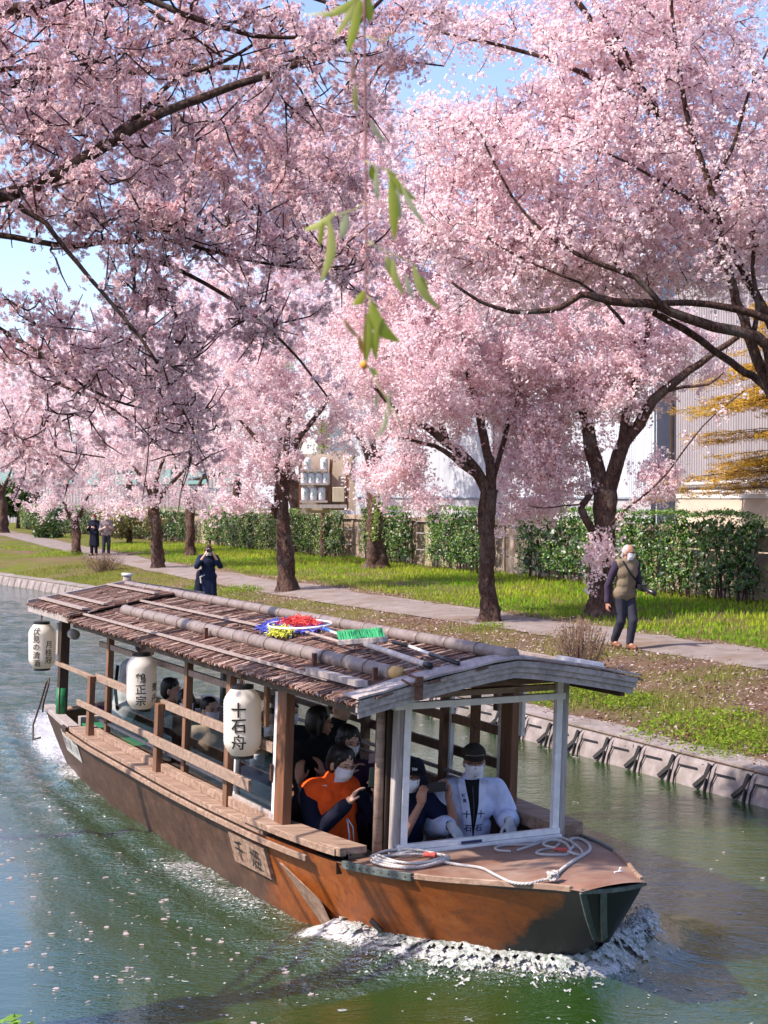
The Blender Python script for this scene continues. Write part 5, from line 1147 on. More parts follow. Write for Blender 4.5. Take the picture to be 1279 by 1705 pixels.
# ---- lettering
def glyph_mesh(text, size, bold=0.0, spacing=1.0):
    cu = bpy.data.curves.new('glyphs', 'FONT'); cu.body = text; cu.size = size; cu.align_x = 'CENTER'; cu.align_y = 'CENTER'; cu.resolution_u = 2; cu.offset = bold
    ob = bpy.data.objects.new('glyphs', cu); col.objects.link(ob); dg = bpy.context.evaluated_depsgraph_get(); dg.update(); me = bpy.data.meshes.new_from_object(ob.evaluated_get(dg))
    bm = bmesh.new(); bm.from_mesh(me); bmesh.ops.triangulate(bm, faces=bm.faces); 
    for _ in range(1):
        lng = [e for e in bm.edges if e.calc_length() > size * .3]
        if lng: bmesh.ops.subdivide_edges(bm, edges=lng, cuts=1); bmesh.ops.triangulate(bm, faces=bm.faces)
    V = np.array([v.co[:2] for v in bm.verts]).reshape(-1, 2); bm.verts.index_update(); F_ = [tuple(v.index for v in f.verts) for f in bm.faces]; bm.free(); bpy.data.objects.remove(ob); bpy.data.meshes.remove(me); bpy.data.curves.remove(cu)
    if len(V): V = V - (V.max(0) + V.min(0)) / 2
    return V, F_
def lettering(name, chars, size, fn, matl, parent, bold=.0, gap=1.05, sx=1.0, jitter=.0, seed=1):
    """characters one below the other; fn(x, y) maps the flat text to the surface"""
    mb = MB(); r = random.Random(seed); n = len(chars)
    for i, ch in enumerate(chars):
        V, F_ = glyph_mesh(ch, size, bold)
        if not len(V): continue
        y0 = ((n - 1) / 2 - i) * size * gap; an = r.gauss(0, jitter); ca, sa = math.cos(an), math.sin(an)
        mb.add([fn((x * ca - y * sa) * sx, (x * sa + y * ca) + y0) for x, y in V], F_)
    return mb.build(name, matl, parent)
# ---- paper lanterns
paper = bpy.data.materials.new('lantern_paper'); paper.use_nodes = True; pb_ = bsdf(paper); pb_.inputs['Base Color'].default_value = (.80, .74, .66, 1); pb_.inputs['Roughness'].default_value = .7
tr_ = N(paper, 'ShaderNodeBsdfTranslucent'); tr_.inputs[0].default_value = (.85, .77, .66, 1); mx_ = N(paper, 'ShaderNodeMixShader'); mx_.inputs[0].default_value = .35; out_ = paper.node_tree.nodes['Material Output']
L(paper, pb_.outputs[0], mx_.inputs[1]); L(paper, tr_.outputs[0], mx_.inputs[2]); L(paper, mx_.outputs[0], out_.inputs[0])
def lantern(a, b, zt, r_, h, label, texts, face=0.0):
    c = cw(a, b, zt); t = empty('paper_lantern', c, label, 'lantern', 'paper lanterns hanging from the boat roof'); mb = MB(); nseg = 40; n = 28
    def rad(u): return r_ * (min(1, .60 + .40 * math.sin(min(1, u / .22) * math.pi / 2)) if u < .22 else (min(1, .60 + .40 * math.sin(min(1, (1 - u) / .22) * math.pi / 2)) if u > .78 else 1.0))
    prof = []
    for i in range(nseg + 1):
        u = i / nseg; prof.append((-u * h, rad(u) * (1 if i % 2 else .982)))
    vs = [c + Vector((math.cos(k_ * 2 * math.pi / n) * q_, math.sin(k_ * 2 * math.pi / n) * q_, z)) for z, q_ in prof for k_ in range(n)]
    mb.add(vs, [(i * n + k_, (i + 1) * n + k_, (i + 1) * n + (k_ + 1) % n, i * n + (k_ + 1) % n) for i in range(nseg) for k_ in range(n)]); mb.build('paper_shade', paper, t, True)
    for z0, z1, nm in ((.0, .028, 'top_ring'), (-h - .022, -h + .004, 'bottom_ring')):
        mb = MB(); mb.tube([c + UP * z0, c + UP * z1], r_ * .60, 20); mb.build(nm, M['black_metal'], t, False)
    mb = MB(); mb.tube([c + UP * .028 + FW * .05, c + UP * .07 + FW * .02, c + UP * .13, c + UP * .07 - FW * .02, c + UP * .028 - FW * .05], .005, 5); mb.build('hook', M['rusty_metal'], t)
    to = (Vector((0, 0, CAMH)) - c); th0 = math.atan2(to.y, to.x) + face
    for chars, size, xo, yo, bold in texts:
        def fn(x, y, xo=xo, yo=yo):
            yy = y + yo; u = min(.99, max(.01, .5 - yy / h)); q_ = rad(u) * 1.0 + .0045; th = th0 + (x + xo) / r_; return c + Vector((math.cos(th) * q_, math.sin(th) * q_, -u * h))
        lettering('lettering', chars, size, fn, M['black_ink'], t, bold, 1.02, jitter=.04, seed=len(chars))
    return t
lantern(-1.27, 1.13, 1.655, .143, .50, 'largest white paper lantern reading 十石舟 beside the open doorway', [('十石舟', .118, -.012, -.015, .0020)], -.12)
lantern(-3.87, 1.13, 1.655, .138, .475, 'white paper lantern reading 鶴正宗 at the middle of the boat side', [('鶴正宗', .098, -.005, -.05, .0012), ('豊', .075, .135, -.03, .001), ('舟', .07, .13, -.13, .002)], -.02)
lantern(-7.73, 1.13, 1.655, .150, .50, 'white paper lantern reading 伏見の清酒 月桂冠 hanging at the stern corner', [('伏見の清酒', .088, -.065, -.0, .0010), ('月桂冠', .086, .075, -.06, .0010)], 0)
# ---- posts, rails, windows
def post(a, b, z0, z1, w, d, m_, name='post', lean=True, parent=None):
    mb = MB(); f = cw if lean else bw; P = lambda x, y, z: f(a + x, b + y, z); mb.box(P, -w / 2, w / 2, -d / 2, d / 2, z0, z1); return mb.build(name, m_, parent or boat, bevel=.003)
def rail(a0, a1, b, z, w, h, m_, name='rail', z2=None, f=cw):
    mb = MB(); mb.bar(f(a0, b, z), f(a1, b, z if z2 is None else z2), w, h); return mb.build(name, m_, boat, bevel=.003)
for sd in (1, -1):
    W = M['brown_wood']; RW = M['rail_wood'] if sd == 1 else M['brown_wood']
    for a in (-5.60, -3.12, -1.88): post(a, sd * .93, .62, 1.78, .075, .06, M['brown_wood'])
    post(-5.94, sd * 1.02, .63, 1.25, .10, .06, W, 'rail_post'); post(-3.63, sd * 1.02, .63, 1.25, .10, .06, W, 'rail_post')
    post(-1.90, sd * .985, .63, 1.70, .09, .055, W, 'rail_post')
    rail(-5.98, -.90, sd * .93, 1.575, .035, .055, RW, 'upper_rail'); rail(-7.5, -5.9, sd * 1.0, 1.23, .035, .045, RW, 'hand_rail'); rail(-5.95, -1.0, sd * .965, 1.235, .035, .075, RW, 'hand_rail')
    rail(-6.28, -3.58, sd * 1.065, .945, .03, .06, RW, 'lower_rail'); rail(-3.70, -1.18, sd * 1.075, .935, .03, .085, RW, 'lower_rail')
    rail(-6.0, -.9, sd * .93, .80, .025, .03, M['grey_wood'], 'window_track')
    for (a0, a1) in ((-5.55, -3.18), (-3.06, -1.93)):
        mb = MB(); mb.add([cw(a0, sd * .935, .70), cw(a1, sd * .935, .70), cw(a1, sd * .935, 1.19), cw(a0, sd * .935, 1.19)], [(0, 1, 2, 3)]); mb.build('window_pane', M['glass'], boat)
    # sliding window frame by the doorway
    for a, w in ((-1.80, .03), (-.97, .055)): post(a, sd * .955, .70, 1.66, w, .035, M['alu'], 'window_frame')
    rail(-1.82, -.95, sd * .955, .725, .04, .07, M['grey_wood'], 'window_frame'); mb = MB(); mb.add([cw(-1.78, sd * .955, .76), cw(-1.0, sd * .955, .76), cw(-1.0, sd * .955, 1.62), cw(-1.78, sd * .955, 1.62)], [(0, 1, 2, 3)]); mb.build('window_pane', M['glass'], boat)
    post(-.985, sd * .985, 1.0, 1.12, .025, .02, M['rusty_metal'], 'window_catch')
    post(-.83, sd * .95, .64, 1.80, .17, .07, M['orange_post'], 'door_post'); post(-1.12, sd * .99, 1.38, 1.70, .06, .03, M['brown_wood'], 'hanging_board')
    post(-7.36, sd * .96, .66, 1.75, .10, .10, M['dark_wood'], 'stern_post')
    mb = MB(); mb.tube([cw(-7.36, sd * .965, .67), cw(-7.36, sd * .965, .97)], .060, 12); mb.build('green_sleeve', M['green_paint'], boat, True)
    # front window frame posts
    fb_ = .515 if sd == 1 else -.69; post(.27, fb_, .66, 1.86, .05, .05, M['alu'], 'front_frame'); post(.25, fb_ + sd * .055, .66, 1.86, .07, .05, M['grey_wood'], 'front_post')
post(.16, .59, .63, 1.84, .07, .06, M['dark_wood'], 'front_post')
mb = MB(); mb.tube([cw(.16, .65, .66), cw(.15, .65, 1.3), cw(.15, .65, 1.80)], [.036, .032, .03], 10); mb.build('bamboo_post', M['rail_wood'], boat, True)
mb = MB(); mb.tube([cw(.05, -.83, 1.38), cw(.05, -.87, 1.40), cw(.05, -.87, 1.62), cw(.05, -.83, 1.64)], .018, 8); mb.build('grab_handle', M['orange_post'], boat, True)
for z0, z1, d in ((.662, .705, .10), (.707, .745, .045)): 
    mb = MB(); mb.box(lambda x, y, z: cw(.30 + x, y - .04, z), -d / 2, d / 2, -.67, .61, z0, z1); mb.build('front_sill', M['alu'], boat, bevel=.003)
mb = MB(); mb.bar(cw(.345, .1, .724), cw(.345, -.06, .724), .006, .018); mb.build('sill_latch', M['navy_ink'], boat)
for z0, z1, a_ in ((1.655, 1.70, .27), (1.72, 1.76, .24)):
    mb = MB(); mb.box(lambda x, y, z: cw(a_ + x, y - .04, z), -.03, .03, -.69, .66, z0, z1); mb.build('front_head_beam', M['alu'] if z0 < 1.7 else M['rail_wood'], boat)
mb = MB(); mb.box(lambda x, y, z: cw(.15 + x, y - .04, z), -.02, .02, -.70, .70, 1.76, 1.80); mb.build('cross_beam', M['rail_wood'], boat)
for a in (-6.0, -4.4, -2.8, -1.2):
    mb = MB(); mb.box(lambda x, y, z: cw(a + x, y, z), -.025, .025, -.95, .95, 1.755, 1.80); mb.build('cross_beam', M['dark_wood'], boat)
# second inner post pair seen through the front window
post(-1.12, -.80, .5, 1.78, .07, .06, M['brown_wood']); mb = MB(); mb.tube([cw(-1.0, -.74, 1.28), cw(-.99, -.70, 1.30), cw(-.99, -.70, 1.66), cw(-1.0, -.74, 1.68)], .014, 7); mb.build('grab_handle', M['brown_wood'], boat, True)
post(-.62, -.93, 1.25, 1.75, .05, .03, M['alu'], 'side_curtain_frame')
# benches and stern fittings
for sd in (1, -1): 
    mb = MB(); mb.box(bw, -5.9, -.5, sd * .62 - .16, sd * .62 + .16, .34, .38); mb.build('bench', M['brown_wood'], boat)
mb = MB(); mb.box(bw, -5.5, -1.4, -.16, .16, .52, .55); mb.build('centre_table', M['brown_wood'], boat)
mb = MB(); mb.box(bw, -7.95, -6.55, -.86, .86, .36, .40); mb.build('stern_deck', M['green_paint'], boat)
mb = MB(); mb.box(bw, -7.25, -7.15, -.80, .80, .41, .66); mb.build('stern_board', M['grey_wood'], boat, bevel=.004)
mb = MB(); mb.box(bw, -7.1, -6.7, .55, .80, .405, .60); mb.build('engine_cover', M['green_paint'], boat, bevel=.01)
mb = MB(); mb.tube([bw(-7.7, .98, .66), bw(-7.75, .2, .72), bw(-7.72, -.9, .66)], .03, 8); mb.build('stern_rail', M['ledge_wood'], boat, True)
mb = MB(); mb.tube([bw(-7.55, 1.15, .40), bw(-7.70, 1.20, .36), bw(-7.86, 1.16, .50), bw(-7.80, 1.10, .72), bw(-7.66, 1.06, .98), bw(-7.60, 1.04, 1.05), bw(-7.58, 1.05, .98), bw(-7.68, 1.08, .78), bw(-7.74, 1.08, .66)], .011, 6); mb.build('cable_loop', M['dark_rope'], boat, True)
mb = MB(); mb.tube([cw(-7.2, .92, 1.58), cw(-7.05, .92, 1.58)], .055, 14); mb.build('hanging_cup', M['grey_wood'], boat, True)
mb = MB(); mb.box(lambda x, y, z: cw(-7.5 + x, .98 + y, z), -.03, .05, -.02, .03, 1.33, 1.68); mb.build('wall_box', M['grey_wood'], boat)
# name board and registration plate
def side_plate(a0, a1, u0, u1, m_, name, o=.03):
    f = lambda a, u, oo: bw(a, w_half(a) + (g_half(a) - w_half(a)) * u ** .8 + oo, -.22 + (g_z(a) + .22) * u)
    mb = MB(); mb.add([f(a0, u0, .004), f(a1, u0, .004), f(a1, u1, .004), f(a0, u1, .004), f(a0, u0, o), f(a1, u0, o), f(a1, u1, o), f(a0, u1, o)], [(0, 1, 2, 3), (7, 6, 5, 4), (0, 4, 5, 1), (1, 5, 6, 2), (2, 6, 7, 3), (3, 7, 4, 0)])
    pl = mb.build(name, m_, boat)
    return pl, (lambda s, v: f(a0 + (a1 - a0) * s, u0 + (u1 - u0) * v, o + .004))
pl, fp = side_plate(-1.62, -.93, .60, .88, M['ledge_wood'], 'name_board', .035)
w_, h_ = .77, .28
for ch, cx_, cy_, sz in (('千', .25, .52, .20), ('姫', .70, .50, .20)):
    V, F_ = glyph_mesh(ch, sz, .0015); mb = MB(); mb.add([fp(cx_ + x / w_, cy_ + y / h_) for x, y in V], F_); mb.build('lettering', M['black_ink'], pl)
pl, fp = side_plate(-7.16, -6.36, .62, .90, M['white_sign'], 'registration_plate', .012)
mb = MB()
for i, ch in enumerate('第三十石号'):
    V, F_ = glyph_mesh(ch, .075, .002); mb.add([fp(.10 + i * .095 + x / .8, .5 + y * 1.7 / .24) for x, y in V], F_)
for i, ch in enumerate('118'):
    V, F_ = glyph_mesh(ch, .10, .002); mb.add([fp(.66 + i * .11 + x / .8, .5 + y * 1.3 / .24) for x, y in V], F_)
mb.build('lettering', mat('faded_grey_ink', (.18, .18, .19), .7), pl)

# ---- roof
bark_roof = mat('cedar_bark_thatch', rough=.85, spec=.2)
vb = N(bark_roof, 'ShaderNodeVertexColor'); vb.layer_name = 'Col'; bn = noise_tex(bark_roof, coords(bark_roof, (6, 1.2, 6), BR), 7, 6, .7)
L(bark_roof, mixc(bark_roof, .8, vb.outputs[0], ramp(bark_roof, bn, [(.3, (.35, .3, .3)), (.7, (1, 1, 1))]), 'MULTIPLY'), bsdf(bark_roof).inputs['Base Color']); L(bark_roof, bump(bark_roof, bn, .8, .01), bsdf(bark_roof).inputs['Normal'])
HWR = 1.14; HWF = .95
def rz(b):                       # roof height across
    t = min(1.15, abs(b) / HWR); return 2.0 - .20 * t ** 1.25
def roof_section(a0, a1, dz, seed, n):
    r = random.Random(seed); mb = MB()
    for s in (1, -1):
        K = 6; base = [(b_ * s * (HWR if s == 1 else HWF)) for b_ in np.linspace(0, 1, K)]
        vs = [cw(a, b, rz(b) + dz - t_) for a in (a0, a1) for b in base for t_ in (0, .03)]
        fs = []
        for k_ in range(K - 1):
            i0 = k_ * 2; j0 = K * 2 + k_ * 2
            fs += [(i0, i0 + 2, j0 + 2, j0), (i0 + 1, j0 + 1, j0 + 3, i0 + 3)]
        fs += [((K - 1) * 2, (K - 1) * 2 + 1, K * 4 - 1, K * 4 - 2)]
        mb.add(vs, fs, (.10, .06, .05))
    o = mb.build('roof_underlay' , bark_roof, boat)
    mb = MB()
    rows = [0.0, .17, .34, .50, .66, .82, .97]
    for s in (1, -1):
        for ri, row in enumerate(rows):
            m = int(n * (1.0 if s == 1 else .45))
            for i in range(m):
                a = a0 + (a1 - a0) * r.random(); b0 = (row + r.gauss(0, .03)) * HWR; ln = .16 + r.random() * .22; b1 = min(b0 + ln, (HWR if s == 1 else HWF) + .03 + r.random() * .04); b0 = max(0, b0); w = .008 + r.random() ** 2 * .035
                if b1 - b0 < .05: continue
                da = r.gauss(0, .10) * (b1 - b0) + .04; z0 = dz + .004 + r.random() * .012; z1 = dz + .009 + r.random() * .013
                k_ = r.random(); c = tuple(np.array((.34, .20, .155)) * (1 - k_) + np.array((.13, .075, .06)) * k_) if r.random() < .8 else (.50, .37, .31)
                p = [cw(a - w / 2, s * b0, rz(b0) + z0), cw(a + w / 2, s * b0, rz(b0) + z0), cw(a + w / 2 + da, s * b1, rz(b1) + z1), cw(a - w / 2 + da, s * b1, rz(b1) + z1)]
                q = [x - UP * .012 for x in p]; fs = [(0, 1, 2, 3), (3, 2, 6, 7), (0, 3, 7, 4), (1, 5, 6, 2)]
                if s == -1: fs = [f[::-1] for f in fs]
                mb.add(p + q, fs, c)
    th = mb.build('bark_thatch', bark_roof, boat); th['kind'] = 'stuff'
    # ragged fringe hanging at the eaves
    mb = MB()
    for s in (1, -1):
        for i in range(int((a1 - a0) * (95 if s == 1 else 30))):
            a = a0 + (a1 - a0) * r.random(); b = (HWR if s == 1 else HWF) - .02 + r.random() * .05; w = .006 + r.random() * .014; h = .008 + r.random() * .024; k_ = r.random(); c = tuple(np.array((.36, .17, .09)) * k_ + np.array((.10, .05, .035)) * (1 - k_))
            p = cw(a, s * (b - .12), rz(b) + dz + .01); q = cw(a + r.gauss(0, .02), s * (b + .01), rz(b) + dz - .005); e = cw(a + r.gauss(0, .025), s * (b + .005 + r.random() * .02), rz(b) + dz - h)
            mb.tube([p, q, e], [w * .5, w * .5, w * .3], 4, True, c)
    fr = mb.build('eave_fringe', bark_roof, boat); fr['kind'] = 'stuff'
roof_section(-6.42, .80, 0, 1, 330); roof_section(-8.25, -6.30, .05, 2, 95)
def batten(a0, a1, b, w=.045, h=.02, dz=.035, m_=None, name='batten'):
    mb = MB(); K = max(1, int(abs(a1 - a0) / 1.5))
    for k_ in range(K):
        x0 = a0 + (a1 - a0) * k_ / K; x1 = a0 + (a1 - a0) * (k_ + 1) / K
        mb.bar(cw(x0, b, rz(b) + dz), cw(x1, b, rz(b) + dz), w, h)
    return mb.build(name, m_ or M['grey_wood'], boat)
GWB = grained('silver_batten', [(.3, (.20, .15, .13)), (.7, (.38, .31, .28))], (1.2, 14, 14), BR, 2, .7)
batten(-6.4, .1, 1.03, .032, .018, .04, GWB); batten(-6.35, -2.7, .42, .024, .018, .045, GWB); batten(-8.25, -6.3, 1.02, .07, .02, .09, GWB); batten(-8.2, -6.3, .80, .05, .018, .09, GWB); batten(-8.2, -6.3, .25, .05, .018, .09, GWB)
batten(-.25, .62, 1.02, .07, .04, .065, M['grey_wood'], 'block_board'); batten(-2.4, .5, -.85, .05, .03, .04, GWB); batten(.2, .75, -.72, .04, .04, .05, M['alu'])
mb = MB(); mb.bar(cw(-6.38, 0, rz(0) + .05), cw(-6.38, 1.17, rz(1.14) + .05), .05, .035); mb.build('step_board', M['dark_wood'], boat)
for s in (1, -1):
    mb = MB(); mb.bar(cw(-8.27, 0, rz(0) + .05), cw(-8.27, s * (1.17 if s == 1 else .97), rz(1.14 if s == 1 else .97) + .05), .04, .09); mb.build('stern_bargeboard', M['fascia_wood'], boat)
mb = MB(); mb.bar(cw(-8.27, 1.16, 1.80), cw(-6.4, 1.16, 1.80), .03, .07); mb.build('eave_board', M['grey_wood'], boat)
for s in (1, -1):
    mb = MB(); mb.bar(cw(-6.4, s * (1.10 if s == 1 else .90), 1.745), cw(.75, s * (1.10 if s == 1 else .90), 1.745), .04, .05); mb.build('eave_beam', M['dark_wood'], boat)
# half bamboos along the roof with their nodes
def bamboo(a0, a1, b, r_, seg, dz, name='bamboo_rail', endcap=True):
    n = int(round((a1 - a0) / seg)); t = None
    for i in range(n):
        x0, x1 = a0 + (a1 - a0) * i / n, a0 + (a1 - a0) * (i + 1) / n; m_ = 6; pts = []; rr_ = []
        for k_ in range(m_ + 1):
            u = k_ / m_; pts.append(cw(x0 + (x1 - x0) * u, b + .006 * math.sin(x0 * 3), rz(b) + dz)); rr_.append(r_ * (1 + .09 * math.exp(-(min(u, 1 - u) / .05) ** 2)) * (1 - .02 * (i % 3)))
        mb = MB(); mb.tube(pts, rr_, 16, True); mb.build(name, M['bamboo'], boat, True)
        if i: mb = MB(); mb.tube([pts[0] - FW * .003, pts[0] + FW * .003], r_ * 1.115, 16); mb.build('bamboo_node', M['dark_wood'], boat, True)
bamboo(-5.75, .50, .74, .053, .36, .048); bamboo(-8.3, .79, 0.0, .045, .46, .045)
mb = MB(); mb.tube([cw(.44, .74, rz(.74) + .055), cw(.58, .74, rz(.74) + .055)], .045, 14); mb.build('bamboo_tip', M['bamboo_end'], boat, True)
mb = MB(); mb.tube([cw(-8.28, 0, 2.04), cw(-8.28, 0, 2.15)], .05, 12); mb.build('ridge_post', M['grey_wood'], boat, True)
mb = MB(); mb.tube([cw(-8.28, 0, 2.15), cw(-8.28, 0, 2.18)], .065, 12); mb.build('ridge_cap', M['alu'], boat, True)
for a in (-3.0, -.62, .40):
    mb = MB(); mb.bar(cw(a, .83, rz(.83) + .0), cw(a, .83, rz(.83) + .10), .03, .03, FW); mb.build('peg', M['rusty_metal'], boat)
# gable: three stepped boards along a chevron, metal drip edge on top
for s in (1, -1):
    hw = HWR + .01 if s == 1 else HWF + .01
    for q_, (dz0, dz1, out) in enumerate(((-.038, .0, .045), (-.074, -.038, .030), (-.118, -.074, .012))):
        mb = MB(); K = 7; vs = []
        for k_ in range(K):
            b = s * hw * k_ / (K - 1) * (1.0 if q_ < 2 else .985); z = rz(b) + .015
            for aa_, dz in ((.80, dz0), (.80 + out, dz0), (.80 + out, dz1), (.80, dz1)): vs.append(cw(aa_, b, z + dz))
        fs = [(i * 4 + j, i * 4 + 4 + j, i * 4 + 4 + (j + 1) % 4, i * 4 + (j + 1) % 4) for i in range(K - 1) for j in range(4)] + [(0, 1, 2, 3), (K * 4 - 1, K * 4 - 2, K * 4 - 3, K * 4 - 4)]
        mb.add(vs, fs); mb.build('bargeboard', M['fascia_wood'], boat)
    mb = MB(); K = 7; vs = []
    for k_ in range(K):
        b = s * (hw + .01) * k_ / (K - 1); z = rz(b) + .028 + .004 * math.sin(k_ * 2.2)
        for aa_, dz in ((.62, 0), (.86, 0), (.86, .014), (.62, .014)): vs.append(cw(aa_, b, z + dz))
    mb.add(vs, [(i * 4 + j, i * 4 + 4 + j, i * 4 + 4 + (j + 1) % 4, i * 4 + (j + 1) % 4) for i in range(K - 1) for j in range(4)] + [(0, 1, 2, 3), (K * 4 - 1, K * 4 - 2, K * 4 - 3, K * 4 - 4)]); mb.build('drip_edge', M['tin'] if 'tin' in M else M['fascia_wood'], boat)
mb = MB(); mb.bar(cw(.87, .74, 1.80), cw(.87, .74, 1.95), .05, .02, FW); mb.build('iron_bracket', M['rusty_metal'], boat)
mb = MB(); mb.tube([cw(.60, .72, 1.95), cw(.82, .72, 1.93), cw(.90, .74, 1.90), cw(.90, .80, 1.90), cw(.82, .84, 1.93)], .008, 6); mb.build('iron_ring', M['rusty_metal'], boat, True)
# ---- ropes on the foredeck
def dz_(a, b): h_ = g_half(min(a, 1.9)); t = max(-1, min(1, b / h_)); return g_z(min(a, 1.9)) + .004 + .035 * (1 - t * t)
def rope(pts, r_, name, label, lift=0.0, n=6, group=None):
    P = []
    for i in range(len(pts) - 1):
        p0 = pts[max(i - 1, 0)]; p1 = pts[i]; p2 = pts[i + 1]; p3 = pts[min(i + 2, len(pts) - 1)]
        for j in range(9):
            t = j / 9; P.append([.5 * ((2 * p1[k_]) + (p2[k_] - p0[k_]) * t + (2 * p0[k_] - 5 * p1[k_] + 4 * p2[k_] - p3[k_]) * t * t + (3 * p1[k_] - p0[k_] - 3 * p2[k_] + p3[k_]) * t ** 3) for k_ in range(3)])
    P.append(list(pts[-1])); W_ = [bw(a, b, dz_(a, b) + r_ + z) for a, b, z in P]
    mb = MB()
    # three twisted strands
    L_ = 0; tw_ = []
    for i, p in enumerate(W_):
        if i: L_ += (W_[i] - W_[i - 1]).length
        tw_.append(L_)
    # resample
    tot = L_; m = int(tot / .010); Q = []; j = 0
    for i in range(m + 1):
        s_ = tot * i / m
        while j < len(tw_) - 2 and tw_[j + 1] < s_: j += 1
        u = (s_ - tw_[j]) / max(1e-6, tw_[j + 1] - tw_[j]); Q.append(W_[j].lerp(W_[j + 1], min(1, u)))
    for k_ in range(3):
        S_ = []
        for i, p in enumerate(Q):
            d = (Q[min(i + 1, m)] - Q[max(i - 1, 0)]).normalized(); n1 = d.cross(UP); n1 = n1.normalized() if n1.length > .01 else Vector((1, 0, 0)); n2 = n1.cross(d); th = tot * i / m / .07 * 2 * math.pi + k_ * 2.0944
            S_.append(p + (n1 * math.cos(th) + n2 * math.sin(th)) * r_ * .48)
        mb.tube(S_, r_ * .56, 5, True)
    return tag(mb.build(name, M['rope'], None, True), label, 'rope', group)
def pd(*pts):            # deck points from photo pixels
    out = []
    for x, y, *l in pts:
        z = .70
        for _ in range(3):
            r = at(x, y, 10.0) - Vector((0, 0, CAMH)); k_ = (z - CAMH) / r.z; p = Vector((0, 0, CAMH)) + r * k_; a, b = ab(p); z = dz_(a, b)
        out.append((a, b, l[0] if l else 0))
    return out
coil = []
for i in range(44):
    th = i * 2 * math.pi / 9; k_ = i / 44; cx_, cy_ = 683 + 4 * math.sin(i), 1437 - k_ * 3; coil.append((cx_ + math.cos(th) * (58 - 6 * math.sin(i * 1.3)), cy_ + math.sin(th) * (10.5 - 2 * math.cos(i * .9)), .005 + .03 * k_ + .006 * math.sin(i * 2.1)))
rope(pd(*coil), .0095, 'mooring_rope', 'grey mooring rope coiled flat at the near corner of the foredeck')
rope(pd((722, 1439, .02), (760, 1442), (800, 1448), (825, 1460), (850, 1472), (880, 1475), (905, 1468), (918, 1468)), .0105, 'mooring_rope', 'single strand of rope crossing the foredeck to the knot', group='ropes on the foredeck')
rope(pd((925, 1462), (942, 1447), (960, 1434), (974, 1425), (982, 1418), (980, 1408), (965, 1399), (950, 1400), (955, 1412), (944, 1418)), .012, 'mooring_rope', 'thick rope running from the knot to the far edge of the foredeck', group='ropes on the foredeck')
rope(pd((850, 1420), (828, 1418), (826, 1413), (845, 1409), (880, 1408), (905, 1404, .01), (930, 1406, .01), (925, 1412), (900, 1418), (895, 1424), (925, 1426), (950, 1423), (940, 1410, .02), (915, 1406, .02), (905, 1414, .02), (935, 1422, .02), (965, 1426), (968, 1418), (950, 1408, .02), (930, 1402, .02), (890, 1412, .015), (862, 1418)), .0095, 'mooring_rope', 'loose tangle of rope lying at the far side of the foredeck', group='ropes on the foredeck')
kn = pd((921, 1468))[0]; kp = []
for i in range(26): th = i * 2.4; kp.append((kn[0] + .028 * math.cos(th) * (1 + .3 * math.sin(i)), kn[1] + .035 * math.sin(th), .005 + .022 * (1 + math.sin(i * 1.7))))
rope(kp, .009, 'rope_knot', 'bulky grey knot joining two ropes near the bow')
for i, (pp_, lb) in enumerate((((712, 1430), 'small red rag on the coiled rope'), ((930, 1421), 'small red rag in the loose rope tangle'))):
    a, b, _ = pd(pp_)[0]; mb = MB(); r = random.Random(i); mb.tube([bw(a + .02 * k_, b + .03 * math.sin(k_ * 1.5), dz_(a, b) + .035 + .004 * math.sin(k_ * 3)) for k_ in range(5)], [.012, .018, .014, .017, .008], 7, True, wob=.5); tag(mb.build('red_rag', mat('red_cloth', (.35, .06, .05), .9), None, True), lb, 'rag')
a, b, _ = pd((1030, 1458))[0]; mb = MB(); mb.tube([bw(a, b + .03, dz_(a, b) + .02), bw(a, b - .03, dz_(a, b) + .02)], .006, 6); mb.tube([bw(a - .02, b - .012, dz_(a, b)), bw(a + .005, b - .012, dz_(a, b) + .045)], .006, 6); mb.build('deck_cleat', M['alu'], boat)
# ---- things lying on the roof
def rp(a, b, dz=.06): return cw(a, b, rz(b) + dz)
net = empty('landing_net', rp(-2.2, .35), 'landing net with red and blue mesh and a white hoop on the roof', 'net')
mb = MB(); ctr = (-2.05, .36); hoop = [rp(ctr[0] + .48 * math.cos(t_), ctr[1] + .20 * math.sin(t_), .10 + .02 * math.sin(t_ + 1)) for t_ in np.linspace(0, 2 * math.pi, 33)]; mb.tube(hoop, .009, 6); mb.build('hoop', M['alu'], net, True)
def netting(name, ca, cb, rx, ry, h, colr, n, seed):
    r = random.Random(seed); mb = MB()
    for i in range(n):
        th = r.random() * 6.28; k_ = math.sqrt(r.random()); a, b = ca + rx * k_ * math.cos(th), cb + ry * k_ * math.sin(th); z = .05 + h * (1 - k_ * k_) * r.random(); d = Vector((r.gauss(0, 1), r.gauss(0, 1), r.gauss(0, .5))).normalized() * .05
        p = rp(a, b, z); mb.tube([p - d, p + Vector((0, 0, .012)), p + d], .0035, 3, False)
    mb.build(name, mat(name, colr, .6), net)
netting('red_netting', -2.25, .28, .30, .14, .075, (.62, .06, .05), 900, 1); netting('blue_netting', -2.30, .33, .46, .22, .035, (.08, .10, .50), 520, 2); netting('yellow_netting', -2.10, .50, .17, .08, .05, (.62, .62, .08), 200, 3)
mb = MB(); mb.tube([rp(-1.62, .33, .09), rp(-1.45, .33, .08)], .014, 8); mb.build('handle_grip', mat('blue_plastic', (.03, .12, .5), .4), net, True)
mb = MB(); mb.tube([rp(-1.5, .33, .08), rp(-.70, .40, .07)], .011, 8); mb.build('handle', M['alu'], net, True)
br_ = empty('deck_brush', rp(-.55, .5), 'deck brush with green bristles and a long pale pole on the roof', 'brush')
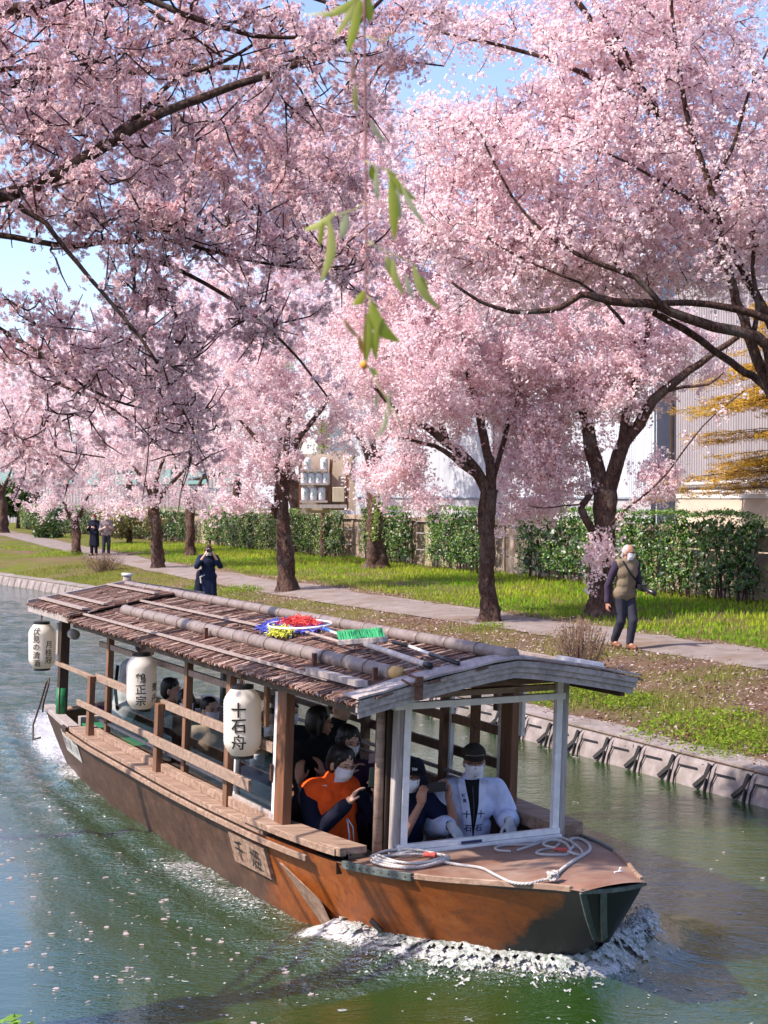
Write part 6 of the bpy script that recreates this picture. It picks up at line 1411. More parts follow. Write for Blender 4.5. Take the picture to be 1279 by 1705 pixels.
mb = MB(); u0, u1 = rp(-.78, .56, .10), rp(-.42, .36, .11); mb.bar(u0, u1, .07, .04); mb.build('brush_head', M['grey_wood'], br_, bevel=.005)
gm_ = mat('green_bristle', (.02, .32, .12), .6)
mb = MB(); r = random.Random(4)
for i in range(150):
    p = u0.lerp(u1, i / 150) + Vector((0, 0, .02)) + FW * r.gauss(-.02, .012); mb.tube([p, p - FW * .045 + UP * (.045 + r.random() * .02) + Vector((r.gauss(0, .006), r.gauss(0, .006), 0))], .004, 3, False)
o = mb.build('bristles', gm_, br_)
mb = MB(); mb.tube([rp(-.52, .47, .09), rp(.58, .55, .07)], .021, 10); mb.build('pole', grained('peeling_pole', [(.3, (.42, .32, .28)), (.7, (.66, .60, .56))], (1, 6, 6), BR, 3), br_, True); mb = MB(); mb.tube([rp(.58, .55, .07), rp(.66, .556, .07)], .022, 10); mb.build('pole_cap', M['black_metal'], br_, True)
pl_ = empty('boat_hook_pole', rp(0, .4), 'thin metal pole with a black grip lying beside the deck brush', 'pole')
mb = MB(); mb.tube([rp(-.42, .30, .08), rp(-.12, .32, .08)], .014, 8); mb.tube([rp(.28, .36, .07), rp(.76, .40, .06)], .015, 8); mb.build('black_grip', M['black_metal'], pl_, True); mb = MB(); mb.tube([rp(-.12, .32, .08), rp(.28, .36, .07)], .012, 8); mb.build('shaft', M['alu'], pl_, True)
mb = MB(); mb.tube([rp(-1.75, .42, .07), rp(-.65, .50, .07)], .013, 8); tag(mb.build('thin_pole', GWB, None, True), 'thin grey pole between the net and the green brush', 'pole')
# ================================================================== PEOPLE
def sphere_t(nu=14, nv=9):
    V = [(0, 0, -1)]; F_ = []
    for j in range(1, nv):
        ph = -math.pi / 2 + math.pi * j / nv
        for i in range(nu): th = 2 * math.pi * i / nu; V.append((math.cos(th) * math.cos(ph), math.sin(th) * math.cos(ph), math.sin(ph)))
    V.append((0, 0, 1))
    for i in range(nu): F_.append((0, 1 + (i + 1) % nu, 1 + i))
    for j in range(nv - 2):
        for i in range(nu): a = 1 + j * nu + i; b = 1 + j * nu + (i + 1) % nu; F_.append((a, b, b + nu, a + nu))
    for i in range(nu): F_.append((len(V) - 1, 1 + (nv - 2) * nu + i, 1 + (nv - 2) * nu + (i + 1) % nu))
    return [Vector(v) for v in V], F_
SPH = sphere_t()
class Flesh:
    def __init__(s): s.mb = MB()
    def ell(s, c, r, rot=None):
        rot = rot or Matrix.Identity(3); s.mb.add([Vector(c) + rot @ Vector((v.x * r[0], v.y * r[1], v.z * r[2])) for v in SPH[0]], SPH[1])
    def cap(s, p, q, r0, r1, n=12):
        p = Vector(p); q = Vector(q); d = q - p; L_ = d.length
        if L_ < 1e-5: return s.ell(p, (r0,) * 3)
        d.normalize(); pts = []; rr = []
        for k_ in range(5): a = -math.pi / 2 + k_ * math.pi / 8; pts.append(p + d * (math.sin(a) * r0)); rr.append(max(1e-4, math.cos(a) * r0))
        for k_ in range(1, 6): a = k_ * math.pi / 10; pts.append(q + d * (math.sin(a) * r1)); rr.append(max(1e-4, math.cos(a) * r1))
        pts.insert(5, q); rr.insert(5, r1)
        s.mb.tube(pts, rr, n, True)
    def chain(s, pts, rads):
        for i in range(len(pts) - 1): s.cap(pts[i], pts[i + 1], rads[i], rads[i + 1])
    def skin(s, name, matl, parent, voxel, noise_amp=0.0, nscale=9, smooth=4, T=None, seed=0):
        """melt all pieces into one continuous surface"""
        me = s.mb.mesh(name); ob = bpy.data.objects.new(name, me); col.objects.link(ob)
        md = ob.modifiers.new('r', 'REMESH'); md.mode = 'VOXEL'; md.voxel_size = voxel; md.adaptivity = 0
        sm_ = ob.modifiers.new('s', 'SMOOTH'); sm_.factor = .5; sm_.iterations = smooth
        dc_ = ob.modifiers.new('d', 'DECIMATE'); dc_.ratio = .17 if voxel < .009 else .30
        dg = bpy.context.evaluated_depsgraph_get(); dg.update(); m2 = bpy.data.meshes.new_from_object(ob.evaluated_get(dg)); bpy.data.objects.remove(ob); bpy.data.meshes.remove(me)
        n = len(m2.vertices); co = np.empty(n * 3, np.float32); m2.vertices.foreach_get('co', co); co = co.reshape(-1, 3)
        if noise_amp:
            no = np.empty(n * 3, np.float32); m2.vertices.foreach_get('normal', no); no = no.reshape(-1, 3)
            f = (fbm(co[:, 0] * 1.0 + co[:, 1] * .7, co[:, 2] * 1.6 + seed, nscale, 60 + seed, 3) - .5) * 2; f2 = (fbm(co[:, 1] + co[:, 2] * .8, co[:, 0] * 1.3 - co[:, 2], nscale * 1.4, 70 + seed, 2) - .5) * 2
            co = co + no * (noise_amp * (f + .6 * f2))[:, None]
        if T is not None: co = (np.array(T.to_3x3()) @ co.T).T + np.array(T.translation)
        m2.vertices.foreach_set('co', co.astype(np.float32).ravel()); m2.update(); m2.materials.clear()
        return link(name, m2, matl, parent, True)
def fabric(name, c, rough=.9):
    m = mat(name, c, rough, spec=.15); v = coords(m); f = noise_tex(m, v, 9, 4, .6); f2 = noise_tex(m, v, 160, 2, .6)
    L(m, ramp(m, f, [(.3, tuple(x * .8 for x in c)), (.7, tuple(min(1, x * 1.15) for x in c))]), bsdf(m).inputs['Base Color']); L(m, bump(m, f2, .25, .002, bump(m, f, .5, .012)), bsdf(m).inputs['Normal']); return m
M['skin'] = mat('skin', (.58, .34, .24), .5, spec=.35); bsdf(M['skin']).inputs['Subsurface Weight'].default_value = .08; bsdf(M['skin']).inputs['Subsurface Scale'].default_value = .01
M['skin_tan'] = mat('tanned_skin', (.40, .19, .12), .5, spec=.35)
M['hair'] = grained('black_hair', [(.3, (.008, .006, .006)), (.7, (.025, .018, .016))], (20, 20, 3), (0, 0, 0), 5, .45)
M['grey_hair'] = grained('short_grey_hair', [(.3, (.28, .25, .25)), (.7, (.45, .42, .42))], (12, 12, 12), (0, 0, 0), 8, .7)
M['mask'] = fabric('white_face_mask', (.72, .71, .76)); M['eye'] = mat('dark_eye', (.015, .01, .01), .3)
M['navy'] = fabric('navy_cloth', (.010, .011, .024)); M['orange_vest'] = fabric('orange_life_vest', (.90, .10, .016)); M['black_cloth'] = fabric('black_cloth', (.012, .012, .014)); M['happi'] = fabric('pale_blue_happi', (.56, .60, .80))
M['glove'] = fabric('grey_white_glove', (.55, .55, .57)); M['green_cloth'] = fabric('green_trousers', (.05, .12, .085)); M['beige_vest'] = fabric('khaki_vest', (.20, .155, .105)); M['dark_trousers'] = fabric('dark_trousers', (.035, .035, .05)); M['purple_cloth'] = fabric('dark_plum_cloth', (.055, .018, .05))
M['grey_shirt'] = fabric('light_grey_shirt', (.42, .42, .42)); M['beige_shirt'] = fabric('beige_jacket', (.32, .24, .17)); M['blue_shirt'] = fabric('blue_grey_shirt', (.20, .25, .33)); M['leather'] = mat('brown_leather', (.16, .06, .03), .5); M['black_plastic'] = mat('black_plastic', (.012, .012, .014), .3)
M['white_band'] = fabric('white_cloth', (.7, .7, .72)); M['grey_coat'] = fabric('pinkish_grey_coat', (.30, .24, .24))
def V3(*a): return Vector(a)
def hand(F, w, d, nrm, thumb, s=1.0, curl=.5, spread=.12):
    """five-fingered hand from wrist w, fingers along d, palm facing nrm, thumb on side thumb"""
    d = Vector(d).normalized(); nrm = Vector(nrm); nrm = (nrm - d * nrm.dot(d)).normalized(); sd = d.cross(nrm).normalized(); th = sd if sd.dot(Vector(thumb)) > 0 else -sd
    P = lambda x, y, z: w + th * (x * s) + d * (y * s) + nrm * (z * s)
    F.cap(P(0, -.01, 0), P(0, .02, 0), .026 * s, .030 * s)
    for x in (-.028, -.01, .010, .028): F.cap(P(x * .8, .02, 0), P(x, .085, 0), .017 * s, .0125 * s)
    for i, (x, L_) in enumerate(((.030, .070), (.011, .080), (-.009, .075), (-.028, .060))):
        p = P(x, .088, 0); an = 0; r = .0095 * s; dirx = (th * (x * spread / .03 * .6)); cl = curl * (1 + .12 * i)
        for k_, f in enumerate((.45, .32, .23)):
            an += cl * (.9 if k_ else .7); q = p + (d * math.cos(an) + nrm * math.sin(an) + dirx * .3).normalized() * (L_ * f * s); F.cap(p, q, r, r * .9); p = q; r *= .9
    p = P(.022, .018, .006); q = P(.052, .045, .018); e = P(.060, .078, .026 + .02 * curl); F.cap(p, q, .014 * s, .0115 * s); F.cap(q, e, .0115 * s, .009 * s)
def person(label, T, J, wear, voxel=.012, group=None, hvox=None):
    """J: joints in the person's own frame (x = own right, y = facing, z = up); T places it"""
    t = empty('person', T.translation, label, 'person', group); sk = wear.get('skin', M['skin']); g = lambda k_: Vector(J[k_]) if k_ in J else None
    pel, ch, nk, hd = g('pelvis'), g('chest'), g('neck'), g('head'); hr = Matrix.Rotation(J.get('head_yaw', 0), 3, 'Z') @ Matrix.Rotation(J.get('head_pitch', 0), 3, 'X') @ Matrix.Rotation(J.get('head_roll', 0), 3, 'Y')
    tr = Matrix.Rotation(J.get('torso_yaw', 0), 3, 'Z'); H = lambda x, y, z: hd + hr @ Vector((x, y, z)); shw = J.get('shw', .175)
    F = Flesh(); F.ell(H(0, -.012, .035), (.076, .094, .088), hr); F.ell(H(0, .012, -.035), (.062, .074, .080), hr); F.ell(H(0, .055, -.085), (.030, .026, .022), hr)
    F.ell(H(0, .092, -.018), (.013, .018, .022), hr); F.ell(H(0, .084, -.060), (.024, .012, .008), hr); F.ell(H(0, .074, .022), (.05, .016, .012), hr)
    for sx in (-1, 1): F.ell(H(sx * .075, -.012, -.012), (.011, .020, .032), hr)
    F.cap(nk, hd + hr @ Vector((0, -.015, -.06)), .052, .05)
    def torso(G, inf, low=True):
        G.cap(pel + tr @ V3(-.07, 0, .02), pel + tr @ V3(.07, 0, .02), .105 + inf, .105 + inf); m_ = pel.lerp(ch, .5); G.ell(m_, (.145 + inf, .105 + inf, .14), tr); G.ell(ch, (.165 + inf, .112 + inf, .165), tr); G.cap(pel, ch, .10 + inf, .11 + inf)
        G.cap(ch + tr @ V3(-shw + .045, -.0, .12), ch + tr @ V3(shw - .045, -.0, .12), .060 + inf, .060 + inf); G.cap(ch + tr @ V3(0, 0, .1), nk, .075 + inf * .8, .052 + inf * .6)
    torso(F, 0)
    S = {}
    for k_, sx in (('L', -1), ('R', 1)):
        sh = ch + tr @ V3(sx * shw, 0, .115); S[k_] = sh; el = g('elbow' + k_); wr = g('wrist' + k_); F.chain([sh, el, wr], [.050, .040, .026])
        hip = pel + tr @ V3(sx * .085, 0, -.02); kn = g('knee' + k_); an = g('ankle' + k_)
        if kn is not None: F.chain([hip, kn, an], [.082, .056, .038]); F.cap(an, an + Vector(J.get('toe' + k_, (0, .12, -.05))), .036, .03)
        hn = J.get('hand' + k_)
        if hn: hand(F, wr, hn[0], hn[1], hn[2], hn[3] if len(hn) > 3 else 1.0, hn[4] if len(hn) > 4 else .5)
    F.skin('body', sk, t, hvox or voxel * .6, 0, T=T, smooth=2)
    # clothes
    if 'top' in wear:
        G = Flesh(); torso(G, wear.get('inf', .014)); sl = wear.get('sleeve', 1.0); sr = wear.get('sleeve_r', .016)
        for k_ in 'LR':
            el = g('elbow' + k_); wr = g('wrist' + k_)
            if sl > 1: pass
            if sl >= .5: e2 = el.lerp(wr, min(1, (sl - .5) * 2) * .95); G.chain([S[k_], el, e2], [.052 + sr, .043 + sr * wear.get('flare', 1), .030 + sr * wear.get('flare', 1)])
            elif sl > 0: G.chain([S[k_], S[k_].lerp(el, sl * 2)], [.054 + sr, .05 + sr])
        if wear.get('hem'):
            G.cap(pel + tr @ V3(-.07, 0, .0), pel + tr @ V3(-.09, .0, -wear['hem']), .12, .13); G.cap(pel + tr @ V3(.07, 0, .0), pel + tr @ V3(.09, .0, -wear['hem']), .12, .13); G.cap(pel + tr @ V3(0, .0, .0), pel + tr @ V3(0, .0, -wear['hem']), .12, .13)
        top = G.skin('jacket' if wear.get('hem') else 'shirt', wear['top'], t, voxel, wear.get('folds', .010), 7, T=T, seed=len(label) % 7)
    if 'vest' in wear:
        G = Flesh(); torso(G, wear.get('vest_inf', .03)); m_ = wear['vest']
        if wear.get('vest_puff'):
            for sx in (-1, 1): G.cap(ch + tr @ V3(sx * .075, .07, .10), pel.lerp(ch, .15) + tr @ V3(sx * .09, .10, 0), .060, .085); G.cap(ch + tr @ V3(sx * .08, -.03, .16), ch + tr @ V3(sx * .075, .08, .08), .055, .06)
            G.cap(ch + tr @ V3(-.10, -.06, .12), ch + tr @ V3(.10, -.06, .12), .07, .07)
        vest = G.skin('vest', m_, t, voxel, .0035, 8, T=T)
    if 'trousers' in wear and g('kneeL') is not None:
        G = Flesh(); G.cap(pel + V3(-.06, 0, 0), pel + V3(.06, 0, 0), .118, .118)
        for k_, sx in (('L', -1), ('R', 1)):
            hip = pel + tr @ V3(sx * .085, 0, -.02); kn = g('knee' + k_); an = g('ankle' + k_); G.chain([hip, kn, an + (kn - an) * .06], [.098, .075, .062])
        G.skin('trousers', wear['trousers'], t, voxel, .007, 7, T=T, seed=3)
    if 'shoes' in wear:
        for k_ in 'LR':
            an = g('ankle' + k_); toe = Vector(J.get('toe' + k_, (0, .12, -.05))); G = Flesh(); G.cap(an + V3(0, -.03, -.045), an + toe + V3(0, .06, -.005), .045, .040); G.cap(an, an + V3(0, 0, -.04), .047, .047); G.skin('shoe', wear['shoes'], t, .012, 0, T=T)
    # hair or hat, mask, eyes
    G = Flesh(); hk = wear.get('hair', 'short'); hm = wear.get('hairmat', M['hair'])
    G.ell(H(0, -.026, .050), (.086, .096, .088), hr)
    if hk in ('long', 'bob', 'bun'):
        G.ell(H(0, -.045, .0), (.088, .080, .105), hr)
        for q_ in range(9): x_ = -.058 + q_ * .0145; G.cap(H(x_ * .6, .030, .115), H(x_ * 1.15, .078 - abs(x_) * .35, .060 - .016 * math.sin(q_ * 2.1)), .013, .006)
    if hk == 'bun': G.cap(H(-.065, .035, .055), H(-.078, .02, -.01), .022, .014); G.cap(H(.065, .035, .055), H(.078, .02, -.01), .022, .014)
    if hk == 'bob':
        for sx in (-1, 1): G.cap(H(sx * .072, .01, .02), H(sx * .070, .005, -.085), .030, .024)
    if hk == 'thin': G = Flesh(); G.ell(H(0, -.022, .037), (.080, .092, .086), hr); G.ell(H(0, -.05, 0), (.079, .062, .07), hr)
    if hk != 'none': G.skin('hair', hm, t, .008 if voxel < .013 else .011, .0055, 42, smooth=2, T=T)
    if 'cap' in wear:
        G = Flesh(); G.ell(H(0, -.018, .062), (.094, .108, .082), hr); cpo = G.skin('cap', wear['cap'], t, .009, .0015, 12, T=T); G = Flesh()
        for x in np.linspace(-.055, .055, 7): G.cap(H(x, .07, .052), H(x * .9, .165 - abs(x) * .55, .040), .007, .006)
        G.skin('cap_brim', wear['cap'], t, .006, 0, T=T)
    if wear.get('mask', True):
        mb = MB(); n1, n2 = 13, 9; vs = []
        for j in range(n2):
            v = j / (n2 - 1)
            for i in range(n1):
                u = i / (n1 - 1) * 2 - 1; th = u * 1.18; zz = -.004 - v * .098 + .010 * u * u * (1 if v < .5 else -1.8); bul = (1 - u * u) * (.022 * math.sin(math.pi * min(1, v * 1.1)) + .006)
                rx, ry = .079, .099 - .020 * v; vs.append(H(math.sin(th) * (rx + bul * .3) * (1 - .16 * v), math.cos(th) * (ry + bul) - .012 + .010 * (v < .15) , zz))
        mb.add(vs, [(j * n1 + i, j * n1 + i + 1, (j + 1) * n1 + i + 1, (j + 1) * n1 + i) for j in range(n2 - 1) for i in range(n1 - 1)]); mb.v = [tuple(T @ Vector(v)) for v in mb.v]; mb.build('face_mask', M['mask'], t, True)
        mb = MB()
        for sx in (-1, 1): mb.tube([T @ H(sx * .074, .030, -.02), T @ H(sx * .081, -.01, -.005)], .0022, 4)
        mb.build('mask_loop', M['mask'], t)
    for sx in (-1, 1):
        G = MB(); c = H(sx * .032, .0795, .012); G.add([T @ (c + hr @ Vector((v.x * .014, v.y * .007, v.z * .0055))) for v in SPH[0]], SPH[1]); G.build('eye', M['eye'], t, True)
        G = MB(); G.bar(T @ H(sx * .016, .089, .030), T @ H(sx * .050, .076, .031), .005, .006); G.build('eyebrow', hm, t)
    if wear.get('glasses'):
        G = MB()
        for sx in (-1, 1):
            c = H(sx * .034, .098, .010); G.tube([T @ (c + hr @ Vector((.024 * math.cos(a), 0, .017 * math.sin(a)))) for a in np.linspace(0, 6.283, 13)], .0022, 4); G.tube([T @ H(sx * .058, .095, .014), T @ H(sx * .078, -.01, .004)], .002, 4)
        G.tube([T @ H(-.012, .100, .014), T @ H(.012, .100, .014)], .002, 4); G.build('glasses', M['black_plastic'], t)
    return t, H
def place(a, b, c, face):
    """matrix for someone on the boat: origin at a, b, c, facing world direction 'face' (degrees from +Y towards +X)"""
    return Matrix.Translation(cw(a, b, c)) @ Matrix.Rotation(-R(face), 4, 'Z')
def wplace(p, face): return Matrix.Translation(p) @ Matrix.Rotation(-R(face), 4, 'Z')
def phone(name, label, T, c, w, h, d, rotz, tilt, m_, face_cam=None):
    """phone box in the owner's frame"""
    rr_ = Matrix.Rotation(rotz, 3, 'Z') @ Matrix.Rotation(tilt, 3, 'X'); t = empty(name, T @ Vector(c), label, 'phone'); mb = MB(); mb.box(lambda x, y, z: T @ (Vector(c) + rr_ @ Vector((x, y, z))), -w / 2, w / 2, -d / 2, d / 2, -h / 2, h / 2); mb.build('body', m_, t, bevel=.003)
    mb = MB(); 
    for dz in (0, .014): mb.add([T @ (Vector(c) + rr_ @ Vector((-w * .28 + v.x * .006, d / 2 + v.y * .002, h * .36 - dz + v.z * .006))) for v in SPH[0]], SPH[1])
    mb.build('lens', M['black_plastic'], t, True)
def dirto(p, q): v = Vector(q) - Vector(p); return math.degrees(math.atan2(v.x, v.y))

# --- woman in the orange life vest, photographing with a phone held up at her left
# frame: y = towards the near side and the bow; seated height about .42
FACEW = 155
Tw = place(-.98, .47, .02, FACEW) @ Matrix.Scale(1.07, 4)
phmat = mat('green_grey_phone', (.10, .13, .09), .3)
pw, Hw = person('woman in a bright orange life vest holding up a phone', Tw, dict(
    pelvis=(0, -.02, .36), chest=(.02, .04, .70), neck=(.0, .07, .90), head=(-.03, .13, 1.015), head_yaw=R(18), head_pitch=R(-14), torso_yaw=R(6),
    elbowR=(.19, .17, .56), wristR=(.0, .31, .78), handR=((-.55, .1, .8), (-.7, .3, -.2), (0, 0, 1), .95, .35),
    elbowL=(-.30, .16, .60), wristL=(-.235, .27, .80), handL=((.15, .05, .95), (.3, -.1, -.3), (1, 0, .3), .95, .75),
    kneeL=(-.12, .38, .38), ankleL=(-.12, .36, .08), kneeR=(.12, .38, .38), ankleR=(.12, .36, .08)),
    dict(top=M['navy'], sleeve=.98, vest=M['orange_vest'], vest_puff=True, vest_inf=.045, trousers=M['black_cloth'], hair='bun', sleeve_r=.020), voxel=.009, hvox=.0052)
phone('smartphone', 'green grey phone held up by the woman in the orange vest', Tw, (-.185, .315, .945), .068, .140, .010, R(10), R(-8), phmat)
mb = MB(); f = lambda x, y, z: Tw @ Vector((x, y, z)); mb.box(f, .085, .12, .125, .135, .80, .88); o = mb.build('reflective_patch', M['white_band'], pw)
mb = MB(); mb.tube([f(-.02, .245, .66), f(-.03, .262, .55), f(-.025, .262, .42), f(-.04, .25, .34)], .006, 5); mb.tube([f(-.02, .25, .66), f(-.055, .268, .60), f(-.06, .27, .50)], .005, 5); mb.build('white_cord', M['white_band'], pw, True)
# --- boatman in the pale happi coat
Tb = place(-.62, -.53, .015, 172)
pb2, Hb = person('boatman in a pale happi coat, dark cap, mask and white gloves', Tb, dict(
    pelvis=(0, -.05, .40), chest=(0, -.01, .74), neck=(0, .01, .95), head=(-.02, .05, 1.075), head_yaw=R(-6), head_pitch=R(-4), shw=.195,
    elbowR=(.27, .02, .60), wristR=(.19, .24, .64), handR=((-.3, .6, -.45), (0, 0, -1), (-1, 0, 0), 1.05, .5), elbowL=(-.29, .0, .63), wristL=(-.25, .24, .66), handL=((-.05, .5, -.7), (.2, 0, -1), (1, 0, 0), 1.05, .45),
    kneeL=(-.15, .40, .42), ankleL=(-.15, .42, .08), kneeR=(.15, .40, .42), ankleR=(.15, .42, .08)),
    dict(top=M['happi'], sleeve=.84, sleeve_r=.040, flare=1.25, inf=.026, trousers=M['dark_trousers'], hair='short', cap=fabric('dark_brown_cap', (.035, .030, .026)), skin=M['skin_tan'], folds=.010, glasses=True), voxel=.009, hvox=.0055)
def surface_fn(obj_parent, partnames, T):
    vs, fs = [], []
    for o in bpy.data.objects:
        if o.parent == obj_parent and o.name.split('.')[0] in partnames: n = len(vs); vs += [v.co.copy() for v in o.data.vertices]; fs += [tuple(i + n for i in p.vertices) for p in o.data.polygons]
    bvh = BVHTree.FromPolygons(vs, fs); Ti = T.to_3x3()
    def fn(x, z, out=.004):
        o_ = T @ Vector((x, 1.0, z)); d = (Ti @ Vector((0, -1, 0))).normalized(); h = bvh.ray_cast(o_, d, 1.2); p = h[0] if h[0] is not None else T @ Vector((x, .1, z)); return p - d * out
    return fn
sf = surface_fn(pb2, ('shirt', 'jacket'), Tb)
def draped(name, rowsL, matl, parent, sf, out):
    mb = MB(); vs = []; K = 5
    for (x0, x1, z) in rowsL:
        for k_ in range(K): vs.append(sf(x0 + (x1 - x0) * k_ / (K - 1), z, out))
    mb.add(vs, [(j * K + i, j * K + i + 1, (j + 1) * K + i + 1, (j + 1) * K + i) for j in range(len(rowsL) - 1) for i in range(K - 1)]); return mb.build(name, matl, parent, True)
zs = np.linspace(.95, .38, 16)
gapw = lambda z: .006 + .052 * max(0, (z - .55) / .40)
draped('black_undershirt', [(-gapw(z) - .01, gapw(z) + .01, z) for z in zs], M['black_cloth'], pb2, sf, .012)
HB2 = fabric('happi_collar_band', (.62, .65, .82))
for sx in (-1, 1):
    draped('collar_band', [(sx * gapw(z), sx * (gapw(z) + .058), z) for z in zs], HB2, pb2, sf, .018)
    for i, (ch, sz) in enumerate(zip('伏見十石舟' if sx == 1 else '伏見十石舟', (.028, .028, .062, .058, .062))):
        zc = (.84, .80, .70, .59, .48)[i]
        if sx == -1 and i < 2: continue
        V, F_ = glyph_mesh(ch, sz, .0012); mb = MB(); mb.add([sf(sx * (gapw(zc) + .029) - x, zc + y, .021) for x, y in V], [f_[::-1] for f_ in F_]); mb.build('lettering', M['navy_ink'], pb2)
mb = MB(); mb.tube([sf(0, z, .016) for z in np.linspace(.90, .62, 8)], .0028, 4); mb.build('zip', M['strap_metal'], pb2)
for k_ in ('R', 'L'):
    G = Flesh(); w = Vector((.19, .24, .64)) if k_ == 'R' else Vector((-.25, .24, .66)); e = Vector((.27, .02, .60)) if k_ == 'R' else Vector((-.29, .0, .63))
    G.cap(w + (e - w).normalized() * .06, w, .038, .036); hand(G, w, (-.3, .6, -.45) if k_ == 'R' else (-.05, .5, -.7), (0, 0, -1) if k_ == 'R' else (.2, 0, -1), (-1, 0, 0) if k_ == 'R' else (1, 0, 0), 1.16, .5 if k_ == 'R' else .45); 
    G.mb.v = [tuple(Vector(v)) for v in G.mb.v]; G.skin('glove', M['glove'], pb2, .0055, .001, 20, T=Tb, smooth=1)
    G = Flesh(); G.cap(w + (e - w).normalized() * .10, w + (e - w).normalized() * .045, .052, .050); G.skin('cuff', M['black_cloth'], pb2, .01, 0, T=Tb)
mb = MB(); mb.tube([Tb @ Hb(x, .098 - abs(x) * .5, .070) for x in np.linspace(-.07, .07, 7)], .004, 5); mb.build('cap_piping', M['rail_wood'], pb2, True)
# --- man in black cap photographing with a dark phone
Tm = place(-.72, -.02, .04, 150)
pm_, Hm = person('man in a black cap and navy shirt photographing with a dark phone', Tm, dict(
    pelvis=(0, -.05, .34), chest=(.02, .02, .66), neck=(.03, .05, .86), head=(.04, .11, .975), head_yaw=R(16), head_pitch=R(-3), shw=.18,
    elbowR=(.18, .24, .53), wristR=(.02, .27, .80), handR=((-.15, .0, .95), (-.7, -.3, 0), (-.4, -.6, .2), 1., .65), elbowL=(-.33, .20, .56), wristL=(-.235, .25, .82), handL=((-.02, .0, .95), (.7, -.3, 0), (.4, -.6, .2), 1., .65),
    kneeL=(-.17, .40, .36), ankleL=(-.17, .40, .08), kneeR=(.15, .40, .36), ankleR=(.15, .40, .08)),
    dict(top=fabric('dark_blue_tshirt', (.010, .013, .036)), sleeve=.36, sleeve_r=.030, inf=.022, trousers=M['green_cloth'], hair='short', cap=M['black_cloth'], skin=M['skin_tan'], glasses=True), voxel=.009, hvox=.0052)
phone('smartphone', 'dark phone held sideways by the man in the black cap', Tm, (-.105, .295, .915), .150, .072, .010, R(-4), 0, M['black_plastic'])
V, F_ = glyph_mesh('Nw', .032, .001); 
def capf(x, y): return Tm @ Hm(x * 1.0 - .0, .094 - .5 * y - abs(x) * .15, .078 + y)
mb = MB(); mb.add([capf(-x + .02, y) for x, y in V], [f_[::-1] for f_ in F_]); mb.build('cap_lettering', M['white_band'], pm_)
mb = MB(); c = Tm @ Vector((-.06, .19, .40)); mb.tube([c, c + UP * .11, c + UP * .135, c + UP * .16], [.032, .032, .014, .013], 12); o = mb.build('drink_bottle', M['black_plastic'], None, True); tag(o, 'dark drink bottle on the lap of the man in the black cap', 'bottle')
# --- woman behind with a pale phone
T3 = place(-1.42, .16, .10, 160)
p3, H3 = person('dark haired woman in plum clothing with a pale phone seated behind the orange vest', T3, dict(
    pelvis=(0, 0, .42), chest=(0, .03, .74), neck=(0, .06, .96), head=(0, .11, 1.085), head_yaw=R(14), head_pitch=R(-12),
    elbowR=(.22, .10, .62), wristR=(.05, .25, .86), handR=((-.5, .1, .6), (-.5, .2, -.3), (0, 0, 1), .95, .5), elbowL=(-.26, .12, .66), wristL=(-.20, .28, .90), handL=((.2, .05, .9), (.4, -.1, -.3), (1, 0, .2), .95, .7)),
    dict(top=M['purple_cloth'], sleeve=.98, hair='bob'), voxel=.012, hvox=.0065)
phone('smartphone', 'pale pink cased phone held by the woman in plum clothing', T3, (-.15, .325, .985), .125, .078, .010, R(4), R(-10), mat('pale_pink_case', (.50, .34, .33), .5))
# --- large figure in black whose bare hands show at the door post
T4 = place(-1.75, .30, .12, 150)
p4, H4 = person('figure in black clothing whose bare hands show beside the brown door post', T4, dict(
    pelvis=(0, 0, .45), chest=(-.05, .03, .82), neck=(-.06, .03, 1.04), head=(-.06, .03, 1.165), head_yaw=R(60), head_pitch=R(-5), shw=.22,
    elbowR=(.20, .30, .62), wristR=(.33, .44, .80), handR=((.05, .05, .95), (-.5, -.4, 0), (-.5, -.3, 0), 1., .35), elbowL=(.05, .36, .62), wristL=(.16, .50, .84), handL=((.25, .0, .9), (.5, -.4, 0), (.5, -.3, 0), 1., .35)),
    dict(top=M['black_cloth'], sleeve=.72, inf=.04, sleeve_r=.03, hair='bob', mask=False, skin=M['skin_tan']), voxel=.014, hvox=.0065)
T4b = place(-2.30, -.15, .14, 120)
person('seated passenger in black with back to the view beyond the doorway', T4b, dict(pelvis=(0, 0, .42), chest=(0, .0, .80), neck=(0, .03, 1.04), head=(0, .05, 1.17), shw=.22, elbowR=(.27, .05, .6), wristR=(.2, .25, .5), elbowL=(-.27, .05, .6), wristL=(-.2, .25, .5)),
       dict(top=M['black_cloth'], sleeve=1., inf=.04, hair='short', mask=False), voxel=.016)
# --- passenger at the far side, head only seen past the front post
person('masked passenger seen past the front window post', place(-1.75, -.46, .04, 165), dict(pelvis=(0, 0, .40), chest=(0, .0, .72), neck=(0, .03, .93), head=(0, .05, 1.05), head_yaw=R(-5), elbowR=(.24, .05, .5), wristR=(.14, .22, .42), elbowL=(-.24, .05, .5), wristL=(-.14, .22, .42)),
       dict(top=M['dark_trousers'], sleeve=1., hair='short'), voxel=.014)
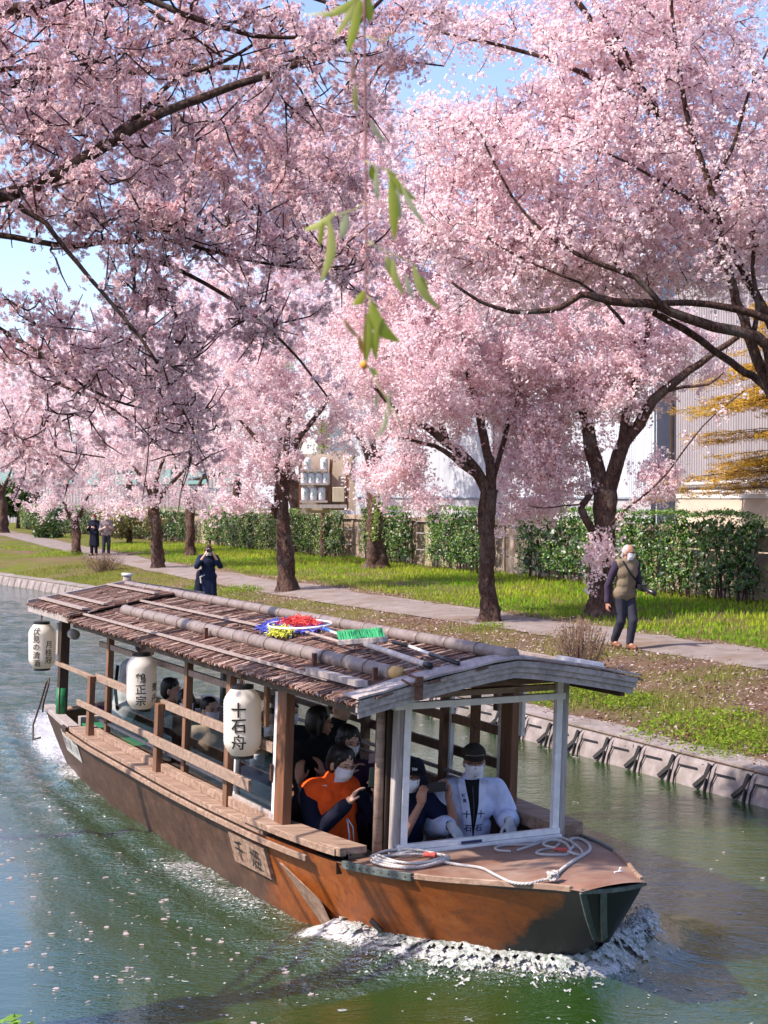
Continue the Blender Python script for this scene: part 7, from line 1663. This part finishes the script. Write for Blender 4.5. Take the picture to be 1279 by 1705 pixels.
# --- two masked passengers behind the middle of the side, one more beyond the second lantern, one by the window
for (a, b, c, fc, lb, wr_) in ((-4.95, .30, .0, 165, 'passenger in black with mask seated beside the middle side post', dict(top=M['black_cloth'], hair='bob')),
                               (-4.28, .30, .0, 150, 'passenger in beige jacket with mask seated right of the middle side post', dict(top=M['beige_shirt'], hair='short')),
                               (-5.75, .25, .02, 110, 'passenger in dark blue partly hidden by the middle lantern', dict(top=M['navy'], hair='long', mask=False)),
                               (-3.30, .05, .0, 170, 'passenger in black near the large lantern', dict(top=M['black_cloth'], hair='short')),
                               (-3.85, -.35, .0, 160, 'passenger in black on the far bench behind the middle lantern', dict(top=M['black_cloth'], hair='long')),
                               (-2.85, .40, .0, 165, 'passenger in a dark jacket behind the largest lantern', dict(top=M['dark_trousers'], hair='bob')),
                               (-2.45, .45, -.10, 200, 'passenger in a blue grey shirt behind the sliding window', dict(top=M['blue_shirt'], hair='short'))):
    wr_.update(sleeve=1., inf=.02, trousers=M['dark_trousers'])
    person(lb, place(a, b, c + .02, fc), dict(pelvis=(0, 0, .40), chest=(0, .02, .72), neck=(0, .05, .93), head=(0, .08, 1.05), head_yaw=R(8), elbowR=(.24, .07, .5), wristR=(.10, .27, .44), elbowL=(-.24, .07, .5), wristL=(-.10, .27, .44),
           kneeL=(-.12, .38, .40), ankleL=(-.12, .36, .06), kneeR=(.12, .38, .40), ankleR=(.12, .36, .06), handL=((.3, .5, -.3), (0, 0, -1), (1, 0, 0)), handR=((-.3, .5, -.3), (0, 0, -1), (-1, 0, 0))), wr_, voxel=.015, group='passengers seated in the cabin')
# --- crew member at the stern in a light shirt, seen from behind
Ts = place(-7.15, .30, .38, 62)
ps, Hs_ = person('helmsman in a light grey shirt sitting at the stern under the roof', Ts, dict(pelvis=(0, 0, .30), chest=(0, .10, .66), neck=(0, .19, .86), head=(0, .25, .98), head_yaw=R(-20), head_pitch=R(-8), elbowR=(.25, .18, .45), wristR=(.17, .38, .38), elbowL=(-.25, .18, .45), wristL=(-.17, .38, .38),
        kneeL=(-.12, .40, .26), ankleL=(-.12, .42, .07), kneeR=(.13, .38, .24), ankleR=(.14, .40, .07), handR=((-.2, .6, -.2), (0, 0, -1), (-1, 0, 0)), handL=((.2, .6, -.2), (0, 0, -1), (1, 0, 0))),
        dict(top=M['grey_shirt'], sleeve=.98, inf=.04, sleeve_r=.03, trousers=M['black_cloth'], hair='short', mask=False, folds=.012), voxel=.012)
mb = MB(); mb.tube([Ts @ Vector(p) for p in ((.10, -.10, .84), (.16, -.15, .60), (.14, -.12, .36))], .02, 6); mb.build('shoulder_strap', M['black_cloth'], ps, True)
for a, b, lb in ((-7.42, .55, 'dark shoe standing on the stern board'),):
    G = Flesh(); c = cw(a, b, .70); G.cap(c, c + Vector((.18, -.05, -.02)), .045, .04); tag(G.skin('shoe', M['purple_cloth'], None, .01), lb, 'shoe')
# ---------------- people on the bank
mp = gpoint(1040, 1081); Tp = wplace(mp, 158)
pwk, Hk = person('grey haired man in a khaki vest walking along the path', Tp, dict(
    pelvis=(0, 0, .86), chest=(-.01, .03, 1.21), neck=(-.01, .05, 1.40), head=(-.02, .09, 1.51), head_yaw=R(30), head_pitch=R(-6),
    elbowR=(.27, -.06, .98), wristR=(.30, -.02, .73), handR=((.05, .15, -1), (-1, 0, 0), (0, 1, 0), .95, .5), elbowL=(-.25, .00, .98), wristL=(-.26, .18, .93), handL=((-.1, .8, -.3), (1, 0, 0), (0, 0, 1), .95, .8),
    kneeL=(-.08, .12, .46), ankleL=(-.06, .05, .09), kneeR=(.08, .03, .45), ankleR=(.07, -.20, .12), toeL=(0, .12, -.045), toeR=(0, .11, -.06)),
    dict(top=fabric('dark_purple_shirt', (.04, .028, .05)), sleeve=.98, vest=M['beige_vest'], vest_inf=.030, trousers=M['dark_trousers'], shoes=M['leather'], hair='thin', hairmat=M['grey_hair'], skin=M['skin_tan'], glasses=True), voxel=.013, hvox=.008)
cm = empty('shoulder_camera', Tp @ Vector((-.20, .22, .98)), 'black camera on a strap carried by the walking man', 'camera'); mb = MB(); f = lambda x, y, z: Tp @ Vector((x, y, z)); mb.box(f, -.26, -.12, .17, .24, .93, 1.02); mb.build('body', M['black_plastic'], cm, bevel=.006)
mb = MB(); mb.tube([f(-.20, .22, .97), f(-.28, .36, .90), f(-.31, .41, .875)], [.034, .038, .042], 14); mb.build('lens', M['black_plastic'], cm, True); mb = MB(); mb.tube([f(.09, .10, 1.38), f(.03, .19, 1.22), f(-.08, .21, 1.08), f(-.18, .20, 1.0)], .016, 6); mb.build('strap', M['black_cloth'], cm, True)
ph = gpoint(347, 1022); ph.z = ground_at(ph); Th = wplace(ph, 168)
pph, Hp = person('photographer in a dark navy coat standing on the bank taking a picture', Th, dict(
    pelvis=(0, 0, .86), chest=(0, .0, 1.20), neck=(0, .03, 1.38), head=(.0, .07, 1.49), head_pitch=R(-8), shw=.18, elbowR=(.28, .12, 1.13), wristR=(.10, .24, 1.40), handR=((-.4, -.1, .8), (-.6, -.3, 0), (-.3, -.5, .1), .95, .6), elbowL=(-.27, .12, 1.13), wristL=(-.11, .24, 1.40), handL=((.4, -.1, .8), (.6, -.3, 0), (.3, -.5, .1), .95, .6),
    kneeL=(-.09, .04, .46), ankleL=(-.09, .0, .09), kneeR=(.09, .04, .46), ankleR=(.09, .0, .09)),
    dict(top=fabric('navy_coat', (.012, .018, .045)), sleeve=.72, inf=.028, sleeve_r=.03, hem=.50, trousers=M['navy'], shoes=M['black_cloth'], hair='bob', hairmat=grained('dark_red_hair', [(.3, (.03, .012, .012)), (.7, (.06, .02, .02))]), folds=.012), voxel=.014, hvox=.008)
mb = MB(); f = lambda x, y, z: Th @ Vector((x, y, z)); mb.box(f, -.065, .065, .215, .275, 1.455, 1.535); tag(mb.build('compact_camera', M['black_plastic'], None, bevel=.006), 'small black camera at the eyes of the photographer in navy', 'camera')
G = Flesh(); G.cap(f(.20, -.02, .95), f(.24, .02, .50), .085, .12); G.cap(f(.17, .0, 1.0), f(.2, 0, .8), .05, .06); tag(G.skin('draped_coat', M['navy'], None, .016, .014, 8), 'dark coat hanging over the bag of the photographer', 'coat')
G = Flesh(); G.cap(f(.10, .11, .92), f(.20, .10, .87), .018, .02); G.cap(f(.20, .11, .88), f(.18, .12, .74), .016, .02); tag(G.skin('white_scarf', M['grey_shirt'], None, .010, .004, 14), 'light cloth tied at the waist of the photographer', 'scarf')
for (x, y, fc, lb, w_, sc) in ((157, 926, 200, 'standing person in a long dark blue coat beside the forked tree', dict(top=M['navy'], hem=.42, inf=.03, trousers=M['black_cloth'], shoes=M['black_cloth'], hair='bob', hairmat=fabric('reddish_hair', (.18, .05, .03))), 1),
                              (177, 926, 160, 'standing person in a pinkish grey jacket beside the one in the blue coat', dict(top=M['grey_coat'], inf=.03, trousers=M['dark_trousers'], shoes=M['black_cloth'], hair='short'), 1)):
    p_ = gpoint(x, y); w_.update(sleeve=1.)
    person(lb, wplace(p_, fc), dict(pelvis=(0, 0, .88), chest=(0, 0, 1.22), neck=(0, .02, 1.41), head=(0, .05, 1.53), elbowR=(.25, .05, 1.02), wristR=(.16, .24, 1.10), elbowL=(-.25, .05, 1.02), wristL=(-.16, .24, 1.10), handR=((-.3, .5, .3), (-1, 0, 0), (0, 0, 1)), handL=((.3, .5, .3), (1, 0, 0), (0, 0, 1)),
           kneeL=(-.09, .03, .48), ankleL=(-.09, 0, .09), kneeR=(.10, .03, .48), ankleR=(.11, 0, .09)), w_, voxel=.018, hvox=.014)

# ================================================================== WILLOW STRAND CLOSE TO THE CAMERA
def willow():
    Y = 2.1; t = empty('willow_branch', at(606, -60, Y), 'thin hanging willow twig with long green leaves close to the camera', 'branch')
    mb = MB(); st = [(606, -80), (607, 40), (608, 150), (609, 300), (610, 400), (609, 500), (607, 600)]; mb.tube([at(x, y, Y + .01 * math.sin(y * .01)) for x, y in st], [.0021, .002, .0019, .0017, .0016, .0014, .0010], 6); mb.build('stem', mat('willow_twig', (.22, .09, .08), .7), t, True)
    G1, G2, G3 = (.40, .44, .04), (.50, .50, .12), (.56, .56, .28)
    def leaf(x0, y0, x1, y1, w, bend, c, dy=0.0, tw=.3):
        p, q = at(x0, y0, Y + dy), at(x1, y1, Y + dy + .01); d = q - p; Ln = d.length; sd = d.cross(Vector((0, 1, 0))).normalized(); nrm = d.cross(sd).normalized(); K = 9; mb = MB(); vs = []; 
        for i in range(K):
            u = i / (K - 1); c_ = p + d * u + sd * (math.sin(u * math.pi) * bend * Ln) + nrm * (.03 * math.sin(u * 3) * Ln); ww = w * (math.sin(math.pi * min(1, u * .92 + .06)) ** .8) * .5
            a_ = tw * (u - .3); s2 = sd * math.cos(a_) + nrm * math.sin(a_); vs += [c_ - s2 * ww, c_ + nrm * ww * .25, c_ + s2 * ww]
        r = random.Random(int(x0 * 7 + y1)); k_ = .85 + .3 * r.random()
        mb.add(vs, [(i * 3 + j, i * 3 + j + 1, i * 3 + j + 4, i * 3 + j + 3) for i in range(K - 1) for j in (0, 1)], tuple(x * k_ for x in c)); mb.build('leaf', M['willow'], t, True)
    PX = Y / FPX
    for a in [(605, -10, 535, 28, 15, .08, G1), (600, 0, 578, 90, 17, .02, G1), (612, -8, 618, 36, 18, -.05, G1), (596, -5, 558, 60, 12, .05, G2), (560, 20, 505, 26, 5, 0, G3), (606, 0, 592, 40, 12, 0, G1),
              (586, 85, 583, 140, 6, .08, (.45, .25, .18)), (592, 140, 594, 190, 8, -.03, G2), (617, 200, 644, 238, 8, -.08, G3),
              (618, 275, 622, 302, 13, 0, G1), (628, 280, 630, 338, 9, -.04, G3), (645, 280, 693, 333, 15, -.10, G1), (650, 295, 657, 400, 17, .02, G1), (668, 305, 712, 378, 9, -.06, G3), (662, 310, 668, 372, 7, 0, G3),
              (560, 352, 505, 383, 13, .10, G2), (576, 352, 566, 400, 15, .05, G3), (548, 365, 534, 470, 16, .10, G2), (538, 370, 532, 410, 10, 0, (.45, .48, .06)),
              (645, 425, 655, 465, 12, -.05, G2), (655, 430, 674, 492, 12, -.10, G2), (688, 440, 733, 516, 15, -.10, G2), (676, 455, 690, 500, 8, -.05, G3), (702, 460, 712, 490, 10, 0, G1),
              (607, 484, 588, 508, 14, .10, G1), (618, 500, 666, 570, 24, -.16, G1), (618, 500, 630, 535, 10, 0, (.08, .22, .03)), (612, 522, 608, 606, 17, .03, G1), (640, 530, 626, 600, 15, -.10, G1), (572, 530, 600, 565, 7, -.05, (.46, .30, .12)), (598, 560, 604, 590, 9, 0, (.55, .30, .08)),
              (615, 612, 630, 625, 10, 0, G2), (628, 655, 626, 680, 6, 0, G3), (650, 650, 655, 700, 6, -.1, G3), (642, 680, 625, 730, 8, .15, G3)]:
        leaf(a[0], a[1], a[2], a[3], a[4] * PX, a[5], a[6])
    for pts in ([(608, 268), (628, 278), (655, 288), (680, 305)], [(610, 335), (590, 350), (560, 358)], [(610, 400), (640, 418), (675, 432), (705, 450)], [(609, 490), (618, 500), (640, 520)], [(607, 600), (632, 645), (660, 690), (672, 720)], [(609, 60), (635, 70), (652, 56)]):
        mb = MB(); mb.tube([at(x, y, Y) for x, y in pts], [.0012, .0011, .001, .0008][:len(pts)], 5); mb.build('side_twig', mat('willow_side_twig', (.36, .34, .14), .7), t, True)
    mb = MB(); mb.add([at(606, 608, Y) + Vector((v.x * .006, v.y * .006, v.z * .006)) for v in SPH[0]], SPH[1]); mb.build('catkin', mat('orange_catkin', (.65, .28, .04), .8), t, True)
willow()
# leafy plant on the near bank, bottom left corner
def corner_plant():
    r = np.random.default_rng(9); b = at(0, 1740, 5.6); t = empty('bank_plant', (b.x, b.y, b.z - .25), 'bright green leafy plant peeking in at the bottom left corner', 'plant'); P = []
    for i in range(60):
        x = -60 + 110 * r.random(); y = 1690 + 70 * r.random() + abs(x - 5) * .25; P.append(list(at(x, y, 5.6 + r.normal() * .05)))
    P = np.array(P); T_ = np.array([[-.3, 0, 0], [0, -1, -.1], [.3, 0, 0], [0, 1, -.1]]); V, F_ = scatter(T_, np.array([[0, 1, 2], [0, 2, 3]]), P, rand_rot(60, r, (0, -.5, .8), .5), .030 + .015 * r.random(60)); c = np.array([.20, .36, .04]) * (.7 + .6 * r.random((60, 1)))
    link('leaves', np_mesh('leaves', V, F_, np.repeat(c, 4, axis=0)), M['leaf'], t); mb = MB()
    for i in range(0, 60, 4): p = Vector(P[i]); mb.tube([Vector((b.x + r.normal() * .05, b.y, b.z - .3)), p], [.006, .003], 4)
    mb.build('stems', M['dry_stem'], t)
corner_plant()
